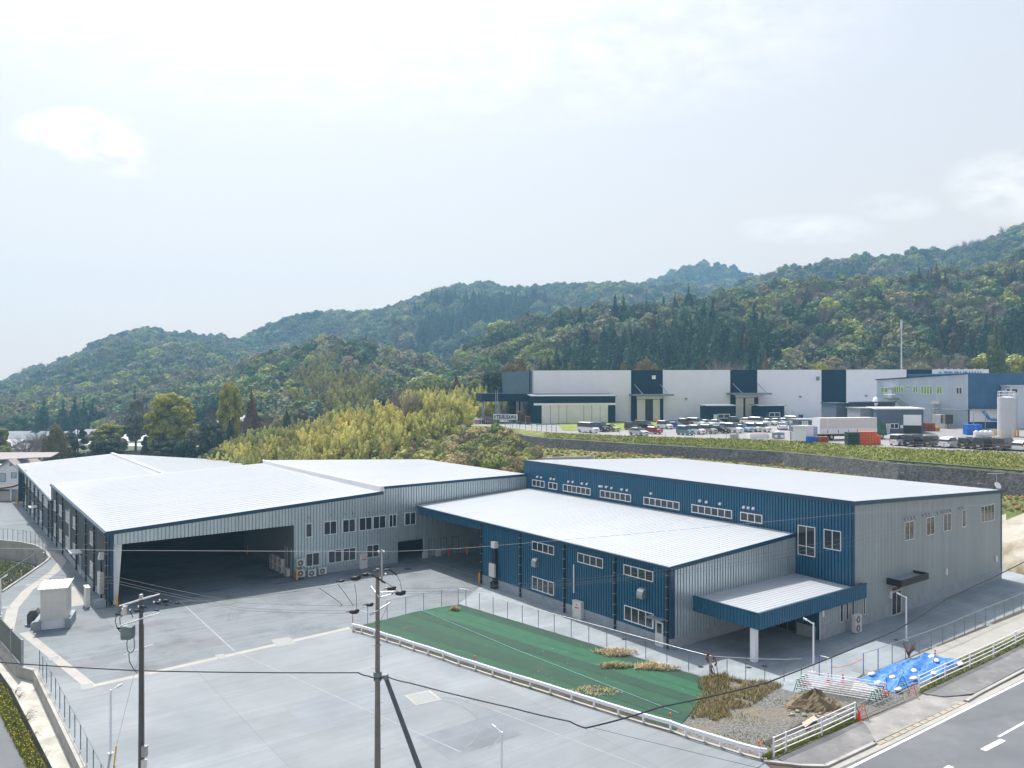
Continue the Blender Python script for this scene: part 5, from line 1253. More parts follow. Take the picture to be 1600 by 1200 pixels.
for px, py, s in ((250, 940, 1.2), (262, 937, 1.4), (227, 946, 1.2), (217, 952, 1.0), (188, 957, .9), (190.5, 979, .9), (279.5, 939.5, .7), (263, 942.5, .6), (247.5, 951, .7)):
    k = MB(); x = xA(px); z = zA(py); k.sph((x, PAy - .3, z), .17 * s, .08, .08 * s, 8, 5); k.cyl((x, PAy - .3, z + .02), (x + .26 * s, PAy - .3, z - .06), .045, .03, 6); k.build('insulator_cover', M_black, pa)
k = MB()
for pts in ([(194, 950), (187, 958), (185, 968), (188, 978), (195, 987)], [(198, 958), (192, 962), (193, 974), (197, 980)], [(207, 950), (211, 958), (212, 962)], [(204, 993), (203, 1004), (204, 1013), (208, 1017), (213, 1014), (215, 1008), (214, 992)], [(206, 1017), (207, 1030), (213, 1041), (219, 1048)], [(226, 947), (230, 952), (224, 960)]):
    k = MB(); k.tube([(xA(a), PAy - .35, zA(b)) for a, b in pts], .022, 5); k.build('jumper_cable', M_black, pa)
k = MB(); k.cyl((PAx + .19, PAy - .05, 0), (PAx + .16, PAy - .05, zA(975)), .035, .03, 6); k.build('riser_pipe', mat('riser_tan', (.25, .22, .15), .6), pa)
k = MB(); k.box(PAx + .12, PAx + .42, PAy - .25, PAy - .05, zA(1180), zA(1163)); k.build('meter_box', M_galv, pa)
k = MB(); k.box(PAx + .1, PAx + .38, PAy - .25, PAy - .08, zA(1197), zA(1185)); k.build('lower_box', M_ac, pa)
# wires
def wire(name, pts, r, label, sag=.3, m=None, group=None, n=14):
    k = MB(); P = []
    for (p, q) in zip(pts[:-1], pts[1:]):
        for i in range(n): t = i / n; P.append((p[0] + (q[0] - p[0]) * t, p[1] + (q[1] - p[1]) * t, p[2] + (q[2] - p[2]) * t - sag * 4 * t * (1 - t)))
    P.append(pts[-1]); k.tube(P, r, 4)
    return tag(k.build(name, m or M_black), label, 'wire', group)
def W3(px, py, d): x, y = D(px, d); return (x, y, ZP(py, d))
wire('communication_cable', [W3(-60, 1030, 47), W3(220, 1048, 44)], .035, 'thick black cable from the left edge to the left utility pole', .05)
wire('communication_cable', [W3(220, 1048, 44), W3(560, 1051, 43), W3(575, 1056, 43), W3(590, 1059, 43)], .035, 'thick black cable strung between the two utility poles', .04)
wire('communication_cable', [W3(590, 1059, 43), W3(606, 1058, 43), W3(640, 1067, 42.3), W3(800, 1106, 40), W3(890, 1127, 39), W3(915, 1137.5, 39)], .035, 'thick black cable dipping from the central pole to its low kink', .03)
wire('communication_cable', [W3(915, 1137.5, 39), W3(1030, 1105, 42.5), W3(1200, 1066, 50), W3(1400, 985, 61), W3(1480, 935, 66), W3(1600, 878, 74), W3(1700, 826, 80)], .045, 'thick black cable rising from the low kink to the right edge', .06)
wire('stay_wire', [W3(927, 1137, 38.5), W3(1250, 1215, 36)], .01, 'thin stay wire running from the cable kink towards the lower right', .02)
M_w = mat('wire_grey', (.16, .17, .18), .6)
wire('ground_wire', [W3(-30, 856, 43), W3(185, 860, 43), W3(597, 862, 43)], .012, 'highest thin wire left of the central pole', .0, mat('wire_light', (.45, .47, .5), .4))
wire('ground_wire', [W3(597, 862, 43), W3(780, 852, 45.5), W3(1335, 802, 57), W3(1560, 786, 61), W3(1700, 776, 64)], .010, 'highest thin wire right of the central pole', .05, MATS['wire_light'])
for i, (ya_, yb2) in enumerate(((899, 946), (905, 954), (909, 958))):
    wire('power_line', [W3(-30, ya_ - 8, 50), W3(185, ya_ + 3, 47.5), W3(380, yb2 - 4, 44.5), W3(560, yb2, 43)], .009, ['upper', 'middle', 'lowest'][i] + ' of the three thin power lines left of the central pole', .05, M_w, 'power lines west of the central pole')
for i, (ya_, yb2) in enumerate(((902, 899), (908, 906))):
    wire('power_line', [W3(280, 938 + i * 2, 44.3), W3(420, 930 - i * 2, 43.8), W3(555, ya_, 43)], .009, ['upper', 'lower'][i] + ' thin power line between the tops of the two utility poles', .1, M_w, 'power lines between the poles')
for i, (y1, y2, y3, y4) in enumerate(((919, 915, 889, 786), (924, 920, 895, 790), (927, 922, 899, 797))):
    wire('power_line', [W3(625, y1, 43), W3(780, y2, 44.5), W3(1050, y3, 49), W3(1335, 838 + i * 7, 56.5), W3(1600, y4, 63), W3(1700, y4 - 20, 66)], .009, ['upper', 'middle', 'lowest'][i] + ' of the three thin power lines right of the central pole', .06, M_w, 'power lines east of the central pole')
# ================================================================ TERRAIN: foot of the bank, plateau, wooded hills
def zplat(x, y):
    return 12.0 + .012 * (y - 125) + .006 * max(0.0, x - 20)
# bank profile by column: px -> (foot d, foot z), (berm d, z), (wall foot z), (wall d, top z), (edge d, z)
PROF = {  # px: foot_d, berm_d, berm_z, wall_d, wall_bot_z, wall_top_z, edge_d, edge_z
    -700: (400, 410, 0, 420, 0, 0, 430, 0), 250: (400, 410, 0, 420, 0, 0, 430, 0),
    330: (158, 170, 1.0, 180, 2.0, 2.2, 190, 2.6), 400: (152, 165, 2.5, 178, 3.8, 4.2, 190, 5.2),
    500: (146, 158, 4.0, 170, 6.5, 7.2, 182, 8.6), 600: (130, 142, 4.5, 160, 8.6, 9.2, 178, 11.0),
    700: (120, 134, 5.5, 160, 10.2, 10.8, 180, 12.4), 765: (118, 132, 6.2, 166, 11.7, 12.3, 178, 12.65),
    827: (122, 136, 7.2, 156, 10.2, 11.65, 163, 12.45), 860: (123, 138, 8.0, 152, 10.1, 11.5, 156, 12.4), 1000: (130, 138, 9.0, 144, 9.5, 11.0, 146.7, 12.26),
    1220: (121, 127, 8.0, 132.5, 8.7, 10.6, 136.5, 12.3), 1400: (108, 110, 7.6, 114, 8.5, 10.5, 119.5, 12.35),
    1600: (91, 102, 7.0, 105, 7.6, 10.0, 110, 12.4), 1800: (80, 92, 6.6, 97, 7.2, 9.6, 102, 12.4), 2600: (60, 80, 6.6, 85, 7.2, 9.6, 92, 12.4)}
PK = sorted(PROF)
PT = np.array([PROF[k] for k in PK])
def prof_at(px):
    return [np.interp(px, PK, PT[:, i]) for i in range(8)]
HILLS = [  # distance, run, tree height allowed, crest rows by column
    (410, 175, 9, [(-300, 640), (250, 640), (330, 600), (380, 566), (437, 552), (480, 536), (520, 527), (550, 529), (587, 536), (632, 551), (662, 563), (700, 566), (725, 542), (749, 531), (797, 500), (840, 488), (887, 482), (925, 477), (1000, 480), (1050, 478), (1100, 462), (1200, 447), (1290, 436), (1350, 432), (1500, 422), (1600, 402), (1800, 380), (2300, 420)]),
    (900, 450, 9, [(-300, 640), (200, 610), (300, 556), (385, 531), (420, 514), (450, 503), (500, 493), (560, 490), (600, 488), (650, 470), (700, 452), (750, 441), (800, 449), (850, 447), (900, 446), (1000, 446), (1100, 452), (1250, 440), (1400, 420), (1600, 400), (2300, 420)]),
    (820, 470, 9, [(-500, 680), (-100, 625), (0, 603), (50, 580), (100, 568), (140, 548), (180, 525), (215, 517), (260, 520), (330, 528), (385, 535), (450, 552), (550, 600), (2300, 640)]),
    (700, 250, 9, [(-300, 640), (1050, 520), (1150, 446), (1190, 432), (1250, 418), (1300, 411), (1350, 404), (1420, 397), (1480, 390), (1540, 378), (1600, 353), (1800, 330), (2300, 380)]),
    (1150, 180, 9, [(-300, 640), (850, 520), (950, 448), (1000, 446), (1040, 430), (1090, 413), (1140, 418), (1190, 431), (1300, 446), (2300, 560)])]
def vnoise(x, y, seed=0):
    """smooth value noise on arrays"""
    def h(i, j):
        n = np.sin(i * 127.1 + j * 311.7 + seed * 74.7) * 43758.5453
        return n - np.floor(n)
    xi, yi = np.floor(x), np.floor(y); xf, yf = x - xi, y - yi
    u, v = xf * xf * (3 - 2 * xf), yf * yf * (3 - 2 * yf)
    return (h(xi, yi) * (1 - u) + h(xi + 1, yi) * u) * (1 - v) + (h(xi, yi + 1) * (1 - u) + h(xi + 1, yi + 1) * u) * v
def terrain(px, d):
    """height over column px (array) and depth d (array)"""
    px = np.asarray(px, float); d = np.asarray(d, float)
    x = (px - 800) / FPX * d
    fd, bd, bz, wd, wb, wt_, ed, ez = prof_at(px)
    z = np.where(d < fd, -2.7, 0.0)
    seg = lambda a, b, za, zb: za + (zb - za) * np.clip((d - a) / np.maximum(b - a, .01), 0, 1)
    z = np.where(d >= fd, seg(fd, bd, 0.0 * bz - .02, bz), z)
    z = np.where(d >= bd, seg(bd, wd, bz, wb), z)
    z = np.where(d >= wd, seg(wd, ed, wt_, ez), z)
    plat = np.where(ez > 11.5, np.minimum(12.0 + .012 * (d - 125) + .006 * np.maximum(0, x - 20), 14.5), ez - np.clip((d - ed) * .08, 0, 14) * (ez > 0.5) + 0)
    plat = np.where(ez > 11.5, plat, np.maximum(plat, 0))
    z = np.where(d >= ed, np.where(d < ed + 3, seg(ed, ed + 3, ez, plat), plat), z)
    n1 = vnoise(x / 90, d / 90, 1) - .5; n2 = vnoise(x / 38, d / 38, 2) - .5; n3 = vnoise(x / 16, d / 16, 3) - .5
    for Dd, run, th, crest in HILLS:
        cy = np.interp(px, [c[0] for c in crest], [c[1] for c in crest])
        top = CAMZ + (HOR - cy) / FPX * Dd - th
        t = np.clip((d - (Dd - run)) / run, 0, 1)
        fold = 1 - np.abs(t - 1)
        s = t * t * (3 - 2 * t) * .45 + t * .55
        base = 2.0
        hz_ = base + (top - base) * s
        amp = np.clip(top - base, 0, 90) * .30 * t * (1 - t) * 2.2
        hz_ = hz_ + amp * (n1 * 1.6 + n2 * .8) + n3 * 4 * t * (1 - t)
        back = np.clip((d - Dd) / 160, 0, 1)
        hz_ = np.where(d > Dd, (top - 2) * (1 - back * .6) + 2, hz_)
        hz_ = np.where(t > 0, hz_, -5)
        z = np.maximum(z, hz_)
    return z
pxs = np.concatenate([np.arange(-500, 0, 20), np.arange(0, 1640, 6), np.arange(1640, 2101, 20)]).astype(float)
ds = np.concatenate([np.array([40, 60, 75]), np.arange(80, 200, 1.0), np.arange(200, 460, 4), np.arange(460, 800, 8), np.arange(800, 1215, 15)]).astype(float)
PX, DD = np.meshgrid(pxs, ds, indexing='ij')
ZZ = terrain(PX, DD)
XX = (PX - 800) / FPX * DD
def fastmesh(name, V, F, mats, smooth=False, midx=None, parent=None):
    me = bpy.data.meshes.new(name); V = np.asarray(V, np.float32); F = np.asarray(F, np.int32); k = F.shape[1]
    me.vertices.add(len(V)); me.vertices.foreach_set('co', V.ravel())
    me.loops.add(F.size); me.loops.foreach_set('vertex_index', F.ravel())
    me.polygons.add(len(F)); me.polygons.foreach_set('loop_start', np.arange(0, F.size, k, dtype=np.int32)); me.polygons.foreach_set('loop_total', np.full(len(F), k, np.int32))
    for q in (mats if isinstance(mats, (list, tuple)) else [mats]): me.materials.append(q)
    if midx is not None: me.polygons.foreach_set('material_index', np.asarray(midx, np.int32))
    me.polygons.foreach_set('use_smooth', np.full(len(F), smooth)); me.update(calc_edges=True)
    o = bpy.data.objects.new(name, me); return o
nx, ny = PX.shape
V = np.stack([XX, DD, ZZ], -1).reshape(-1, 3)
I = np.arange(nx * ny).reshape(nx, ny)
F = np.stack([I[:-1, :-1], I[1:, :-1], I[1:, 1:], I[:-1, 1:]], -1).reshape(-1, 4)
M_bank = mat('bank_grass', (0.125, 0.155, 0.032), 0.95, 0, 0.45, 0.7, 9, bump=1.0, bscale=1.6, dirt=((0.26, 0.21, 0.09), 0.16, 0.52, 0.7))
M_lot = mat('lot_surface', (0.26, 0.26, 0.26), 0.9, 0, 0.12, 0.06, 6, dirt=((0.20, 0.20, 0.19), 0.05, 0.5, 0.6))
M_forestfloor = mat('forest_floor', (0.04, 0.05, 0.018), 1.0, 0, 0.4, 0.05, 6)
M_plain = mat('plain_soil', (0.09, 0.10, 0.05), .95, 0, .3, .02, 6)
M_bare = mat('bare_slope', (0.46, 0.43, 0.36), 0.95, 0, 0.18, 0.18, 7, bump=.8, bscale=2.0, dirt=((0.20, 0.155, 0.085), 0.16, 0.47, 0.9))
pc = (PX[:-1, :-1] + PX[1:, 1:]) / 2; dc = (DD[:-1, :-1] + DD[1:, 1:]) / 2; zc = (ZZ[:-1, :-1] + ZZ[1:, 1:]) / 2
fd, bd, bz, wd, wb, wt_, ed, ez = prof_at(pc.ravel()); dcr = dc.ravel(); pcr = pc.ravel()
mi = np.full(dcr.shape, 3)
mi = np.where((dcr > fd), 0, mi)
mi = np.where((dcr > ed + 1) & (ez > 11.5), np.where(dcr < 260, 1, 2), mi)
mi = np.where(dcr > 262, 2, mi)
mi = np.where((ez < 11.5) & (dcr > ed), 2, mi)
mi = np.where((ez < .3) & (dcr < 420), 3, mi)
mi = np.where((pcr > 1480) & (dcr < bd - 2.5), 4, mi)
mi = np.where((pcr > 1480) & (dcr >= bd - 2.5) & (dcr < wd), 0, mi)
o = fastmesh('ground', V, F, [M_bank, M_lot, M_forestfloor, M_plain, M_bare], True, mi)
COL.objects.link(o); o['kind'] = 'structure'
k = MB(); k.add([(-1280, -25, -3.2), (1280, -25, -3.2), (1280, 1225, -3.2), (-1280, 1225, -3.2)], [(0, 1, 2, 3)]); k.build('ground', M_plain)['kind'] = 'structure'
def T1(px, d): return float(terrain(np.array([px]), np.array([d]))[0])
def Tp(px, py, zoff=0.0, d0=100, d1=400):
    """point of the terrain seen in a photo position"""
    dd = np.arange(d0, d1, .5); zz = terrain(np.full(dd.shape, float(px)), dd) + zoff
    yy = HOR + (CAMZ - zz) / dd * FPX
    i = np.argmax(yy <= py); d = dd[i]
    x, y = D(px, d); return (x, y, float(zz[i]) - zoff)
# stone retaining wall along the bank
def stonemat():
    m = mat('masonry_wall', (0.095, 0.097, 0.095), .9, 0, .25, .5, 6, dirt=((0.42, 0.41, 0.38), 1.1, .62, .7))
    t = m.node_tree; n = t.nodes; b = n['Principled BSDF']; src = b.inputs['Base Color'].links[0].from_socket
    g = n.new('ShaderNodeNewGeometry'); vo = n.new('ShaderNodeTexVoronoi'); vo.inputs['Scale'].default_value = 4.5; t.links.new(g.outputs['Position'], vo.inputs['Vector'])
    cr = n.new('ShaderNodeValToRGB'); cr.color_ramp.elements[0].color = (.45, .45, .45, 1); cr.color_ramp.elements[1].color = (1.3, 1.3, 1.3, 1); cr.color_ramp.elements[1].position = .8
    sx = n.new('ShaderNodeSeparateXYZ'); t.links.new(vo.outputs['Color'], sx.inputs[0]); t.links.new(sx.outputs[0], cr.inputs[0])
    mx = n.new('ShaderNodeMixRGB'); mx.blend_type = 'MULTIPLY'; mx.inputs[0].default_value = 1; t.links.new(src, mx.inputs[1]); t.links.new(cr.outputs[0], mx.inputs[2]); t.links.new(mx.outputs[0], b.inputs['Base Color'])
    return m
M_stone = stonemat()
px_ = np.arange(762, 1900, 10.0)
_, _, _, wd, wb, wt_, _, _ = prof_at(px_)
v = []; f = []
for i, p in enumerate(px_):
    x0, y0 = D(p, wd[i] - 1.6); x1, y1 = D(p, wd[i] + .4); x2, y2 = D(p, wd[i] - .3)
    v += [(x0 * .9985, y0 * .9985, wb[i] - .6), (x2, y2 - .35, wt_[i] + .12), (x1, y1, wt_[i] + .12), (x1, y1, wb[i] - .6)]
for i in range(len(px_) - 1):
    for j in range(4): f.append((i * 4 + j, i * 4 + 4 + j, i * 4 + 4 + (j + 1) % 4, i * 4 + (j + 1) % 4))
k = MB(); k.add(v, f); sw = thing('stone_wall', 'dark stone retaining wall running below the grass bank', 'wall', v[0]); k.build('wall_body', M_stone, sw)
k = MB()
for a_, b_ in ((1385, 1500), (1500, 1700)):
    P0, P1 = [(*D(p, float(prof_at(p)[3]) + .1), float(prof_at(p)[5]) + .45) for p in (a_, b_)]
    k.cyl(P0, P1, .12, .12, 8)
tag(k.build('drain_pipe', mat('pipe_dark', (.06, .09, .09), .5)), 'dark pipe laid along the top of the stone wall at the right', 'pipe')
# low stone revetment patch behind the blue roof
x, y = D(870, 136); k = MB()
k.hexa([(x - 2.5, y, 7.5), (x + 6.5, y + 1, 7.5), (x + 6.5, y + 2.2, 7.5), (x - 2.5, y + 1.2, 7.5), (x - 2.5, y + .9, 9.3), (x + 6.5, y + 1.9, 9.5), (x + 6.5, y + 2.4, 9.5), (x - 2.5, y + 1.4, 9.3)])
tag(k.build('stone_revetment', mat('pale_stone', (.34, .33, .31), .9, 0, .3, 1.5, 5)), 'pale stone revetment just behind the left end of the tall blue roof', 'revetment')
# green mesh fence near the sign and the rail fence of the lot
M_gmesh = mat('green_fence', (.03, .26, .22), .5)
def tfence(name, label, pts, h, m, rails, r=.03, r2=None):
    tb = thing(name, label, 'fence', pts[0])
    for x, y, z in pts: k = MB(); k.cyl((x, y, z - .2), (x, y, z + h), r, r, 6); k.build('post', m, tb)
    for q in rails: k = MB(); k.tube([(x, y, z + h * q) for x, y, z in pts], r2 or r * .7, 5); k.build('rail', m, tb)
tfence('green_fence', 'green wire fence on the bank in front of the sign', [(*D(p, d), T1(p, d)) for p, d in ((750, 186), (765, 183), (778, 179), (790, 175), (801, 172), (812, 169), (821, 166.5), (831, 164.5), (839, 162.5), (846, 160.5), (854, 159), (862, 157.5), (869, 156.5))], 1.5, M_gmesh, (1.0, .66, .33), .05, .02)
tfence('lot_fence', 'thin grey fence at the edge of the parking lot above the bank', [(*D(p, float(prof_at(p)[6]) + .3), float(prof_at(p)[7])) for p in (1420, 1436, 1455, 1475, 1495, 1516, 1536, 1558, 1580, 1603, 1630)], 1.0, M_galvdull, (1.0, .6), .035, .02)
tfence('lot_fence', 'low sparse fence at the edge of the middle parking lot', [(*D(p, float(prof_at(p)[6]) + .3), float(prof_at(p)[7])) for p in (968, 985, 1003, 1020, 1040, 1062, 1085, 1110, 1135)], .9, M_galvdull, (1.0,), .025, .012)
# grass strip in front of the long warehouse
gp_ = [(870, 188), (1230, 206), (1230, 196), (1150, 183), (1060, 171), (962, 163), (880, 163)]
v = [(*D(p, d), T1(p, d) + .05) for p, d in gp_]
k = MB(); k.add(v, [tuple(range(len(v)))]); k.build('lawn', mat('bright_grass', (.17, .23, .03), .95, 0, .3, .3, 6, bump=.6, dirt=((.34, .27, .15), .09, .56, .7)))['kind'] = 'structure'

# ================================================================ UPPER BUILDINGS
WX0, WY0 = D(828, 191); WX1, WY1 = D(1545, 215)
F3 = Fr(WX0, WY0, math.atan2(WY1 - WY0, WX1 - WX0)); WL = math.hypot(WX1 - WX0, WY1 - WY0)
WZ = 12.75; WT = 25.95
def wtop(s): return 25.3 + .75 * s / WL
wh = thing('long_warehouse', 'long pale warehouse with navy bands on the upper terrace', 'warehouse', (WX0, WY0, WZ), F3.ang)
M_wpale = mat('pale_panel', (.80, .81, .86), .5, 0, .03, .5); M_wnavy = mat('navy_panel', (.003, .028, .056), .8, 0, .1, .5, spec=.15); M_wblue = mat('dull_blue_panel', (.03, .075, .12), .8, 0, .1, .5)
M_door = mat('cream_door', (.74, .74, .68), .55, 0, .06, .4)
def sx(px, t=0.0): return F3.ax(px, t)
def z3(py, px, t=0.0): return F3.z(py, sx(px, t), t)
bands_ = [(828, 986, 0), (986, 1035.5, 1), (1035.5, 1141, 0), (1141, 1183, 1), (1183, 1283.5, 0), (1283.5, 1322, 1), (1322, 1416.5, 0), (1416.5, 1456, 1), (1456, 1545, 0)]
k = MB(F3); k.wallprism([(0.05, WZ - .6), (WL - .05, WZ - .6), (WL - .05, wtop(WL) - .15), (0.05, wtop(0) - .15)], 'a', .3, 38); k.build('body', M_wpale, wh)
for a_, b_, t_ in bands_:
    s0, s1 = max(0, sx(a_)), sx(b_)
    k = MB(F3); k.wallprism([(s0, WZ - .6), (s1, WZ - .6), (s1, wtop(s1)), (s0, wtop(s0))], 'a', 0 if not t_ else -.05, .3); k.build('wall_panel', M_wnavy if t_ else M_wpale, wh)
k = MB(F3); k.box(-.12, 0, 0.1, 38, WZ - .6, 25.28); k.build('side_wall', M_wblue, wh)
k = MB(F3); k.box(-.2, .6, -.1, .0, 15, 25.3); k.build('corner_trim', M_wnavy, wh)
k = MB(F3); s = sx(831); k.box(s - .3, s - .22, -.35, -.27, 19, WT + .8); k.box(s + .22, s + .3, -.35, -.27, 19, WT + .8)
for i in range(16): k.box(s - .22, s + .22, -.33, -.29, 19.2 + i * .42, 19.25 + i * .42)
k.build('ladder', M_galv, wh)
# lean-to annex with white sliding doors
ax0, ax1 = 828.5, 961.5; t0 = -5.5
z_top = F3.z(619, sx(ax0 + 40, t0), t0)
k = MB(F3); s0, s1 = sx(832, t0), sx(961.5, t0); k.box(s0, s1, t0, 0, WZ - .5, z_top - .1)
an = k.build('annex', M_wnavy, wh)
k = MB(F3); k.hexa([(s0 - .5, t0 - .6, z_top - .1), (s1 + .3, t0 - .6, z_top - .1), (s1 + .3, 0, z_top + .35), (s0 - .5, 0, z_top + .35), (s0 - .5, t0 - .6, z_top + .1), (s1 + .3, t0 - .6, z_top + .1), (s1 + .3, 0, z_top + .55), (s0 - .5, 0, z_top + .55)]); k.build('annex_roof', M_galvdull, an)
zz0 = F3.z(631.5, sx(890, t0), t0)
k = MB(F3); k.box(sx(834, t0), sx(961.5, t0), t0 - .3, t0 - .02, zz0 - .25, zz0 + .25); k.build('door_rail', M_wpale, an)
dp = [846, 860, 873, 885.5, 912, 924.5, 937.5, 950]
for i in range(7):
    k = MB(F3); k.box(sx(dp[i], t0) + .05, sx(dp[i + 1], t0) - .05, t0 - .12, t0 - .02, WZ - .2, zz0 - .25); k.build('sliding_door', M_door, an)
# gate houses: two bays with doors and thin canopies
for bi, (c0_, c1_, dl, dr, gap0, gap1, n0, n1, n2, n3) in enumerate((((984, 1050.5, 993.5, 1034, 1007, 1019.5, 986, 994, 1030, 1035)), ((1137.5, 1202, 1148, 1181, 1160, 1163.5, 1142, 1148, 1177, 1183)))):
    zc_ = F3.z(617.5 if bi == 0 else 615.5, sx(c0_, -3), -3)
    k = MB(F3); k.box(sx(c0_ + 2, -1.5), sx(c1_ - 3, -1.5), -3.8, 0, zc_ - .2, zc_ + .25); cp = k.build('loading_canopy', M_galvdull, wh)
    for q in (.2, .8):
        s = sx(c0_) + (sx(c1_) - sx(c0_)) * q; k = MB(F3); k.cyl((s, -3.2, zc_ + .2), (s - 1.0, -.05, zc_ + 2.6), .09, .09, 6); k.build('tie_rod', M_galv, cp)
    k = MB(F3); k.box(sx(dl), sx(dr), -.35, -.06, WZ - .3, zc_ - .2); k.build('door_recess', M_black, wh)
    for a_, b_ in ((dl, gap0), (gap1, dr - 3)):
        k = MB(F3); k.box(sx(a_), sx(b_), -.5, -.36, WZ - .3, zc_ - 1.1); k.build('loading_door', M_door, wh)
    k = MB(F3); k.box(sx(dl), sx(dr), -.5, -.36, zc_ - 1.0, zc_ - .3); k.build('door_head', M_wpale, wh)
    for a_, b_ in ((n0, n1), (n2, n3)):
        k = MB(F3); k.box(sx(a_), sx(b_), -.6, -.36, WZ - .3, zc_ - .9); k.build('door_jamb', M_wnavy, wh)
# small fittings on the wall
for px, py, w_, h_, mm in ((1021, 589.5, .9, .9, M_flash), (1071.5, 623, .5, .4, M_galvdull), (1250, 620, .5, .4, M_galvdull), (1277.5, 591.5, .7, 1.0, M_galvdull), (1353, 618.5, .5, .4, M_galvdull), (845, 650, .1, .1, M_flash)):
    s = sx(px); z = z3(py, px); k = MB(F3); k.box(s - w_ / 2, s + w_ / 2, -.35, -.02, z - h_ / 2, z + h_ / 2); k.build('wall_fitting', mm, wh)
for px, py, w_, h_ in ((965.5, 650, 4.5, 6), (1074, 647.5, 5, 6.5), (1080.5, 647.5, 5, 6.5), (1093.5, 647.5, 5, 6.5), (1230, 644.5, 5.5, 6), (1242, 644.5, 5.5, 6)):
    s = sx(px); z = z3(py, px); a_ = h_ / FPX * F3.W(s, 0)[1] / 2; b_ = w_ / FPX * F3.W(s, 0)[1] / 2
    k = MB(F3); k.box(s - b_, s + b_, -.15, -.01, z - a_, z + a_); k.build('wall_hatch', M_white, wh)
# rooftop signboard panel reading the company name
def text(name, body, fr, a, b, z, size, m, parent, ext=.06, width=None, bold=.02, sp=1.0):
    cu = bpy.data.curves.new(name, 'FONT'); cu.body = body; cu.size = size; cu.extrude = ext; cu.offset = bold; cu.space_character = sp
    o = bpy.data.objects.new(name, cu); COL.objects.link(o)
    dg = bpy.context.evaluated_depsgraph_get(); me = bpy.data.meshes.new_from_object(o.evaluated_get(dg)); bpy.data.objects.remove(o)
    w = max(v.co.x for v in me.vertices); sc = (width / w) if width else 1
    n = bpy.data.objects.new(name, me); COL.objects.link(n); me.materials.clear(); me.materials.append(m)
    wx, wy, wz = fr.W(a, b, z)
    Mx = Matrix.Translation((wx, wy, wz)) @ Matrix.Rotation(fr.ang, 4, 'Z') @ Matrix.Rotation(R(90), 4, 'X') @ Matrix.Diagonal((sc, 1, 1, 1))
    me.transform(local_of(parent).inverted() @ Mx); n.parent = parent; return n
M_tb = mat('sign_blue', (.04, .27, .62), .5); M_tb2 = mat('sign_navy', (.006, .03, .20), .5); M_tg = mat('sign_green', (.02, .42, .2), .5)
s0, s1 = sx(1474.5), sx(1535.5); z0_ = F3.z(592.3, s0, 0)
text('sign_lettering', 'TSURUSAWA', F3, s0, -.12, z0_, F3.W(s0, 0)[1] / FPX * 12.4 * 1.38, M_tb, wh, .05, s1 - s0, .06, 1.08)
def emblem(mb, fr, a, b, z, w, h, m=0):
    """small stacked tree-like mark"""
    for (x0, x1, y0, y1) in ((.12, .88, .86, .97), (.40, .60, .60, .86), (.0, .28, .60, .74), (.72, 1.0, .60, .74), (.12, .88, .48, .60), (.28, .72, .30, .48), (.05, .95, .05, .22), (.2, .8, .22, .30)):
        mb.box(a + w * x0, a + w * x1, b - .06, b, z + h * y0, z + h * y1, m)
k = MB(F3); emblem(k, F3, sx(1465.5), -.05, z0_, sx(1472.5) - sx(1465.5), (F3.W(s0, 0)[1] / FPX) * 11.5); k.build('sign_emblem', M_tg, wh)
for px in (1466, 1476, 1486, 1496, 1508, 1522, 1533):
    k = MB(F3); s = sx(px); k.box(s - .2, s + .2, -.5, 0, wtop(s) + .01, wtop(s) + .16); k.build('sign_lamp', M_white, wh)
# covered bay at the left end
CX = D(753, 187); FA = Fr(*CX, F3.ang + .02)
lb = thing('canopy_frame', 'navy flat canopy on grey posts at the left end of the long warehouse', 'canopy', (*CX, 12.6), FA.ang)
k = MB(FA); zc1 = ZP(615, 187); zc0 = ZP(627.5, 187); L_ = WX0 + (WX1 - WX0) * .0 - CX[0]
k.box(0, L_ + .2, 0, 9, zc0, zc1); k.build('canopy_deck', M_wnavy, lb)
for px in (754.8, 779.8):
    s = FA.ax(px, .4); k = MB(FA); k.box(s - .25, s + .25, .3, .8, 12.3, zc0); k.build('post', mat('post_blue_grey', (.22, .28, .34), .5), lb)
s = FA.ax(776, -.1); k = MB(FA); k.box(s - .28, s - .2, -.2, -.12, 12.8, zc1 + .8); k.box(s + .2, s + .28, -.2, -.12, 12.8, zc1 + .8)
for i in range(16): k.box(s - .2, s + .2, -.18, -.14, 13.0 + i * .42, 13.05 + i * .42)
k.build('ladder', M_galv, lb)
k = MB(FA); k.box(L_ - 3.3, L_ + .1, 6, 10, 12.5, zc0); 
eb = tag(k.build('end_bay', M_wnavy), 'navy lower wall block under the canopy at the warehouse end', 'annex')
for i, px in enumerate((808.5, 815.5)):
    s = FA.ax(px, 5.9); k = MB(FA); k.box(s - .35, s + .35, 5.85, 5.98, 14.5, zc0 - .1); k.build('pale_panel', M_door, eb)
# pallets
M_pal = mat('pallet_wood', (.19, .13, .09), .9, 0, .3, 3); M_palr = mat('pallet_red', (.20, .07, .055), .8, 0, .25, 3)
def pallets(px, d, nx_, nz_, label, m, group='stacks of pallets near the sign'):
    x, y = D(px, d); z = T1(px, d); tb = thing('pallet_stack', label, 'pallets', (x, y, z), .15, group)
    F = Fr(x, y, .15)
    for j in range(nz_):
        k = MB(F)
        for q in range(nx_):
            ox = q * 1.25; oz = z + j * .17
            k.box(ox, ox + 1.1, 0, 1.1, oz + .11, oz + .15)
            for b_ in (0, .5, 1.0): k.box(ox + b_, ox + b_ + .1, 0.01, 1.09, oz, oz + .11)
        k.build('pallet', m, tb)
pallets(808, 184, 1, 17, 'tallest brown pallet stack right of the sign', M_pal); pallets(815, 186, 1, 19, 'brown pallet stack second right of the sign', M_pal); pallets(821.5, 183, 1, 11, 'short pallet stack by the annex corner', M_pal)
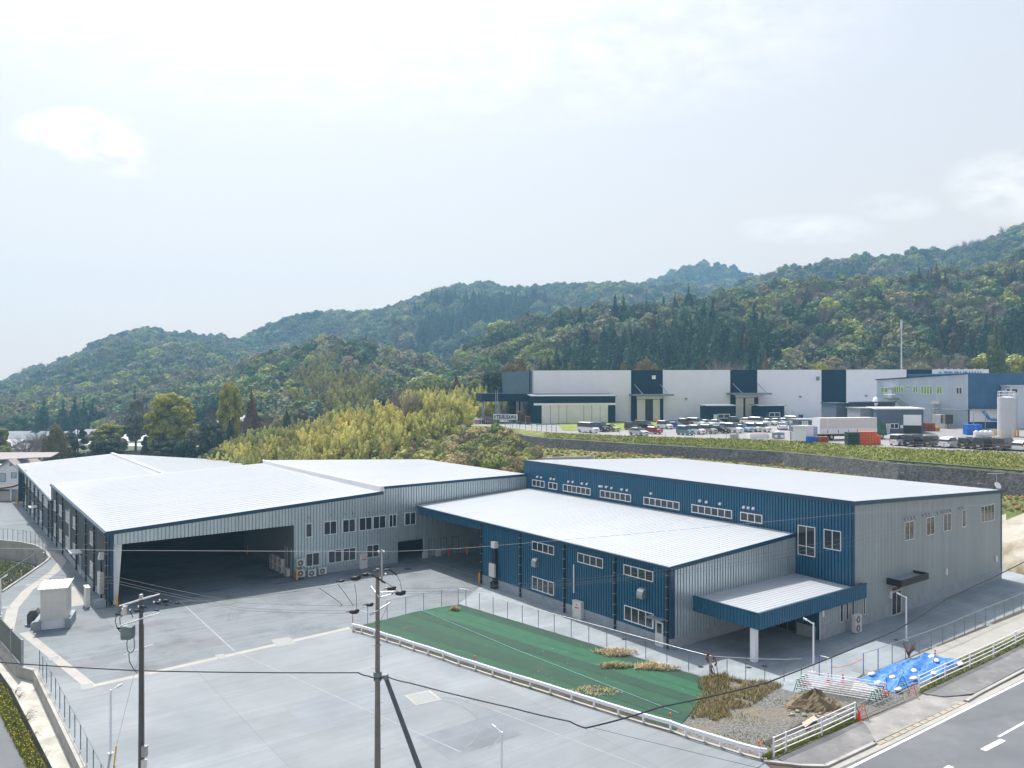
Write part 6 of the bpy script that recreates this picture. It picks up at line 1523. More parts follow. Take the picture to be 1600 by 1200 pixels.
pallets(757, 184, 3, 9, 'wide reddish pallet stack at the far left behind the fence', M_palr); pallets(742, 184, 2, 6, 'low reddish pallet stack at the very left end', M_palr); pallets(766, 187, 2, 12, 'reddish pallet stack between the canopy posts', M_palr); pallets(838, 187, 1, 3, 'flat pallet stack in front of the navy annex corner', M_pal)
# freestanding sign
sgx, sgy = D(770.5, 171); sgx2, sgy2 = D(808.3, 168.3)
zt_, zb_ = ZP(646.8, 171), ZP(655.3, 171)
FS = Fr(sgx, sgy, math.atan2(sgy2 - sgy, sgx2 - sgx)); SLn = math.hypot(sgx2 - sgx, sgy2 - sgy)
sb = thing('signboard', 'white signboard with blue company lettering above the green fence', 'sign', (sgx, sgy, zb_), FS.ang)
k = MB(FS); k.box(0, SLn, 0, .12, zb_, zt_); k.build('board', M_white, sb)
for q in (.04, .26, .5, .72, .96):
    k = MB(FS); k.cyl((SLn * q, .2, T1(785, 170) - .5), (SLn * q, .2, zt_ - .1), .05, .05, 6); k.build('post', M_galv, sb)
text('sign_lettering', 'TSURUSAWA', FS, SLn * .145, -.01, zb_ + (zt_ - zb_) * .16, (zt_ - zb_) * .70 / .70, M_tb2, sb, .02, SLn * .82, .05, 1.15)
k = MB(FS); emblem(k, FS, SLn * .025, -.01, zb_ + (zt_ - zb_) * .12, SLn * .10, (zt_ - zb_) * .76); k.build('sign_emblem', M_tg, sb)
# two small navy huts with white windows
for i, (h0, h1, dd, yt, yb) in enumerate(((1105.5, 1148, 188, 633, 652.5), (1187.5, 1225.5, 194, 633, 651))):
    x0, y0 = D(h0, dd); x1, y1 = D(h1, dd + 1.5); Fh = Fr(x0, y0, math.atan2(y1 - y0, x1 - x0)); L = math.hypot(x1 - x0, y1 - y0); zb = T1(h0, dd) - .1; zt = ZP(yt, dd)
    hb = thing('hut', ('left' if i == 0 else 'right') + ' small navy hut with a white double window at the warehouse foot', 'hut', (x0, y0, zb), Fh.ang)
    k = MB(Fh); k.box(0, L, 0, 4, zb, zt - .3); k.build('body', M_wnavy, hb)
    k = MB(Fh); k.hexa([(-.5, -.6, zt - .25), (L + .5, -.6, zt - .25), (L + .5, 4.2, zt), (-.5, 4.2, zt), (-.5, -.6, zt - .1), (L + .5, -.6, zt - .1), (L + .5, 4.2, zt + .15), (-.5, 4.2, zt + .15)]); k.build('roof', M_galvdull, hb)
    window_at(hb, Fh, 'b', 0, L * .37, L * .82, zb + 1.0, zb + 2.1, 2, fw=.14)
    k = MB(Fh); k.box(L * .22, L * .34, -.12, 0, zb + .1, zb + 2.0); k.build('door', M_white if i == 0 else M_wblue, hb)
# vending machines
for i, (px, mm, lab) in enumerate(((1259, mat('vend_blue', (.05, .16, .42), .4), 'blue vending machine'), (1266, MATS['red_mark'], 'red vending machine'))):
    dd = 205; x, y = D(px - 3.4, dd); Fv = Fr(x, y, .15); zb = T1(px, dd)
    vb = thing('vending_machine', lab + (' left of the red one' if i == 0 else ' right of the blue one') + ' at the pale wall', 'vending machine', (x, y, zb), .15)
    k = MB(Fv); k.box(0, 1.05, 0, .8, zb, zb + 1.9); k.build('body', mm, vb)
    k = MB(Fv); k.box(.12, .93, -.03, 0, zb + 1.0, zb + 1.75); k.build('display_window', M_glasspale, vb)
    k = MB(Fv); k.box(.2, .85, -.03, 0, zb + .25, zb + .5); k.build('delivery_flap', M_black, vb)
x, y = D(1253, 203); zb = T1(1253, 203); tag(MB().box(x - .6, x + .3, y, y + .6, zb, zb + .9).box(x - .5, x + .2, y - .02, y, zb + .5, zb + .7).build('bin', M_tb2), 'dark blue bin beside the blue vending machine', 'bin')

# ---- grey blue factory at the right
def boxb(name, label, cat, px0, px1, d0, d1, ytop, m, depth=12, zb=None, y2=None, roofm=None):
    """a box building whose front runs from (px0,d0) to (px1,d1); roof line may slope from ytop to y2"""
    x0, y0 = D(px0, d0); x1, y1 = D(px1, d1); F = Fr(x0, y0, math.atan2(y1 - y0, x1 - x0)); L = math.hypot(x1 - x0, y1 - y0)
    zb = zb if zb is not None else T1((px0 + px1) / 2, (d0 + d1) / 2) - .3
    z0 = ZP(ytop, d0); z1 = ZP(y2 if y2 is not None else ytop, d1)
    tb = thing(name, label, cat, (x0, y0, zb), F.ang)
    k = MB(F); k.hexa([(0, 0, zb), (L, 0, zb), (L, depth, zb), (0, depth, zb), (0, 0, z0), (L, 0, z1), (L, depth, z1), (0, depth, z0)]); k.build('walls', m, tb)
    k = MB(F); k.hexa([(-.2, -.25, z0), (L + .2, -.25, z1), (L + .2, depth + .2, z1), (-.2, depth + .2, z0), (-.2, -.25, z0 + .22), (L + .2, -.25, z1 + .22), (L + .2, depth + .2, z1 + .22), (-.2, depth + .2, z0 + .22)]); k.build('roof', roofm or M_navy, tb)
    return tb, F, L, zb, z0, z1
M_fwall = mat('pale_blue_sheet', (.52, .61, .68), .5, .1, .04, .6); M_fblue = mat('mid_blue_sheet', (.04, .14, .26), .5, .1, .12, .5); M_shed = mat('slate_blue_panel', (.085, .12, .165), .6, 0, .08, .5)
# front face runs 1370..1512 (pale), right part 1512..1640 blue
fac, Ff, Lf, zbf, _, _ = boxb('factory', 'pale factory with green window blinds beside the long warehouse', 'factory', 1370, 1512.5, 180, 163, 594, M_fwall, 30, None, 584.5)
k = MB(Ff)
corrug(k, 'b', 0, 0, Lf, lambda s: zbf, lambda s: ZP(594, 180) + (ZP(584.5, 163) - ZP(594, 180)) * s / Lf - .02, .45, .05); k.build('ribbed_sheet', M_fwall, fac)
x1, y1 = D(1512.5, 163); Fq = Fr(x1, y1, .12); zq = ZP(584.5, 163)
k = MB(Fq); corrug(k, 'b', 0, 0, 22, lambda s: zbf, lambda s: zq, .4, .05); k.box(0.02, 22, .02, 20, zbf, zq - .05); k.box(-.1, 22, -.15, 20.2, zq - .05, zq + .2); k.build('blue_wing', M_fblue, fac)
for a_, b_, t_, bm_, n_ in ((1376.5, 1388, 605, 613.5, 2), (1397, 1412, 603, 614.5, 4), (1415.5, 1422.5, 602.5, 607.5, 2), (1426.5, 1435, 602.5, 614.5, 2), (1439, 1457.5, 603, 616, 4), (1463.5, 1473, 603, 616, 2), (1494, 1504, 605, 616, 2)):
    s0, s1 = Ff.ax(a_, 0), Ff.ax(b_, 0); z1 = Ff.z(t_, s0, 0); z0 = Ff.z(bm_, s0, 0)
    window_at(fac, Ff, 'b', -.06, s0, s1, z0, z1, n_, glass=M_glassgreen if a_ != 1494 else M_glass, fw=.12)
# outside stairs
s0 = Ff.ax(1393, -1.2); zl = Ff.z(624, s0, -1.2)
k = MB(Ff); k.box(s0 - 1.6, s0 + 1.0, -1.6, -.1, zl, zl + .25); st = k.build('stair_landing', M_galvdull, fac)
s1 = Ff.ax(1412, -1.2); z1 = Ff.z(638, s1, -1.2)
k = MB(Ff); k.hexa([(s0 + 1.0, -1.5, zl - .15), (s1 + 2.5, -1.5, z1 - 1.4), (s1 + 2.5, -.3, z1 - 1.4), (s0 + 1.0, -.3, zl - .15), (s0 + 1.0, -1.5, zl + .2), (s1 + 2.5, -1.5, z1 - .9), (s1 + 2.5, -.3, z1 - .9), (s0 + 1.0, -.3, zl + .2)]); k.build('stair_flight', M_galvdull, st)
k = MB(Ff); k.tube([(s0 - 1.6, -1.55, zl + 1.1), (s0 + 1.0, -1.55, zl + 1.1), (s1 + 2.5, -1.55, z1 + .2)], .04, 5)
for q in (0, .33, .66, 1): k.cyl((s0 - 1.6 + 2.6 * q, -1.55, zl + .2), (s0 - 1.6 + 2.6 * q, -1.55, zl + 1.1), .03, .03, 5)
k.build('handrail', M_galv, st)
k = MB(Ff); sd = Ff.ax(1391, -.1); k.box(sd - .4, sd + .5, -.35, -.02, zl + .25, zl + 2.4); k.box(sd - .9, sd + .9, -1.4, -.02, zl + 2.5, zl + 2.6); k.build('upper_door', M_white, fac)
zpz = Ff.z(638.5, Ff.ax(1460, 0), 0)
k = MB(Ff); k.tube([(Ff.ax(1457, -.8), -.8, zpz), (Ff.ax(1512, -.8), -.8, zpz - .1)], .1, 6); k.tube([(Ff.ax(1488, -.9), -.9, zbf), (Ff.ax(1488, -.9), -.9, zpz - .7), (Ff.ax(1511, -.9), -.9, zpz - .7)], .07, 6)
for px in (1461, 1466.5): s = Ff.ax(px, -.6); k.cyl((s, -.6, zbf), (s, -.6, zpz + 1.2), .12, .12, 6)
for px in (1478, 1483): s = Ff.ax(px, -.6); k.cyl((s, -.6, zbf), (s, -.6, zpz + 1.0), .05, .05, 6)
k.build('pipework', M_galv, fac)
k = MB(Ff); s = Ff.ax(1463, -.7); k.box(s - .9, s + .7, -1.1, -.2, zpz + 1.0, zpz + 1.7); k.build('pipe_hood', M_ac, fac)
k = MB(Ff); s = Ff.ax(1472, -3); k.box(s - 1.6, s + 1.2, -4, -2, zbf + .2, zbf + 3.0); u_ = k.build('chiller_unit', M_ac); tag(u_, 'white boxy chiller unit standing before the pale factory wall', 'chiller')
k = MB(Ff); s = Ff.ax(1483, -3); k.box(s - 1.2, s + .3, -4, -2, zbf + 1.2, zbf + 3.0)
for q in (-1.1, .2): k.box(s + q, s + q + .1, -3.9, -3.8, zbf + .2, zbf + 1.2)
tag(k.build('radiator_unit', M_acdark), 'black finned radiator unit on legs beside the white chiller', 'radiator')
# open pipe rack with white sheet beneath the blue wing
k = MB(Fq); zz = zq - 7.3
k.box(-.5, 7.6, -2.2, -.3, zz, zz + .12)
for q in (-.4, 2.2, 4.9, 7.4): k.box(q, q + .12, -2.1, -2.0, zbf, zz)
rk = k.build('rack_frame', M_galv); tag(rk, 'pale open rack with a thin roof below the blue factory wing', 'rack')
k = MB(Fq); k.box(-.3, 7.4, -1.0, -.9, zbf + 1.6, zz - .1); k.hexa([(3.0, -1.1, zbf + 3.8), (3.5, -1.1, zbf + 3.8), (3.5, -1.05, zbf + 3.8), (3.0, -1.05, zbf + 3.8)] + [(1.9, -1.1, zz - .2), (2.5, -1.1, zz - .2), (2.5, -1.05, zz - .2), (1.9, -1.05, zz - .2)]) if 0 else None
b1 = k.build('rack_sheet', M_wpale, rk)
k = MB(Fq); k.hexa([(3.6, -1.12, zbf + 2.0), (4.5, -1.12, zbf + 2.0), (4.5, -1.05, zbf + 2.0), (3.6, -1.05, zbf + 2.0), (2.2, -1.12, zz - .3), (3.0, -1.12, zz - .3), (3.0, -1.05, zz - .3), (2.2, -1.05, zz - .3)]); k.box(4.2, 6.2, -1.12, -1.05, zbf + 1.8, zbf + 2.3); k.build('blue_bar', M_tb, rk)
# right hand annex behind the tank
k = MB(Fq); zr = ZP(602, 161)
k.box(7.4, 22, -2.5, 0, zbf, zr - .2); k.box(7.2, 22, -2.8, .1, zr - .2, zr + .05)
ra = k.build('side_annex', M_fwall); tag(ra, 'pale annex with a thin roof at the right behind the white tank', 'annex')
for a_, b_ in ((1571.5, 1578), (1580, 1590)):
    s0, s1 = Fq.ax(a_, -2.5), Fq.ax(b_, -2.5); window_at(ra, Fq, 'b', -2.52, s0, s1, ZP(614, 161), ZP(607, 161), 1, fw=.08)
# grey sheds
M_shed2 = mat('charcoal_panel', (.035, .045, .055), .6, 0, .1)
sh1, F_, L_, zb_, _, _ = boxb('shed', 'slate shed with a grey roller shutter in front of the pale factory', 'shed', 1369.5, 1443, 152, 150, 639.5, M_shed, 10, roofm=M_flash)
s0, s1 = F_.ax(1411.5, 0), F_.ax(1439.5, 0)
zs = F_.z(648, s0, 0); zh = F_.z(664.5, s0, 0)
k = MB(F_); k.box(s0, s1, -.1, 0, zh, zs); k.build('shutter', M_wpale, sh1)
k = MB(F_); k.box(s0, s1, -.06, 0, zb_ + .3, zh); op = k.build('dark_opening', M_black, sh1)
s2, s3 = F_.ax(1391, 0), F_.ax(1404, 0); window_at(sh1, F_, 'b', 0, s2, s3, F_.z(669.5, s2, 0), F_.z(661.5, s2, 0), 2, fw=.1)
s2, s3 = F_.ax(1384.5, 0), F_.ax(1390, 0); window_at(sh1, F_, 'b', 0, s2, s3, zb_ + .35, F_.z(662, s2, 0), 1, fw=.12, glass=M_glasspale, name='door')
s2, s3 = F_.ax(1407, 0), F_.ax(1411, 0); k = MB(F_); k.box(s2, s3, -.05, 0, F_.z(669, s2, 0), F_.z(664, s2, 0)); k.build('notice_board', M_white, sh1)
sh2, F_, L_, zb_, _, _ = boxb('shed', 'dark flat shed roof block behind the slate shed', 'shed', 1306.5, 1328, 168, 168, 631.5, M_shed, 8)
sh3, F_, L_, zb_, _, _ = boxb('shed', 'long charcoal shed between the warehouse and the slate shed', 'shed', 1327.5, 1393.5, 166, 162, 630, M_shed2, 8, y2=629)
k = MB(F_); s0 = F_.ax(1331, -1.5); k.cyl((s0, -1.5, zb_ + 2.4), (s0 + 2.4, -1.5, zb_ + 2.4), .75, .75, 14); k.box(s0 + .2, s0 + .4, -1.8, -1.2, zb_, zb_ + 1.8); k.box(s0 + 1.9, s0 + 2.1, -1.8, -1.2, zb_, zb_ + 1.8)
tag(k.build('horizontal_tank', M_fwall), 'small grey horizontal tank before the charcoal shed', 'tank')
sh4, F_, L_, zb_, _, _ = boxb('shed', 'low grey hut with a white door behind the truck', 'shed', 1247, 1302, 154, 154, 656.5, M_shed, 5, roofm=M_galv, y2=657)
s2 = F_.ax(1253, 0); window_at(sh4, F_, 'b', 0, s2, F_.ax(1262.5, 0), zb_ + .3, F_.z(658, s2, 0), 2, fw=.12, glass=M_glasspale, name='door')
sh5, F_, L_, zb_, _, _ = boxb('shed', 'pale blue grey block behind the parked truck cab', 'shed', 1344, 1369, 156, 156, 639, mat('block_grey', (.25, .29, .31), .6), 6, roofm=M_galv)
x, y = D(1368, 164); z = ZP(629.5, 164)
k = MB(); 
for j in range(8):
    a0 = math.pi / 2 * j / 8; a1 = math.pi / 2 * (j + 1) / 8
    k.cyl((x + 1.0 * math.sin(a0) * .5, y, z + 0.0), (x + 1.0 * math.sin(a1) * .5, y, z + .0), 1.35 * math.cos(a0) ** .6, 1.35 * max(.02, math.cos(a1)) ** .6, 14, caps=False) if 0 else None
k.sph((x, y, z + .1), .55, .8, 1.15, 12, 8); k.cyl((x, y + .3, z - 1.4), (x, y + .3, z), .08, .08, 6)
tag(k.build('satellite_dish', M_flash), 'white dish standing on the charcoal shed roof', 'dish')
# white container box with grey top right of the lot
tb_, F_, L_, zb_, z0_, _ = boxb('storage_box', 'white box shed with a pale blue side standing left of the truck', 'shed', 1239, 1259, 135, 133, 667, M_white, 2.2, zb=12.2, roofm=M_flash)
k = MB(F_); x1, y1 = D(1259, 133); k.box(L_, L_ + .05, 0, 2.2, zb_, z0_); 
k = MB(); x2, y2 = D(1277.5, 136); k.add([(x1, y1, zb_), (x2, y2, zb_), (x2, y2, z0_), (x1, y1, z0_)], [(0, 1, 2, 3)]); k.build('side_panel', mat('pale_blue_side', (.32, .40, .55), .6), tb_)
x0, y0 = D(1172, 141.5); z = T1(1172, 141.5); tb = thing('water_trough', 'low white tank lying at the lot edge', 'tank', (x0, y0, z)); k = MB(); k.box(x0, x0 + 3.4, y0, y0 + 1.6, z, z + .75); k.build('tank_wall', M_white, tb); k = MB(); k.box(x0 + .3, x0 + 3.2, y0 + .2, y0 + 1.4, z + .75, z + .82); k.build('lid', mat('rust_top', (.4, .25, .18), .8), tb)
x0, y0 = D(1209, 140); z = T1(1209, 140); tb = thing('machine_unit', 'small grey machine with white panels at the lot edge', 'machine', (x0, y0, z)); k = MB(); k.box(x0, x0 + 1.9, y0, y0 + 1, z + .1, z + 1.1); k.build('casing', M_galvdull, tb); k = MB(); k.box(x0 + .15, x0 + .65, y0 - .04, y0, z + .2, z + .7); k.box(x0 + 1.2, x0 + 1.75, y0 - .04, y0, z + .2, z + .7); k.build('panel', M_white, tb); k = MB(); k.sph((x0 + .9, y0 + .5, z + 1.1), .6, .5, .3); k.build('cover', M_white, tb)
x0, y0 = D(1142, 141); z = T1(1142, 141); tag(MB().box(x0, x0 + 1.4, y0, y0 + .8, z, z + .8).cyl((x0 + 1.1, y0 + .4, z + .8), (x0 + 1.1, y0 + .4, z + 1.2), .22, .2, 8).build('grey_box', M_galv), 'grey equipment box behind the fence at the middle lot', 'box')
x0, y0 = D(1235, 136); z = T1(1235, 136); k = MB(); k.cyl((x0, y0, z), (x0, y0, z + 3.3), .06, .06, 6); k.box(x0 - .25, x0 + .3, y0 - .1, y0 + .1, z + 3.0, z + 3.5); k.box(x0 + .05, x0 + .35, y0 - .2, y0 + .1, z + .2, z + 1.5); tag(k.build('camera_post', M_galv), 'grey post with a small box on top left of the white box shed', 'post')
# tank (silo)
x, y = D(1572.5, 143); z = T1(1572, 142)
tb = thing('storage_tank', 'tall pale cylindrical tank with railings on top', 'tank', (x, y, z))
zt = ZP(621, 143); k = MB(); k.cyl((x, y, z), (x, y, zt), 1.43, 1.43, 32); k.cyl((x, y, zt), (x, y, zt + .22), 1.43, .4, 32); k.build('tank_shell', mat('tank_paint', (.50, .52, .55), .5, 0, .04, 1), tb)
k = MB()
for i in range(10):
    a = 2 * math.pi * i / 10; k.cyl((x + 1.35 * math.cos(a), y + 1.35 * math.sin(a), zt), (x + 1.35 * math.cos(a), y + 1.35 * math.sin(a), zt + 1.1), .035, .035, 5)
for zz in (.55, 1.1): k.tube([(x + 1.35 * math.cos(2 * math.pi * i / 16), y + 1.35 * math.sin(2 * math.pi * i / 16), zt + zz) for i in range(17)], .035, 5)
k.build('railing', M_flash, tb)
k = MB(); k.tube([(x + 1.55, y - .3, z), (x + 1.55, y - .3, zt + .8)], .06, 6); k.tube([(x + 1.8, y - .3, z), (x + 1.8, y - .3, zt + .3)], .05, 6); k.build('side_pipe', M_galv, tb)
for i, px in enumerate((1552.8, 1565, 1583)):
    d = 139; x, y = D(px, d); z = T1(px, d); b = thing('bollard', ['left', 'middle', 'right'][i] + ' yellow bollard in front of the tall pale tank', 'bollard', (x, y, z), 0, 'yellow bollards before the tank'); k = MB(); k.cyl((x, y, z), (x, y, z + 1.35), .11, .11, 8); k.cyl((x, y, z + 1.35), (x, y, z + 1.4), .11, .06, 8); k.build('post', M_yellow, b)
for i, (px, d) in enumerate(((997.5, 189), (1026, 189.5), (1150.5, 196), (1176.5, 197.5), (1591, 142))):
    x, y = D(px, d); z = T1(px, d); b = thing('bollard', ['left bollard of the first loading bay', 'right bollard of the first loading bay', 'left bollard of the second loading bay', 'right bollard of the second loading bay', 'brownish bollard at the right edge beyond the tank'][i], 'bollard', (x, y, z), 0, 'yellow bollards of the upper yard'); k = MB(); k.cyl((x, y, z), (x, y, z + 1.2), .17, .17, 8); k.cyl((x, y, z + 1.2), (x, y, z + 1.26), .17, .1, 8); k.build('post', M_yellow, b)
# crate stacks
M_or = mat('crate_orange', (.72, .13, .03), .5, 0, .15, 2); M_rb = mat('crate_rust', (.35, .085, .035), .6, 0, .2, 2); M_yl = mat('crate_yellow', (.75, .36, .03), .5, 0, .1); M_cb = mat('crate_blue', (.02, .16, .58), .5, 0, .15, 2); M_dg = mat('crate_dark_green', (.02, .06, .05), .6, 0, .2)
def crates(px0, px1, d, ytop, nx_, nz_, m, label, group='stacks of plastic crates in the upper yard', dep=1.4):
    x0, y0 = D(px0, d); x1, _ = D(px1, d); zb = T1(px0, d); zt = ZP(ytop, d); tb = thing('crate_stack', label, 'crates', (x0, y0, zb), 0, group)
    w = (x1 - x0) / nx_; h = (zt - zb) / nz_
    for i in range(nx_):
        for j in range(nz_):
            k = MB(); a, z = x0 + i * w, zb + j * h
            k.box(a + .03, a + w - .03, y0, y0 + dep, z + .02, z + h * .78); k.box(a, a + w - .005, y0 - .03, y0 + dep + .03, z + h * .78, z + h - .01)
            k.build('crate', m, tb)
crates(1344, 1371, 127, 674.5, 6, 5, M_or, 'tall orange crate stack in front of the truck'); crates(1325, 1343.5, 126.5, 675.5, 4, 5, M_dg, 'dark green crate stack left of the orange ones'); crates(1371.3, 1376.5, 127.5, 680, 1, 4, M_or, 'narrow lower orange crate stack at the right end')
crates(1263, 1278, 132, 682.5, 3, 2, M_cb, 'low blue crate stack beside the white box shed'); crates(1278.5, 1295, 132, 682.5, 3, 2, M_rb, 'low rusty crate stack beside the blue crates')
crates(1445, 1461.5, 156, 661, 3, 5, M_rb, 'rust coloured crate stack right of the slate shed'); crates(1461.5, 1469, 156, 667.5, 2, 3, M_yl, 'yellow crate stack beside the rusty ones')
crates(1510, 1524.5, 146, 663.5, 4, 3, M_cb, 'bright blue drum-like crate stack before the factory rack', dep=1.2); crates(1525, 1535, 149, 663, 3, 2, M_cb, 'second blue crate stack set back behind the white sacks')
k = MB(); x, y = D(1524, 143.5); z = T1(1524, 143.5); tb = thing('bulk_bags', 'row of white bulk bags in front of the blue crates', 'bags', (x, y, z))
for i in range(4):
    k = MB(); xx = x + i * .85; k.sph((xx + .4, y + .4, z + .5), .43, .45, .5, 10, 6); k.box(xx + .05, xx + .75, y + .1, y + .75, z + .05, z + .85); k.build('bag', M_white, tb)
x, y = D(1549, 145); z = T1(1549, 145); tag(MB().box(x, x + 1.1, y, y + 1, z, z + 1.1).box(x + .1, x + 1.0, y - .03, y, z + .2, z + .9).build('grey_cabinet', M_galv), 'grey cabinet between the bulk bags and the tank', 'cabinet')
# antenna mast behind the warehouse
x, y = D(1408.5, 235); k = MB(); zt = ZP(499, 235); k.cyl((x, y, 13), (x, y, zt - 2.5), .24, .17, 10); k.cyl((x, y, zt - 2.5), (x, y, zt), .3, .3, 10)
tb = thing('antenna_mast', 'tall slim grey antenna mast behind the long warehouse', 'mast', (x, y, 13)); k.build('mast', mat('mast_grey', (.30, .36, .38), .5), tb)

# ================================================================ VEHICLES
def carpaint(name, c): return mat('paint_' + name, c, .28, .1, .03, 1.0, spec=.6)
PAINT = {n: carpaint(n, c) for n, c in dict(white=(.80, .81, .83), black=(.012, .013, .015), silver=(.50, .52, .56), teal=(.10, .24, .25), red=(.36, .015, .025), blue=(.02, .09, .42), lime=(.42, .46, .03), beige=(.42, .37, .31), skyblue=(.30, .44, .58), darkgreen=(.02, .035, .03), brown=(.09, .055, .04), navy=(.03, .05, .09)).items()}
M_tyre = mat('tyre', (.015, .015, .016), .8); M_rim = mat('rim', (.45, .46, .48), .35, .6); M_head = mat('headlamp', (.7, .73, .75), .15); M_tail = mat('tail_lamp', (.45, .01, .01), .3); M_pl = mat('plate_white', (.75, .75, .7), .5); M_ply = mat('plate_yellow', (.8, .55, .03), .5)
CARN = 0
def car(kind, paint, x, y, z, heading, label, roofwhite=False, plate='w'):
    """kinds: box (kei wagon), van, hatch, suv, sedan; body faces +x of its own frame"""
    dims = dict(box=(3.4, 1.48, 1.75), van=(4.7, 1.75, 1.9), hiace=(4.9, 1.78, 2.05), hatch=(3.95, 1.7, 1.48), suv=(4.2, 1.78, 1.62), sedan=(4.5, 1.78, 1.44), jimny=(3.4, 1.55, 1.72))[kind]
    L, W, H = dims
    # stations: x, belt z, roof z (== belt where there is no cabin)
    P = dict(
        box=[(0, .92, .92), (.10, 1.0, 1.66), (.35, 1.0, 1.75), (2.2, 1.0, 1.75), (2.75, 1.0, 1.0), (3.25, .85, .85), (3.4, .62, .62)],
        van=[(0, 1.0, 1.0), (.12, 1.08, 1.75), (.45, 1.08, 1.9), (3.1, 1.08, 1.88), (3.95, 1.05, 1.05), (4.5, .88, .88), (4.7, .6, .6)],
        hiace=[(0, 1.0, 1.0), (.10, 1.12, 1.95), (.35, 1.12, 2.05), (3.7, 1.12, 2.03), (4.5, 1.05, 1.05), (4.8, .8, .8), (4.9, .55, .55)],
        hatch=[(0, .8, .8), (.18, .95, 1.2), (.7, .95, 1.46), (2.1, .95, 1.48), (2.95, .93, .93), (3.75, .74, .74), (3.95, .55, .55)],
        suv=[(0, .92, .92), (.2, 1.0, 1.3), (.75, 1.02, 1.6), (2.3, 1.02, 1.62), (3.1, 1.0, 1.0), (4.0, .86, .86), (4.2, .6, .6)],
        sedan=[(0, .82, .82), (.3, .93, .95), (1.1, .95, 1.4), (2.5, .95, 1.44), (3.3, .92, .92), (4.3, .72, .72), (4.5, .52, .52)],
        jimny=[(0, .95, .95), (.06, 1.0, 1.6), (.25, 1.0, 1.72), (1.95, 1.0, 1.72), (2.25, 1.0, 1.0), (3.3, .93, .93), (3.4, .6, .6)])[kind]
    F = Fr(x, y, heading)
    tb = thing('parked_' + dict(box='car', van='van', hiace='van', hatch='car', suv='car', sedan='car', jimny='car')[kind], label, 'van' if kind in ('van', 'hiace') else 'car', (x, y, z), heading, 'vehicles in the upper parking lots')
    b = MB(F); g = MB(F); rf = MB(F)
    rings = []
    for i, (sx_, bz_, rz__) in enumerate(P):
        end = .9 if i in (0, len(P) - 1) else 1.0
        hw = W / 2 * end; rw = W / 2 * .80 * end
        rings.append([(sx_ - L / 2, hw * .94, z + .24), (sx_ - L / 2, hw, z + .5), (sx_ - L / 2, hw * .98, z + bz_), (sx_ - L / 2, (rw if rz__ > bz_ else hw * .93), z + rz__ - (.07 if rz__ > bz_ else 0.0)), (sx_ - L / 2, (rw * .85 if rz__ > bz_ else hw * .6), z + rz__ + (.0 if rz__ > bz_ else .04))])
    def mir(p): return (p[0], -p[1], p[2])
    for i in range(len(P) - 1):
        A, B = rings[i], rings[i + 1]; cab = P[i][2] > P[i][1] + .02 or P[i + 1][2] > P[i + 1][1] + .02; both = P[i][2] > P[i][1] + .02 and P[i + 1][2] > P[i + 1][1] + .02
        for sgn in (0, 1):
            m_ = (lambda p: p) if sgn == 0 else mir
            for j in range(4):
                tgt = g if (j == 2 and cab) else b
                if j == 3: tgt = rf if both else (g if cab else b)
                q = [m_(A[j]), m_(B[j]), m_(B[j + 1]), m_(A[j + 1])]
                tgt.add(q, [(0, 1, 2, 3)])
        q = [A[4], B[4], mir(B[4]), mir(A[4])]; (rf if both else (g if cab else b)).add(q, [(0, 1, 2, 3)])
        b.add([A[0], B[0], mir(B[0]), mir(A[0])], [(3, 2, 1, 0)])
    for Rg in (rings[0], rings[-1]): b.add(Rg + [mir(p) for p in Rg[::-1]], [tuple(range(10))])
    # pillars
    for sgn in (1, -1):
        for xs in ([P[1][0] + .05, P[3][0] * .55, P[3][0] - .05]):
            b.box(xs - L / 2 - .05, xs - L / 2 + .05, sgn * W / 2 * .80 - .02 + (0 if sgn < 0 else 0), sgn * W / 2 * .80 + .02, z + 1.0, z + H - .1)
    body = b.build('body', PAINT[paint], tb); g.build('windows', M_glass, tb)
    rf.build('roof_panel', PAINT['white'] if roofwhite else PAINT[paint], tb)
    for fx in (L * .17, L * .82):
        for sgn in (1, -1):
            k = MB(F); k.cyl((fx - L / 2, sgn * (W / 2 - .2), z + .30), (fx - L / 2, sgn * (W / 2 + .01), z + .30), .30, .30, 12); wh_ = k.build('wheel', M_tyre, tb)
            k = MB(F); k.cyl((fx - L / 2, sgn * (W / 2), z + .30), (fx - L / 2, sgn * (W / 2 + .03), z + .30), .18, .16, 10); k.build('rim', M_rim, wh_)
    for sgn in (1, -1):
        k = MB(F); k.box(L / 2 - .32, L / 2 + .0, sgn * W * .40 - .13, sgn * W * .40 + .13, z + .58, z + .74); k.build('headlight', M_head, tb)
        k = MB(F); k.box(-L / 2 - .01, -L / 2 + .1, sgn * W * .42 - .07, sgn * W * .42 + .07, z + .7, z + 1.0); k.build('tail_light', M_tail, tb)
    k = MB(F); k.box(L / 2 - .02, L / 2 + .03, -.22, .22, z + .38, z + .52); k.box(-L / 2 - .03, -L / 2 + .02, -.22, .22, z + .5, z + .64); k.each('number_plate', M_ply if plate == 'y' else M_pl, tb)
    k = MB(F); k.box(L / 2 - .04, L / 2 + .012, -W * .27, W * .27, z + .55, z + .70); k.build('grille', M_black, tb)
    return tb
def at_lot(px, py):
    z = 12.2
    for _ in range(8):
        d = (CAMZ - z) * FPX / (py - HOR); x = (px - 800) / FPX * d; z = zplat(x, d)
    return x, d, z
HB = TH - math.pi / 2          # heading along -b, nose to the camera right
HBr = TH + math.pi / 2; HA = TH; HAr = TH + math.pi
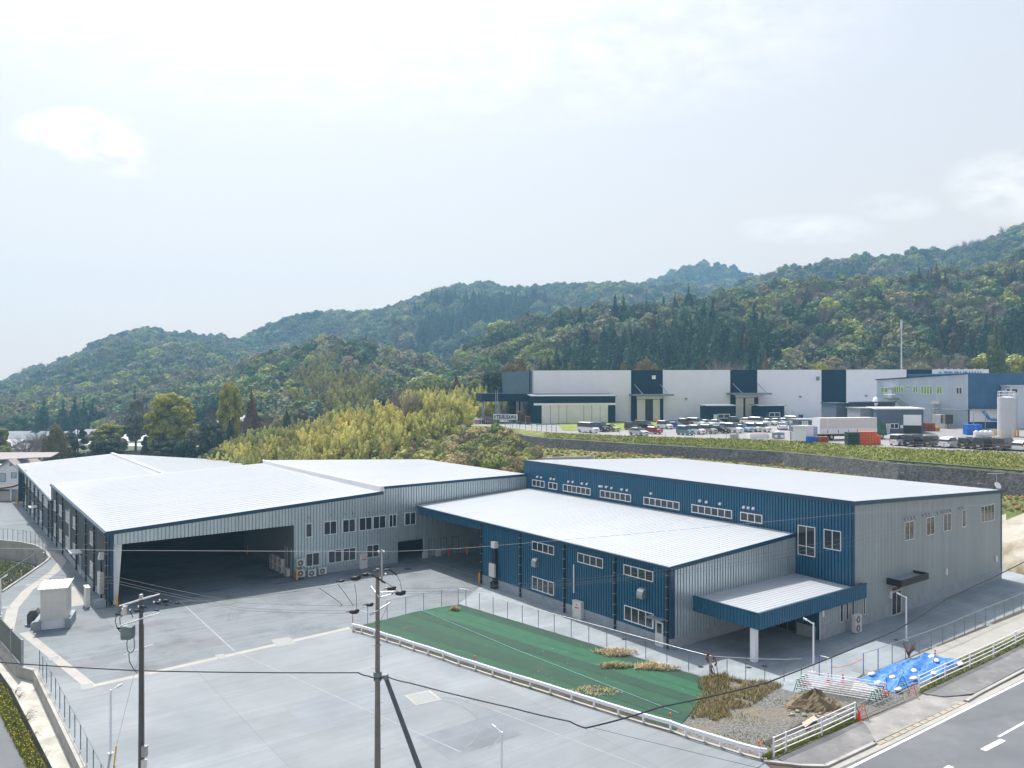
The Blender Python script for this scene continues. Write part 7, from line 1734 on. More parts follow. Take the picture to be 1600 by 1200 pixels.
CARS = [
    ('hiace', 'white', 919.5, 677.3, HB, 'large white van at the left end of the lot', 'w'), ('van', 'navy', 938, 675.5, HB, 'dark minivan between the white van and the lime car', 'y'), ('hatch', 'lime', 955, 675.2, HB + .15, 'lime green hatchback at the left of the lot', 'w'),
    ('jimny', 'brown', 989, 673.4, HB, 'dark brown small off-road car behind the silver hatchback', 'w'), ('van', 'darkgreen', 1007, 672.3, HB, 'black green van behind the red car', 'w'), ('hatch', 'silver', 999.5, 681.8, HB, 'silver hatchback in front at the left of the middle lot', 'w'),
    ('sedan', 'red', 1018, 679.2, HBr + .2, 'dark red car parked tail outwards', 'w'), ('box', 'white', 1040, 671.6, HB, 'white boxy kei car right behind the red car', 'y'), ('sedan', 'blue', 1057.5, 671, HB + .1, 'bright blue low sports car', 'w'),
    ('jimny', 'brown', 1073, 667.2, HB, 'brown car with a white roof in the back row', 'w'), ('van', 'white', 1089, 667.4, HB, 'white van second in the back row after the brown car', 'w'), ('hatch', 'white', 1106.5, 667.6, HB, 'white hatchback third in the back row', 'w'), ('hatch', 'white', 1123.5, 667.6, HB, 'white car fourth in the back row', 'w'),
    ('box', 'teal', 1072, 681, HB, 'teal kei car with pale roof in the front row', 'y'), ('box', 'white', 1090, 679.8, HB, 'white kei car between the teal and beige ones', 'y'), ('box', 'beige', 1108.5, 679, HB, 'beige kei car with a white roof', 'y'), ('hatch', 'black', 1127, 678, HB, 'black small car in the middle of the front row', 'y'),
    ('van', 'white', 1144.5, 677.4, HB, 'large white minivan in the centre of the front row', 'w'), ('hatch', 'skyblue', 1162.5, 676.2, HB, 'light blue small car right of the large minivan', 'y'), ('box', 'white', 1179, 676, HB, 'white kei wagon right of the light blue car', 'y'),
    ('suv', 'navy', 1153, 663.0, HB, 'dark car at the left of the far back row', 'w'), ('hatch', 'white', 1172, 664.2, HB, 'white car second in the far back row', 'w'), ('van', 'white', 1187, 666.3, HB, 'white minivan third in the far back row', 'y'), ('hatch', 'white', 1204.5, 665.6, HB, 'white hatchback fourth in the far back row', 'w'), ('hatch', 'skyblue', 1218.5, 665.2, HB, 'light blue car fifth in the far back row', 'w'),
    ('van', 'white', 1243, 664.4, HB, 'white van at the right end of the far back row', 'y'), ('hatch', 'silver', 1231, 664.8, HB, 'pale silver car beside the last van of the back row', 'w'), ('sedan', 'white', 1224.5, 672.3, HBr - .9, 'white sedan parked sideways near the grey post', 'w'), ('box', 'white', 1193, 676.3, HB, 'white kei car at the right end of the front row', 'w'),
    ('box', 'white', 1408.5, 697.2, HA, 'white kei wagon leftmost of the roadside row, seen from behind', 'y'), ('van', 'black', 1434.5, 698.6, HA, 'black minivan second in the roadside row', 'w'), ('box', 'darkgreen', 1461.5, 699.6, HA, 'dark green kei wagon third in the roadside row', 'y'), ('suv', 'white', 1488.5, 700.6, HA, 'white coupe-like suv fourth in the roadside row', 'w'),
    ('jimny', 'black', 1516.5, 702, HA, 'small black off-road car fifth in the roadside row', 'y'), ('van', 'black', 1544, 703.6, HA, 'black minivan sixth in the roadside row', 'w'), ('van', 'brown', 1575, 704.6, HA, 'dark brown black minivan seventh in the roadside row', 'w'), ('hatch', 'white', 1603, 706, HA, 'white car cut by the right edge of the picture', 'w')]
for kind, paint, px, py, hd, lab, pl in CARS:
    x, y, z = at_lot(px, py - 1)
    car(kind, paint, x, y + .8, z + .03, hd, lab, roofwhite=('white roof' in lab or 'pale roof' in lab), plate=pl)
# truck: white wing body with green cab, facing right
x0, y0 = D(1282, 136); x1, y1 = D(1385, 139); ang = math.atan2(y1 - y0, x1 - x0); Lt = math.hypot(x1 - x0, y1 - y0); z = T1(1330, 137) + .02; FT = Fr(x0, y0, ang)
tr = thing('truck', 'long white box truck with a dark green cab facing right', 'truck', (x0, y0, z), ang)
h1 = ZP(653, 137) - z
Lb = Lt - 1.9
k = MB(FT); k.box(0, Lb, 0, 2.45, z + 1.0, z + h1); k.build('cargo_body', mat('cargo_white', (.62, .62, .60), .5, 0, .04, 1), tr)
k = MB(FT); k.box(-.02, Lb + .02, -.03, 0, z + 1.05, z + 1.95)
for q in range(5): k.box(.5 + q * 1.9, .56 + q * 1.9, -.045, -.03, z + 1.05, z + 1.95)
k.build('drop_side', M_white, tr)
k = MB(FT); k.box(-.02, .0, .1, 2.35, z + 1.05, z + h1 - .1); k.box(1.3, 1.42, -.05, 0, z + 1.0, z + h1); k.build('rear_frame', M_white, tr)
k = MB(FT); k.hexa([(Lb + .15, .1, z + .7), (Lt + .25, .1, z + .6), (Lt + .25, 2.4, z + .6), (Lb + .15, 2.4, z + .7), (Lb + .15, .1, z + 2.9), (Lt + .0, .1, z + 2.7), (Lt + .0, 2.4, z + 2.7), (Lb + .15, 2.4, z + 2.9)])
k.hexa([(Lb + .15, .2, z + 2.9), (Lt - .2, .2, z + 2.75), (Lt - .2, 2.3, z + 2.75), (Lb + .15, 2.3, z + 2.9), (Lb + .15, .3, z + 3.7), (Lb + .5, .3, z + 3.6), (Lb + .5, 2.2, z + 3.6), (Lb + .15, 2.2, z + 3.7)])
cb = k.build('cab', mat('cab_green', (.012, .12, .085), .35, 0, .05), tr)
k = MB(FT); k.box(Lb + .9, Lt - .15, .06, .1, z + 1.75, z + 2.45); k.build('side_window', M_glass, cb)
k = MB(FT); k.hexa([(Lt + .14, .3, z + 1.7), (Lt + .17, .3, z + 1.7), (Lt + .17, 2.2, z + 1.7), (Lt + .14, 2.2, z + 1.7), (Lt + .03, .3, z + 2.6), (Lt + .06, .3, z + 2.6), (Lt + .06, 2.2, z + 2.6), (Lt + .03, 2.2, z + 2.6)]); k.build('windscreen', M_glass, cb)
for q in (1.0, 2.2, Lb * .62, Lt - 1.0):
    for b_ in (.0, 2.1):
        k = MB(FT); k.cyl((q, b_, z + .5), (q, b_ + .32, z + .5), .5, .5, 14); w_ = k.build('wheel', M_tyre, tr)
        k = MB(FT); k.cyl((q, b_ - .02, z + .5), (q, b_, z + .5), .27, .27, 10); k.build('rim', M_rim, w_)
k = MB(FT); k.box(.2, Lt - .3, .5, 1.9, z + .6, z + 1.0); k.build('chassis', M_black, tr)
for q in (1.32, 3.4, 5.4, 7.2):
    if q < Lb: k = MB(FT); k.box(q, q + .12, -.06, -.03, z + (1.15), z + 1.75 + (.0)); k.build('side_marker', M_tail, tr)

# ================================================================ HOUSES AT THE LEFT
M_hw = mat('house_white', (.42, .43, .43), .7, 0, .05, 1); M_rt = mat('tile_pinkgrey', (.33, .295, .285), .8, 0, .15, 3, stretch=(1, 8, 1)); M_rtd = mat('tile_grey', (.20, .22, .25), .8, 0, .15, 2, stretch=(1, 6, 1)); M_rw = mat('roof_white', (.50, .51, .53), .6, 0, .06)
def house(px0, px1, d, ye, yr, label, wallm=M_hw, roofm=M_rt, ang=.25, depth=7, zb=0.0, wins=3, gable=True):
    x0, y0 = D(px0, d); x1, _ = D(px1, d); L = (x1 - x0) / math.cos(ang); F = Fr(x0, y0, ang); ze, zr = ZP(ye, d), ZP(yr, d)
    tb = thing('house', label, 'house', (x0, y0, zb), ang)
    k = MB(F); k.box(0, L, 0, depth, zb, ze); 
    k.wallprism([(0, ze), (depth, ze), (depth / 2, zr - .1)], 'b', 0.0, .15); k.wallprism([(0, ze), (depth, ze), (depth / 2, zr - .1)], 'b', L - .15, L); k.build('wall', wallm, tb)
    k = MB(F)
    for s in (0, 1):
        b0, b1 = (-.6, depth / 2) if s == 0 else (depth + .6, depth / 2)
        k.hexa([(-.5, b0, ze - .15), (L + .5, b0, ze - .15), (L + .5, b1, zr - .1), (-.5, b1, zr - .1), (-.5, b0, ze + .05), (L + .5, b0, ze + .05), (L + .5, b1, zr + .1), (-.5, b1, zr + .1)])
    k.build('roof', roofm, tb)
    for i in range(wins):
        s = L * (i + .5) / wins; window_at(tb, F, 'b', 0, s - .8, s + .8, zb + (ze - zb) * .60, zb + (ze - zb) * .82, 2, fw=.08)
        window_at(tb, F, 'b', 0, s - .8, s + .8, zb + (ze - zb) * .15, zb + (ze - zb) * .38, 2, fw=.08)
    return tb
# white gabled house beyond the rear warehouse
dh = 160; x0, y0 = D(-22, dh); FH = Fr(x0, y0, .0)
hb = thing('house', 'white gabled house with a pinkish tiled roof at the far left', 'house', (x0, y0, -.5), 0)
zl, zr, ze = -.5, ZP(719, dh), ZP(733, dh); X = lambda px: D(px, dh)[0] - x0
k = MB(FH); k.wallprism([(X(-22), zl), (X(31), zl), (X(31), ze), (X(15), zr - .2), (X(-10), ze)], 'a', 0, 8); k.box(X(-60), X(-10), .5, 8, zl, ZP(731, dh)); k.build('wall', mat('bright_render_wall', (.80, .82, .84), .7, 0, .04), hb)
k = MB(FH)
for p0, p1, z0, z1 in (((X(15)), X(33), zr, ze - .2), ((X(15)), X(-12), zr, ze - .6)):
    k.hexa([(p0, -.5, z0 - .1), (p1, -.5, z1 - .1), (p1, 8.3, z1 - .1), (p0, 8.3, z0 - .1), (p0, -.5, z0 + .15), (p1, -.5, z1 + .15), (p1, 8.3, z1 + .15), (p0, 8.3, z0 + .15)])
k.hexa([(X(-60), 1.0, zr - .4), (X(66), 3.0, zr + .2), (X(66), 6.0, zr + .9), (X(-60), 5.5, zr + .9), (X(-60), 1.0, zr - .2), (X(66), 3.0, zr + .4), (X(66), 6.0, zr + 1.1), (X(-60), 5.5, zr + 1.1)])
k.build('roof', M_rt, hb)
for a_, b_, t_, q_ in ((-2, 9, 739, 753), (17.5, 26, 738, 747), (15.5, 19, 723.5, 728), (1, 9, 764, 771)):
    window_at(hb, FH, 'b', 0, X(a_), X(b_), ZP(q_, dh), ZP(t_, dh), 1, fw=.12, glass=M_glasspale, fm=M_galvdull)
dh2 = 149; x0, y0 = D(-25, dh2); FH = Fr(x0, y0, 0); X = lambda px: D(px, dh2)[0] - x0
hb = thing('carport', 'small carport with a brown slanting roof in front of the white house', 'carport', (x0, y0, -.3), 0)
k = MB(FH); k.box(X(-25), X(16), .6, 3.5, -.5, ZP(768, dh2)); k.build('wall', mat('cream_wall', (.50, .47, .42), .7), hb)
k = MB(FH); k.hexa([(X(-30), -.3, ZP(769, dh2)), (X(21), -.3, ZP(761.5, dh2)), (X(21), 3.8, ZP(761.5, dh2) + .3), (X(-30), 3.8, ZP(769, dh2) + .3), (X(-30), -.3, ZP(766.5, dh2)), (X(21), -.3, ZP(759, dh2)), (X(21), 3.8, ZP(759, dh2) + .3), (X(-30), 3.8, ZP(766.5, dh2) + .3)]); k.build('roof', mat('brown_roof', (.10, .065, .055), .7), hb)
k = MB(FH); k.box(X(16.5), X(18.5), -.1, .15, -.5, ZP(763, dh2)); k.build('post', M_white, hb)
hs = [(10, 52, 262, 688, 680, 'pale roofed house deep behind the leftmost bare tree', M_rtd), (-30, 24, 250, 697, 688, 'house with a pale roof at the extreme left among trees', M_rw), (22, 40, 240, 702, 695, 'small white walled house below the bare tree', M_rtd), (50, 78, 300, 690, 683, 'long white roof between two dark trees at left', M_rw),
      (100, 116, 262, 694, 688, 'white roofed house behind the dark round tree, left side', M_rw), (112, 142, 285, 679, 672, 'house with a grey hip roof below the wooded hill', M_rtd), (100, 140, 262, 702, 692, 'lowest white roofed shed right of the thin pine', M_rw), (186, 236, 290, 690, 680, 'white roofed long house between the dark tree and the tall grove', M_rw), (186, 234, 255, 703, 695, 'pale low building just above the rear roof', M_rw), (340, 392, 288, 662, 650, 'white roof seen between tall trunks left of the bamboo', M_rw), (52, 96, 296, 682, 675, 'faint grey house at the hill foot', M_rtd), (0, 36, 300, 682, 675, 'distant house at the hill foot far left', M_rtd)]
hs += [(26, 42, 285, 684, 678, 'small grey roofed house behind the bare tree tops', M_rtd), (58, 72, 270, 693, 686, 'narrow white house left of the thin pine', M_rtd), (82, 98, 255, 701, 695, 'low shed hidden behind the brownish conifer', M_rw), (198, 212, 300, 694, 686, 'small grey gabled house left of the tall grove', M_rtd), (214, 228, 275, 698, 691, 'small pale house right beside the tall grove', M_rw)]
for i, (a_, b_, d, ye, yr, lab, rm) in enumerate(hs): house(a_, b_, d, ye, yr, lab, M_hw, rm, ang=(.2, -.15, .05)[i % 3], depth=9, wins=2 + i % 2)
# ================================================================ VEGETATION
def foliage_material(name, c0, c1, instanced=True, rough=.75):
    m = bpy.data.materials.new(name); m.use_nodes = True; t = m.node_tree; n = t.nodes; b = n['Principled BSDF']
    b.inputs['Roughness'].default_value = rough; b.inputs['Specular IOR Level'].default_value = .25
    g = n.new('ShaderNodeNewGeometry')
    cr = n.new('ShaderNodeMixRGB'); cr.inputs[1].default_value = (*c0, 1); cr.inputs[2].default_value = (*c1, 1)
    t.links.new(g.outputs['Random Per Island'], cr.inputs[0]); last = cr.outputs[0]
    if instanced:
        at = n.new('ShaderNodeAttribute'); at.attribute_type = 'INSTANCER'; at.attribute_name = 'tint'
        mx = n.new('ShaderNodeMixRGB'); mx.blend_type = 'MULTIPLY'; mx.inputs[0].default_value = 1
        t.links.new(last, mx.inputs[1]); t.links.new(at.outputs['Color'], mx.inputs[2]); last = mx.outputs[0]
    else:
        oi = n.new('ShaderNodeObjectInfo'); hs_ = n.new('ShaderNodeHueSaturation'); mr = n.new('ShaderNodeMapRange'); mr.inputs[3].default_value = .8; mr.inputs[4].default_value = 1.25
        t.links.new(oi.outputs['Random'], mr.inputs[0]); t.links.new(mr.outputs[0], hs_.inputs['Value']); t.links.new(last, hs_.inputs['Color']); last = hs_.outputs[0]
    t.links.new(last, b.inputs['Base Color'])
    # light passing through the leaves
    tr = n.new('ShaderNodeBsdfTranslucent'); t.links.new(last, tr.inputs['Color'])
    ms = n.new('ShaderNodeMixShader'); ms.inputs[0].default_value = .24
    o = [q for q in n if q.type == 'OUTPUT_MATERIAL'][0]
    t.links.new(b.outputs[0], ms.inputs[1]); t.links.new(tr.outputs[0], ms.inputs[2]); t.links.new(ms.outputs[0], o.inputs['Surface'])
    return m
M_leaf = foliage_material('leaves', (.6, .6, .6), (1.45, 1.45, 1.4))
M_bark = mat('bark', (.10, .075, .055), .9, 0, .25, 2)

def leafcloud(seed, centres, nleaf, size, core=True, up=.35, core_sub=1, jag=.22, vert=1.0):
    """leaf-sized quads over a set of ellipsoidal clumps, with a rough solid core in each; returns verts, quads"""
    r = np.random.RandomState(seed); V = []; F = []; n0 = 0
    C = np.array(centres, float)          # x y z rx ry rz
    vol = C[:, 3] * C[:, 4] + C[:, 3] * C[:, 5]; cnt = np.maximum(4, (nleaf * vol / vol.sum()).astype(int))
    for c, m in zip(C, cnt):
        d = r.normal(size=(m, 3)); d /= np.linalg.norm(d, axis=1)[:, None]; d[:, 2] = np.where(d[:, 2] < -.35, -d[:, 2], d[:, 2])
        rad = r.uniform(.82, 1.10, (m, 1)); p = c[:3] + d * c[3:6] * rad
        nr = d + r.normal(size=(m, 3)) * .55 + np.array([0, 0, up]); nr /= np.linalg.norm(nr, axis=1)[:, None]
        a = np.cross(nr, r.normal(size=(m, 3))); a /= np.linalg.norm(a, axis=1)[:, None]; b = np.cross(nr, a)
        s = size * r.uniform(.6, 1.3, (m, 1)); 
        q = np.stack([p - a * s - b * s * .7, p + a * s * .9 - b * s * .6, p + a * s + b * s * .8 * vert, p - a * s * .8 + b * s * vert], 1)
        V.append(q.reshape(-1, 3)); F.append(np.arange(m * 4).reshape(m, 4) + n0); n0 += m * 4
        if core:
            K, N = 5, 8; vs = []
            for j in range(K + 1):
                th = -math.pi / 2 + math.pi * j / K
                for i in range(N):
                    an = 2 * math.pi * i / N; w = .84 * (1 + r.uniform(-jag, jag))
                    vs.append(c[:3] + np.array([math.cos(th) * math.cos(an) * c[3], math.cos(th) * math.sin(an) * c[4], math.sin(th) * c[5]]) * w)
            fs = [(j * N + i, j * N + (i + 1) % N, (j + 1) * N + (i + 1) % N, (j + 1) * N + i) for j in range(K) for i in range(N)]
            V.append(np.array(vs)); F.append(np.array(fs) + n0); n0 += len(vs)
    return np.concatenate(V), np.concatenate(F)
def round_crown(seed, R_=4.0, H=4.0, nb=9, z0=2.5):
    r = random.Random(seed); c = [(0, 0, z0 + H * .40, R_ * .66, R_ * .66, H * .55)]
    for i in range(nb):
        a = 2 * math.pi * i / nb + r.uniform(-.3, .3); q = r.uniform(.38, .66); s = r.uniform(.30, .46)
        zz = z0 + H * (r.uniform(.25, .85) * (1.15 - q * .6))
        c.append((R_ * q * math.cos(a), R_ * q * math.sin(a), zz, R_ * s, R_ * s, H * s * .80))
    c.append((r.uniform(-.5, .5), r.uniform(-.5, .5), z0 + H * .88, R_ * .42, R_ * .42, H * .30))
    return c
def cone_crown(seed, R_=2.2, H=9.0, z0=1.0, lay=7):
    r = random.Random(seed); c = []
    for j in range(lay):
        t = j / (lay - 1); rr = R_ * (1 - t) ** .8 * .9 + .22; z = z0 + H * (t * .94 + .05)
        n = 4 if j < lay - 2 else 1
        for i in range(n):
            a = 2 * math.pi * i / n + j * .8; o_ = rr * .45 if n > 1 else 0
            c.append((o_ * math.cos(a), o_ * math.sin(a), z + r.uniform(-.2, .2), rr * .62, rr * .62, H / lay * .85))
    return c
def plume_crown(seed, H=9.0):
    """bamboo: several drooping plumes leaning out"""
    r = random.Random(seed); c = []
    for i in range(8):
        a = r.uniform(0, 6.28); L = r.uniform(.5, 2.7); h = H * r.uniform(.55, 1.05)
        for j in range(5):
            t = j / 4; q = L * (.6 + .5 * t * t)
            c.append((q * math.cos(a) * (.6 + .6 * t), q * math.sin(a) * (.6 + .6 * t), h * (.30 + .64 * t - .06 * t * t), 1.0 * (1 - .62 * t), 1.0 * (1 - .62 * t), h * .11))
    return c
protos = bpy.data.collections.new('tree_shapes')   # shapes for the woods, not linked to the scene
def proto(name, cents, nleaf, size, m, **kw):
    V, F = leafcloud(len(protos.objects) + 3, cents, nleaf, size, **kw)
    o = fastmesh(name, V, F, m); protos.objects.link(o); return o
M_barew = mat('bare_twigs', (.23, .185, .165), .9, 0, .2, 1)
def bare_mesh(seed, R_=3.6, H=8.0, n=70, thick=.05, z0=0.0):
    r = random.Random(seed); k = MB()
    k.cyl((0, 0, z0), (0, 0, z0 + H * .4), thick * 4, thick * 2.6, 5, caps=False, smooth=False)
    for i in range(9):
        a = 2 * math.pi * i / 9 + r.uniform(-.3, .3); e = r.uniform(.35, .9); p0 = (0, 0, z0 + H * r.uniform(.25, .45)); p1 = (R_ * .45 * math.cos(a) * e, R_ * .45 * math.sin(a) * e, z0 + H * r.uniform(.6, .78))
        k.cyl(p0, p1, thick * 1.8, thick, 4, caps=False, smooth=False)
        for j in range(n // 9):
            a2 = a + r.uniform(-.8, .8); L = R_ * r.uniform(.3, .6); zt = p1[2] + H * r.uniform(-.06, .25)
            t = r.uniform(.4, 1); ps = tuple(p0[q] + (p1[q] - p0[q]) * t for q in range(3)); pe = (ps[0] + L * math.cos(a2), ps[1] + L * math.sin(a2), max(ps[2], zt))
            k.cyl(ps, pe, thick * .7, thick * .25, 3, caps=False, smooth=False)
            for _ in range(2):
                pe2 = (pe[0] + r.uniform(-.8, .8), pe[1] + r.uniform(-.8, .8), pe[2] + r.uniform(0, .9)); pm = tuple((ps[q] + pe[q]) / 2 for q in range(3)); k.cyl(pm, pe2, thick * .4, thick * .2, 3, caps=False, smooth=False)
    return k
# 0-3 broadleaf, 4-5 conifer, 6-7 bamboo, 8-9 bare
for i in range(4): proto('broadleaf', round_crown(i + 1, 4.0 + .3 * (i % 2), 4.4 + .5 * (i % 3), 9 + i, 2.0), 760, .34, M_leaf, core_sub=1)
for i in range(2): proto('conifer', cone_crown(i + 5, 2.3 - .3 * i, 10.5, .5), 700, .30, M_leaf, up=.1)
for i in range(2): proto('bamboo', plume_crown(i + 9, 8.5), 2200, .12, M_leaf, vert=1.1, jag=.3, up=.25)
for i in range(2):
    k = bare_mesh(i + 2); me = bpy.data.meshes.new('bare_tree'); me.from_pydata(k.v, [], k.f); me.materials.append(M_barew); o = bpy.data.objects.new('bare_tree', me); protos.objects.link(o)
protos_list = list(protos.objects)

def instancer(name, pts, kinds, scale, rot, tint, label_kind='stuff'):
    """one object that stands the shapes on its points"""
    me = bpy.data.meshes.new(name); me.vertices.add(len(pts)); me.vertices.foreach_set('co', np.asarray(pts, np.float32).ravel())
    for nm, ty, val in (('k', 'INT', np.asarray(kinds, np.int32)), ('s', 'FLOAT', np.asarray(scale, np.float32)), ('r', 'FLOAT', np.asarray(rot, np.float32))):
        a = me.attributes.new(nm, ty, 'POINT'); a.data.foreach_set('value', val)
    a = me.attributes.new('tint', 'FLOAT_VECTOR', 'POINT'); a.data.foreach_set('vector', np.asarray(tint, np.float32).ravel())
    o = bpy.data.objects.new(name, me); COL.objects.link(o); o['kind'] = label_kind
    ng = bpy.data.node_groups.new(name + '_nodes', 'GeometryNodeTree')
    ng.interface.new_socket('Geometry', in_out='INPUT', socket_type='NodeSocketGeometry'); ng.interface.new_socket('Geometry', in_out='OUTPUT', socket_type='NodeSocketGeometry')
    N = ng.nodes; L = ng.links
    gi = N.new('NodeGroupInput'); go = N.new('NodeGroupOutput'); ip = N.new('GeometryNodeInstanceOnPoints'); ci = N.new('GeometryNodeCollectionInfo')
    ci.inputs['Collection'].default_value = protos; ci.inputs['Separate Children'].default_value = True; ci.inputs['Reset Children'].default_value = True
    def attr(nm, ty):
        q = N.new('GeometryNodeInputNamedAttribute'); q.data_type = ty; q.inputs['Name'].default_value = nm; return q.outputs[0]
    L.new(gi.outputs[0], ip.inputs['Points']); L.new(ci.outputs[0], ip.inputs['Instance'])
    ip.inputs['Pick Instance'].default_value = True; L.new(attr('k', 'INT'), ip.inputs['Instance Index'])
    cx = N.new('ShaderNodeCombineXYZ'); L.new(attr('r', 'FLOAT'), cx.inputs[2])
    er = N.new('FunctionNodeEulerToRotation'); L.new(cx.outputs[0], er.inputs[0]); L.new(er.outputs[0], ip.inputs['Rotation'])
    L.new(attr('s', 'FLOAT'), ip.inputs['Scale']); L.new(ip.outputs[0], go.inputs[0])
    md = o.modifiers.new('plant', 'NODES'); md.node_group = ng
    return o
# order of collection children in the info node is alphabetical by name
order = sorted(range(len(protos_list)), key=lambda i: protos_list[i].name)
KI = {i: order.index(i) for i in range(len(protos_list))}
# ---- hills
rs = np.random.RandomState(5)
P = []
def grid(px0, px1, d0, d1, step):
    out_ = []
    d = d0
    while d < d1:
        w = step * FPX / d; p = np.arange(px0, px1, w); p = p + rs.uniform(-.42, .42, p.shape) * w
        out_.append(np.stack([p, np.full(p.shape, d) + rs.uniform(-.45, .45, p.shape) * step], 1)); d += step * .92
    return np.concatenate(out_)
Gd = np.concatenate([grid(-70, 1680, 238, 430, 5.4), grid(-70, 1680, 430, 960, 7.0), grid(-70, 1300, 965, 1170, 8.5)])
pz = terrain(Gd[:, 0], Gd[:, 1])
# keep what stands on wooded ground
wood = pz > 3.0
px_a = Gd[:, 0]; d_a = Gd[:, 1]
wood &= ~((px_a > 640) & (d_a < 262)) | ((px_a > 640) & (d_a > 246))
wood |= (px_a < 330) & (d_a > 325)
wood &= ~((px_a < 400) & (d_a < 312))
# line of sight against the terrain ahead (trees included), so that only seen slopes are planted
lp = np.arange(-80, 1700, 8.0); ld = np.arange(200, 1400, 6.0)
LP, LD = np.meshgrid(lp, ld, indexing='ij'); LZ = terrain(LP, LD) + np.where(LD > 250, 1.0, 0); el = (LZ - CAMZ) / LD
cm = np.maximum.accumulate(el, axis=1)
ip_ = np.clip(((px_a + 80) / 8).astype(int), 0, len(lp) - 1); id_ = np.clip(((d_a - 200) / 6).astype(int) - 2, 0, len(ld) - 1)
seen = (pz + 13 - CAMZ) / d_a > cm[ip_, id_]
keep = wood & seen
Gd = Gd[keep]; pz = pz[keep]
x = (Gd[:, 0] - 800) / FPX * Gd[:, 1]; y = Gd[:, 1]; px_a = Gd[:, 0]; n = len(x)
# species by patches
na = vnoise(x / 55, y / 55, 11); nb_ = vnoise(x / 28, y / 28, 12); nc = vnoise(x / 18, y / 18, 13); ra = rs.rand(n)
yy = HOR - (pz + 5 - CAMZ) / y * FPX
kind = rs.randint(0, 4, n)
cedar = (na > .80) & (nb_ > .3)
cedar |= (px_a > 860) & (px_a < 1215) & (y < 335) & (y > 255) & (nc > .18)          # dark stand above the long warehouse
cedar |= (px_a > 1440) & (y < 400) & (y > 300) & (nb_ > .5)
cedar |= (y > 965) & (na > .6)
cedar |= (px_a > 640) & (px_a < 860) & (y > 560) & (y < 880) & (nb_ > .55)
kind = np.where(cedar, 4 + rs.randint(0, 2, n), kind)
bam = (~cedar) & (nb_ > .88) & (y < 420) & (pz < 40) & (px_a > 380); bam |= (px_a > 1130) & (px_a < 1180) & (y < 268) & (nc > .35)
bam |= (px_a > 380) & (px_a < 760) & (y < 290) & (nb_ > .75)
kind = np.where(bam, 6 + rs.randint(0, 2, n), kind)
bare = (~cedar) & (~bam) & (ra < np.where((nc > .66), .55, .03)) & (y < 800)
kind = np.where(bare, 8 + rs.randint(0, 2, n), kind)
cedar_was = cedar.copy()
cedar_ok = ~(((y > 375) & (y < 440) & (px_a < 1420)) | (y > 1090) | ((y > 650) & (y < 740) & (px_a > 1150)) | ((y > 740) & (y < 965)) | (na < .05))
kind = np.where(cedar & ~cedar_ok, rs.randint(0, 4, n), kind); cedar &= cedar_ok
sc_ = rs.uniform(.7, 1.55, n) * np.where(y > 950, 1.45, np.where(y > 560, 1.25, np.where(y > 430, 1.1, 1.0))); sc_ = np.where(cedar, sc_ * np.where(y > 430, .95, 1.0), sc_); sc_ *= 1 + .35 * (vnoise(x / 12, y / 12, 21) - .5)
base_cols = np.array([(.052, .082, .022), (.085, .105, .026), (.038, .068, .026), (.075, .085, .035), (.110, .125, .030), (.055, .075, .040), (.095, .085, .045), (.030, .055, .024)])
ci = (vnoise(x / 14, y / 14, 31) * 3.2 + rs.rand(n) * 4.8).astype(int) % 8
tint = base_cols[ci] * rs.uniform(1.2, 3.3, (n, 1)) * np.where(y > 500, .85, 1.0)[:, None] * np.array([1.0, 1.0, 1.1])
pale = rs.rand(n) < .05; tint[pale] = np.array([.26, .24, .16]) * rs.uniform(.8, 1.1, (pale.sum(), 1))
tint[cedar] = np.array([.038, .080, .042]) * rs.uniform(.6, 1.7, (cedar.sum(), 1)); tint[cedar_was & ~cedar] = np.array([.050, .085, .045]) * rs.uniform(.7, 1.5, ((cedar_was & ~cedar).sum(), 1)); rust = cedar & (rs.rand(n) < np.where(px_a > 1300, .30, .05)); tint[rust] = np.array([.10, .085, .035]) * rs.uniform(.8, 1.2, (rust.sum(), 1))
tint[bam] = np.array([.36, .34, .10]) * rs.uniform(.7, 1.2, (bam.sum(), 1))
# nearest row behind the warehouse becomes things of its own
near = (y < 258) & (px_a > 800) & (px_a < 1620) & (pz > 5)
pts = np.stack([x, y, pz - .6], 1)
rot = rs.uniform(0, 6.28, n)
idx = np.where(~near)[0]
instancer('forest', pts[idx], [KI[int(q)] for q in kind[idx]], sc_[idx], rot[idx], tint[idx])
print('forest', len(idx), 'near', near.sum())

# ---- individual trees: builder with trunk and crown, then copies
def tree_proto(name, label, cat, cents, nleaf, size, cols, trunk_h, trunk_r, m=None, **kw):
    tb = thing(name, label, cat, (0, 0, 0))
    V, F = leafcloud(abs(hash_(label)) % 9999, cents, nleaf, size, **kw)
    mm = m or foliage_material('leaves_' + name + '_' + str(len(bpy.data.materials)), *cols, instanced=False)
    cr = fastmesh('crown', V, F, mm); COL.objects.link(cr); cr.parent = tb
    k = MB(); k.cyl((0, 0, -.5), (.1, 0, trunk_h), trunk_r, trunk_r * .5, 8); r = random.Random(3)
    for i in range(5):
        a = i * 1.3; k.cyl((.05, 0, trunk_h * (.5 + .08 * i)), (math.cos(a) * 1.6, math.sin(a) * 1.6, trunk_h * (.85 + .07 * i)), trunk_r * .35, trunk_r * .15, 5)
    k.build('trunk', M_bark, tb)
    return tb
def hash_(s):
    h = 7
    for c in s: h = (h * 31 + ord(c)) % 1000003
    return h
USED = set()
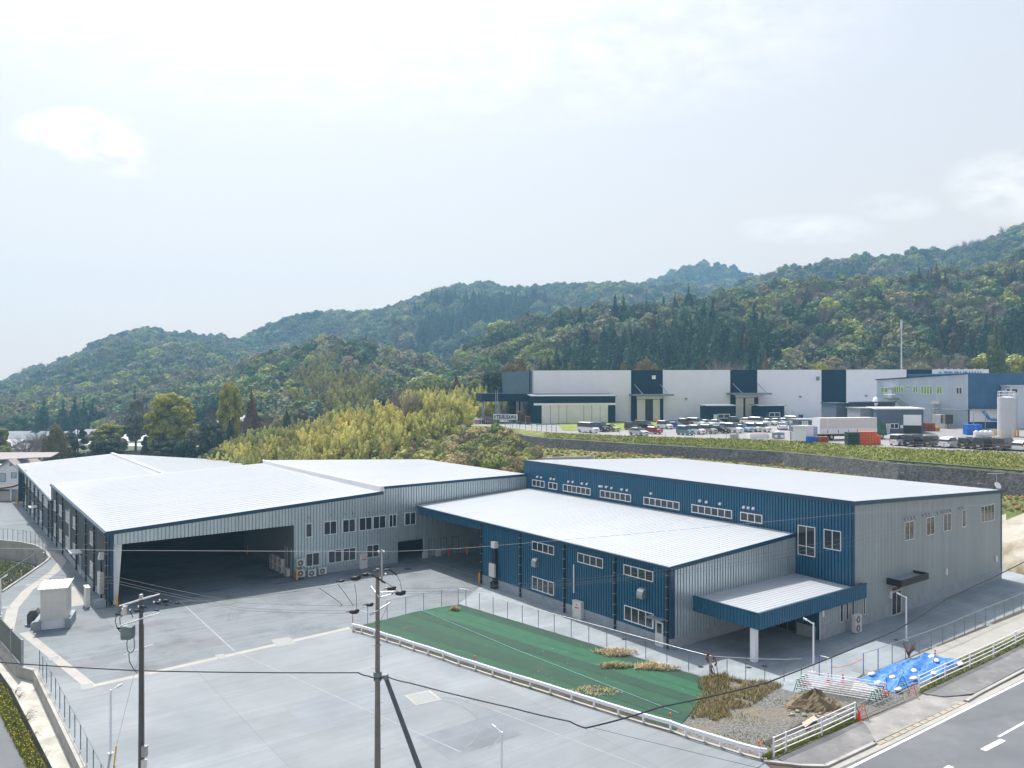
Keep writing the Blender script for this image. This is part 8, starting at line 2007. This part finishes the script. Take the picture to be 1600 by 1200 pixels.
def place(tb, px, d, s, label, group=None, rz=0.0, sz=None, zoff=0.0, z=None):
    o = tb if tb.name not in USED else copy_tree(tb); USED.add(tb.name)
    x, y = D(px, d); o.location = (x, y, (T1(px, d) if z is None else z) + zoff - .2); o.rotation_euler = (0, 0, rz); o.scale = (s, s, sz or s); o['label'] = label
    if group: o['group'] = group
    return o
def big_round(seed, R_, H, nb, z0): return round_crown(seed, R_, H, nb, z0)
def many(seed, R_, H, z0, n, s0=.16, s1=.28):
    """tall irregular crown of many clumps"""
    r = random.Random(seed); c = []
    for i in range(n):
        t = r.random(); a = r.uniform(0, 6.28); w = math.sin(math.pi * (t * .82 + .12)) ** .7; q = R_ * w * math.sqrt(r.uniform(.15, 1)) * .78
        s = R_ * r.uniform(s0, s1); c.append((q * math.cos(a), q * math.sin(a), z0 + H * t, s, s, s * .75))
    return c
T_olive = tree_proto('broadleaf_tree', 'x', 'tree', many(3, 6.0, 10, 5, 80, .14, .24), 12000, .20, ((.17, .19, .03), (.44, .42, .07)), 8, .5)
T_dark = tree_proto('broadleaf_tree', 'y', 'tree', many(4, 5.0, 10, 1.5, 70, .15, .26), 11000, .20, ((.028, .05, .025), (.10, .13, .07)), 6, .45)
T_grey = tree_proto('broadleaf_tree', 'z', 'tree', many(5, 5.0, 9, 3, 60, .14, .24), 9000, .17, ((.11, .12, .07), (.34, .33, .22)), 7, .4, jag=.35)
T_mid = tree_proto('broadleaf_tree', 'w', 'tree', round_crown(12, 4.5, 6, 14, 1.5), 6000, .17, ((.07, .11, .03), (.22, .25, .07)), 5, .35)
T_rust = tree_proto('conifer_tree', 'r', 'tree', cone_crown(31, 2.7, 12, .8, 9), 6000, .15, ((.08, .05, .03), (.27, .14, .07)), 10, .3, up=.1)
T_ced = tree_proto('conifer_tree', 'c', 'tree', cone_crown(32, 2.6, 12, .5, 9), 6000, .15, ((.04, .07, .03), (.14, .18, .05)), 10, .3, up=.1)
T_cedr = tree_proto('conifer_tree', 'd', 'tree', round_crown(33, 3.0, 8.5, 9, .4), 6000, .14, ((.09, .075, .02), (.26, .20, .06)), 8, .3, up=.15)
T_pine = tree_proto('pine_tree', 'p', 'tree', many(9, 3.4, 12, 3, 26, .20, .32), 3600, .15, ((.02, .04, .025), (.07, .10, .06)), 14, .28)
def bare_proto(seed, label):
    tb = thing('bare_tree', label, 'tree'); k = bare_mesh(seed, 5.0, 11, 150, .055); k.build('branches', M_barew, tb)
    k = MB(); k.cyl((0, 0, -.5), (0, 0, 4.5), .32, .2, 8); k.build('trunk', M_bark, tb); return tb
T_bare = bare_proto(21, 'b')
grp = 'trees between the rear roof and the village'
place(T_olive, 265, 205, 1.30, 'tallest olive green spreading tree above the rear warehouse roof', grp, .3, 1.45)
place(T_olive, 170, 235, 1.05, 'broad yellow olive tree left of the tall grove', grp, 2.0, .85)
place(T_dark, 165, 200, 1.05, 'big dark round tree in front of the yellow olive one', grp, .4, .92)
place(T_dark, 242, 212, .75, 'dark tree right of the white roofs', grp, 1.4, 1.1)
place(T_grey, 212, 240, .95, 'greyish pale topped tree between the olive trees', grp, .7, 1.25)
place(T_dark, 258, 196, 1.1, 'dark lower tree beneath the tallest olive crown', grp, 2.6, .95)
place(T_grey, 312, 198, .95, 'grey green twiggy tree right of the tallest olive tree', grp, 2.2, 1.2)
place(T_dark, 290, 194, .85, 'dark tree just right of the ridge end of the rear roof', grp, 5.0, .95)
place(T_olive, 359, 205, .62, 'slim olive tree on a dark ivy covered trunk', grp, 1.0, 1.30)
place(T_dark, 358, 204, .45, 'dark ivy column under the slim olive crown', grp, 1.0, .75)
place(T_rust, 393, 215, 1.15, 'tall rusty brown conifer beside the bamboo', grp, 0, 1.35)
place(T_dark, 330, 192, .8, 'dark green tree between the grey tree and the bamboo', grp, 3.2, .9)
place(T_mid, 300, 178, .82, 'small yellow brown tree just behind the roof edge', grp, 1, .82)
place(T_mid, 336, 172, .75, 'rounded green bush tree where the bamboo begins', grp, 2, .8)
place(T_mid, 150, 190, .62, 'low green tree below the thin pine', grp, 2.5, .6)
place(T_cedr, 90, 215, 1.35, 'brownish green round conifer behind the rear roof', grp, 0, 1.35)
place(T_dark, 107, 230, .55, 'narrow dark tree touching the brownish conifer', grp, 0, .9)
place(T_pine, 121, 212, .95, 'thin dark pine with gaps in its crown', grp, 0, .95)
place(T_bare, 44, 215, 1.25, 'wide leafless tree at the left in front of white roofs', grp, .3, 1.05)
place(T_bare, 62, 225, .95, 'second leafless tree right of the widest bare one', grp, 2.3, 1.1)
place(T_mid, 8, 205, .95, 'yellow green tree at the left edge above the house', grp, .5, 1.05)
place(T_olive, -4, 230, .72, 'olive tree cut by the left edge', grp, 2.2, .8)
place(T_mid, 26, 208, .7, 'low dark green shrub tree behind the white house roof', grp, 4, .6)
place(T_grey, 60, 212, .55, 'low greyish tree beneath the bare ones', grp, 4, .55)
place(T_bare, 345, 212, 1.0, 'leafless tree between the olive trees and the rusty conifer', grp, 1.1, 1.3)
place(T_bare, 372, 208, .85, 'leafless purple tree at the left of the rusty conifer', grp, 3, 1.1)
place(T_bare, 425, 200, .8, 'leafless tree right of the rusty conifer', grp, 5, .9)
place(T_dark, 410, 225, .95, 'dark bushy tree behind the left end of the bamboo', grp, 1, .9)
# single trees within and behind the bamboo
grp2 = 'single trees standing in the bamboo slope'
for i, (p, d, t, s, sz, lab) in enumerate(((448, 214, T_ced, .9, .9, 'dark pointed conifer above the left bamboo'), (505, 230, T_dark, .9, .8, 'dark round tree over the bamboo centre left'), (560, 224, T_rust, .8, .75, 'rusty conifer above the middle bamboo'), (605, 222, T_dark, 1.0, .95, 'dark olive tree behind the bamboo middle'), (655, 225, T_mid, 1.2, 1.15, 'green spreading tree behind the bamboo crest'), (713, 226, T_rust, 1.0, .9, 'brown conifer close to the terrace'), (688, 228, T_mid, 1.1, 1.1, 'olive tree left of the brown conifer'), (775, 232, T_dark, 1.1, 1.1, 'large dark tree left of the warehouse end'), (745, 234, T_mid, 1.25, 1.2, 'bright topped tree above the canopy'), (540, 236, T_ced, .8, .8, 'small conifer at the bamboo crest'), (632, 170, T_bare, 1.0, .95, 'leafless tree in the middle of the bamboo slope'), (400, 190, T_mid, .8, .7, 'round green tree at the left foot of the bamboo'), (470, 226, T_grey, .9, .9, 'grey topped tree at the bamboo rim'), (520, 190, T_mid, .8, .8, 'small dark crown poking from the bamboo'))):
    place(t, p, d, s, lab, grp2, i * 1.7, sz)
# rows right behind the warehouse
grp3 = 'row of trees directly behind the long warehouse'
zt0 = None
row = [(798, 240, T_cedr, 1.0, 'rusty round conifer'), (812, 243, T_cedr, 1.1, 'rusty round conifer'), (845, 243, T_ced, .85, 'olive conifer'), (856, 247, T_ced, .95, 'olive conifer'), (868, 244, T_ced, .9, 'olive conifer'), (880, 247, T_ced, .85, 'olive conifer'), (893, 244, T_ced, .9, 'olive conifer'), (906, 247, T_ced, .8, 'olive conifer'), (919, 244, T_mid, .8, 'grey green round tree'), (934, 246, T_mid, .7, 'grey green round tree'), (948, 244, T_mid, .75, 'grey green round tree'),
       (975, 244, T_cedr, .95, 'rusty round conifer'), (987, 247, T_cedr, .8, 'rusty round conifer'), (999, 243, T_cedr, 1.0, 'rusty round conifer'), (1012, 245, T_cedr, 1.05, 'rusty round conifer'), (1024, 243, T_cedr, .95, 'rusty round conifer'), (1036, 245, T_cedr, .85, 'rusty round conifer'), (1128, 246, T_bare, 1.0, 'leafless purple tree'), (1143, 247, T_bare, .9, 'leafless purple tree'), (1196, 246, T_rust, .9, 'brown thin conifer'), (1212, 244, T_mid, 1.05, 'grey green round tree'), (1236, 246, T_mid, .95, 'grey green round tree'), (1258, 247, T_mid, .95, 'olive round tree'), (1283, 246, T_olive, .65, 'yellow olive tree'), (1305, 247, T_bare, .95, 'leafless tree'), (1330, 246, T_mid, .85, 'olive round tree'), (1352, 247, T_bare, .9, 'leafless tree'), (1380, 250, T_dark, .8, 'dark round tree'), (1428, 250, T_bare, 1.1, 'leafless tree'), (1455, 252, T_mid, .95, 'greyish olive tree'), (1482, 250, T_bare, 1.1, 'leafless tree'), (1503, 252, T_grey, .9, 'straw coloured tree'), (1530, 254, T_olive, .7, 'olive tree'), (1556, 250, T_ced, 1.5, 'large dark conifer'), (1575, 256, T_mid, .9, 'pale green tree'), (1598, 252, T_olive, .7, 'yellow green tree')]
from collections import Counter
tot = Counter(q[4] for q in row); seen_ = Counter()
for i, (p, d, t, s, lab) in enumerate(row):
    seen_[lab] += 1
    L_ = lab + ' behind the long warehouse' + ('' if tot[lab] == 1 else ', ' + ORD[seen_[lab] - 1] + ' of its kind from the left')
    place(t, p, d + 6, s * 1.2, L_, grp3, i * 2.1, s * 1.5)
# ---- bamboo and scrub masses
def scatter_stuff(name, px0, px1, dfun, step, kinds, scf, tintf, seed, keepf=None):
    r = np.random.RandomState(seed); P_ = []
    for p in np.arange(px0, px1, step * FPX / 165):
        d0, d1 = dfun(p); d = d0
        while d < d1: P_.append((p + r.uniform(-.5, .5) * step * FPX / 165, d + r.uniform(-.5, .5) * step)); d += step
    P_ = np.array(P_); z = terrain(P_[:, 0], P_[:, 1]); x = (P_[:, 0] - 800) / FPX * P_[:, 1]
    kk = kinds(r, x, P_[:, 1], P_[:, 0]); s = scf(r, x, P_[:, 1], P_[:, 0]); t = tintf(r, x, P_[:, 1], kk)
    instancer(name, np.stack([x, P_[:, 1], z - .3], 1), [KI[int(q)] for q in kk], s, r.uniform(0, 6.28, len(x)), t); print(name, len(x))
def bam_d(p):
    fd = float(prof_at(p)[0]); ed = float(prof_at(p)[6])
    lo = np.interp(p, [330, 400, 600, 640, 700, 738, 750, 834], [160, 154, 146, 150, 160, 182, 201, 204]); hi = np.interp(p, [330, 500, 700, 760, 832], [200, 225, 235, 238, 240])
    return lo, hi
def bk(r, x, y, p): return 6 + r.randint(0, 2, len(x))
def bs(r, x, y, p): return r.uniform(.75, 1.1, len(x)) * np.interp(p, [330, 420, 520, 700, 760, 830], [.75, .85, .92, 1.0, .92, 1.0]) * (1 + .5 * (vnoise(x / 8, y / 8, 44) - .55)) * r.uniform(.78, 1.0, len(x))
def bt(r, x, y, k):
    nn = (vnoise(x / 17, y / 17, 45) * .6 + r.rand(len(x)) * .4)[:, None]; c = np.array([.74, .66, .22]) * nn + np.array([.30, .34, .12]) * (1 - nn); return c * r.uniform(.8, 1.3, (len(x), 1))
scatter_stuff('bamboo_grove', 332, 802, bam_d, 2.9, bk, bs, bt, 71)
def sc_d(p):
    return np.interp(p, [560, 640, 700, 760, 827, 850], [134, 126, 121, 121, 126, 126]), np.interp(p, [560, 640, 700, 760, 800, 827, 850], [146, 152, 160, 163, 160, 152, 148])
def sk(r, x, y, p): return np.where(r.rand(len(x)) < .28, 8 + r.randint(0, 2, len(x)), np.where(r.rand(len(x)) < .3, 6 + r.randint(0, 2, len(x)), r.randint(0, 4, len(x))))
def ss(r, x, y, p): return r.uniform(.22, .52, len(x)) * np.interp(p, [560, 700, 760, 827, 850], [1.3, 1.2, 1.0, .75, .5])
def st_(r, x, y, k):
    c = np.array([(.30, .33, .10), (.38, .32, .17), (.44, .44, .14), (.46, .38, .2), (.22, .27, .09)])[r.randint(0, 5, len(x))]; return c * r.uniform(.8, 1.2, (len(x), 1))
scatter_stuff('scrub', 560, 846, sc_d, 1.5, sk, ss, st_, 72)
# low growth on the bank below the lot and straw tufts below the stone wall
def b1(p): q = prof_at(p); return float(q[3]) + .8, float(q[6]) + .2
0 and scatter_stuff('bank_growth', 845, 1620, b1, .62, lambda r, x, y, p: r.randint(0, 4, len(x)), lambda r, x, y, p: r.uniform(.025, .06, len(x)), lambda r, x, y, k: np.array([(.28, .31, .05), (.34, .34, .07), (.22, .27, .045), (.36, .30, .12)])[r.randint(0, 4, len(x))] * r.uniform(.9, 1.3, (len(x), 1)), 73)
rb = random.Random(77); bp_ = []
for _ in range(9000):
    p = rb.uniform(850, 1640); q = prof_at(p); d = rb.uniform(float(q[3]) + .6, float(q[6]) + .3); x_, y_ = D(p, d); bp_.append((x_, y_, T1(p, d) if 0 else 0, p, d))
zz_ = terrain(np.array([q[3] for q in bp_]), np.array([q[4] for q in bp_]))
tag(blades('bank_grass', [(q[0], q[1], float(z)) for q, z in zip(bp_, zz_)], .06, .26, leafmat('bank_blades', [(.24, .29, .045), (.34, .36, .07), (.17, .23, .04), (.42, .36, .13), (.27, .32, .05)]), .06, 2, 1.6, seed=78), kind='stuff')
def b2(p): q = prof_at(p); return float(q[1]) - 1.5, float(q[3]) - 1.2
scatter_stuff('berm_growth', 835, 1620, b2, .72, lambda r, x, y, p: r.randint(0, 4, len(x)), lambda r, x, y, p: r.uniform(.03, .09, len(x)), lambda r, x, y, k: np.array([(.46, .36, .17), (.36, .31, .12), (.26, .28, .075), (.55, .40, .18)])[r.randint(0, 4, len(x))] * r.uniform(.85, 1.2, (len(x), 1)), 74)
# leafless trees on the right skyline
place(T_bare, 1512, 694, 1.4, 'leafless tree on the right skyline, first from the left', 'bare trees on the skyline'); place(T_bare, 1528, 694, 1.3, 'leafless tree on the right skyline, second from the left', 'bare trees on the skyline', 2); place(T_bare, 1550, 694, 1.2, 'leafless tree on the right skyline, third from the left', 'bare trees on the skyline', 3); place(T_bare, 1570, 694, 1.5, 'leafless tree on the right skyline, rightmost', 'bare trees on the skyline', 4)

# ================================================================ HAZE
hz_b = MB(); hz_b.box(-1300, 1300, -30, 1240, -4.4, 190)
hm = bpy.data.materials.new('haze'); hm.use_nodes = True; t = hm.node_tree
for n_ in list(t.nodes):
    if n_.type == 'BSDF_PRINCIPLED': t.nodes.remove(n_)
pv = t.nodes.new('ShaderNodeVolumePrincipled'); pv.inputs['Density'].default_value = .00042; pv.inputs['Color'].default_value = (.36, .70, 1.0, 1); pv.inputs['Anisotropy'].default_value = .35
o_ = [q for q in t.nodes if q.type == 'OUTPUT_MATERIAL'][0]; t.links.new(pv.outputs[0], o_.inputs['Volume'])
hz = hz_b.build('haze', hm); hz['kind'] = 'stuff'
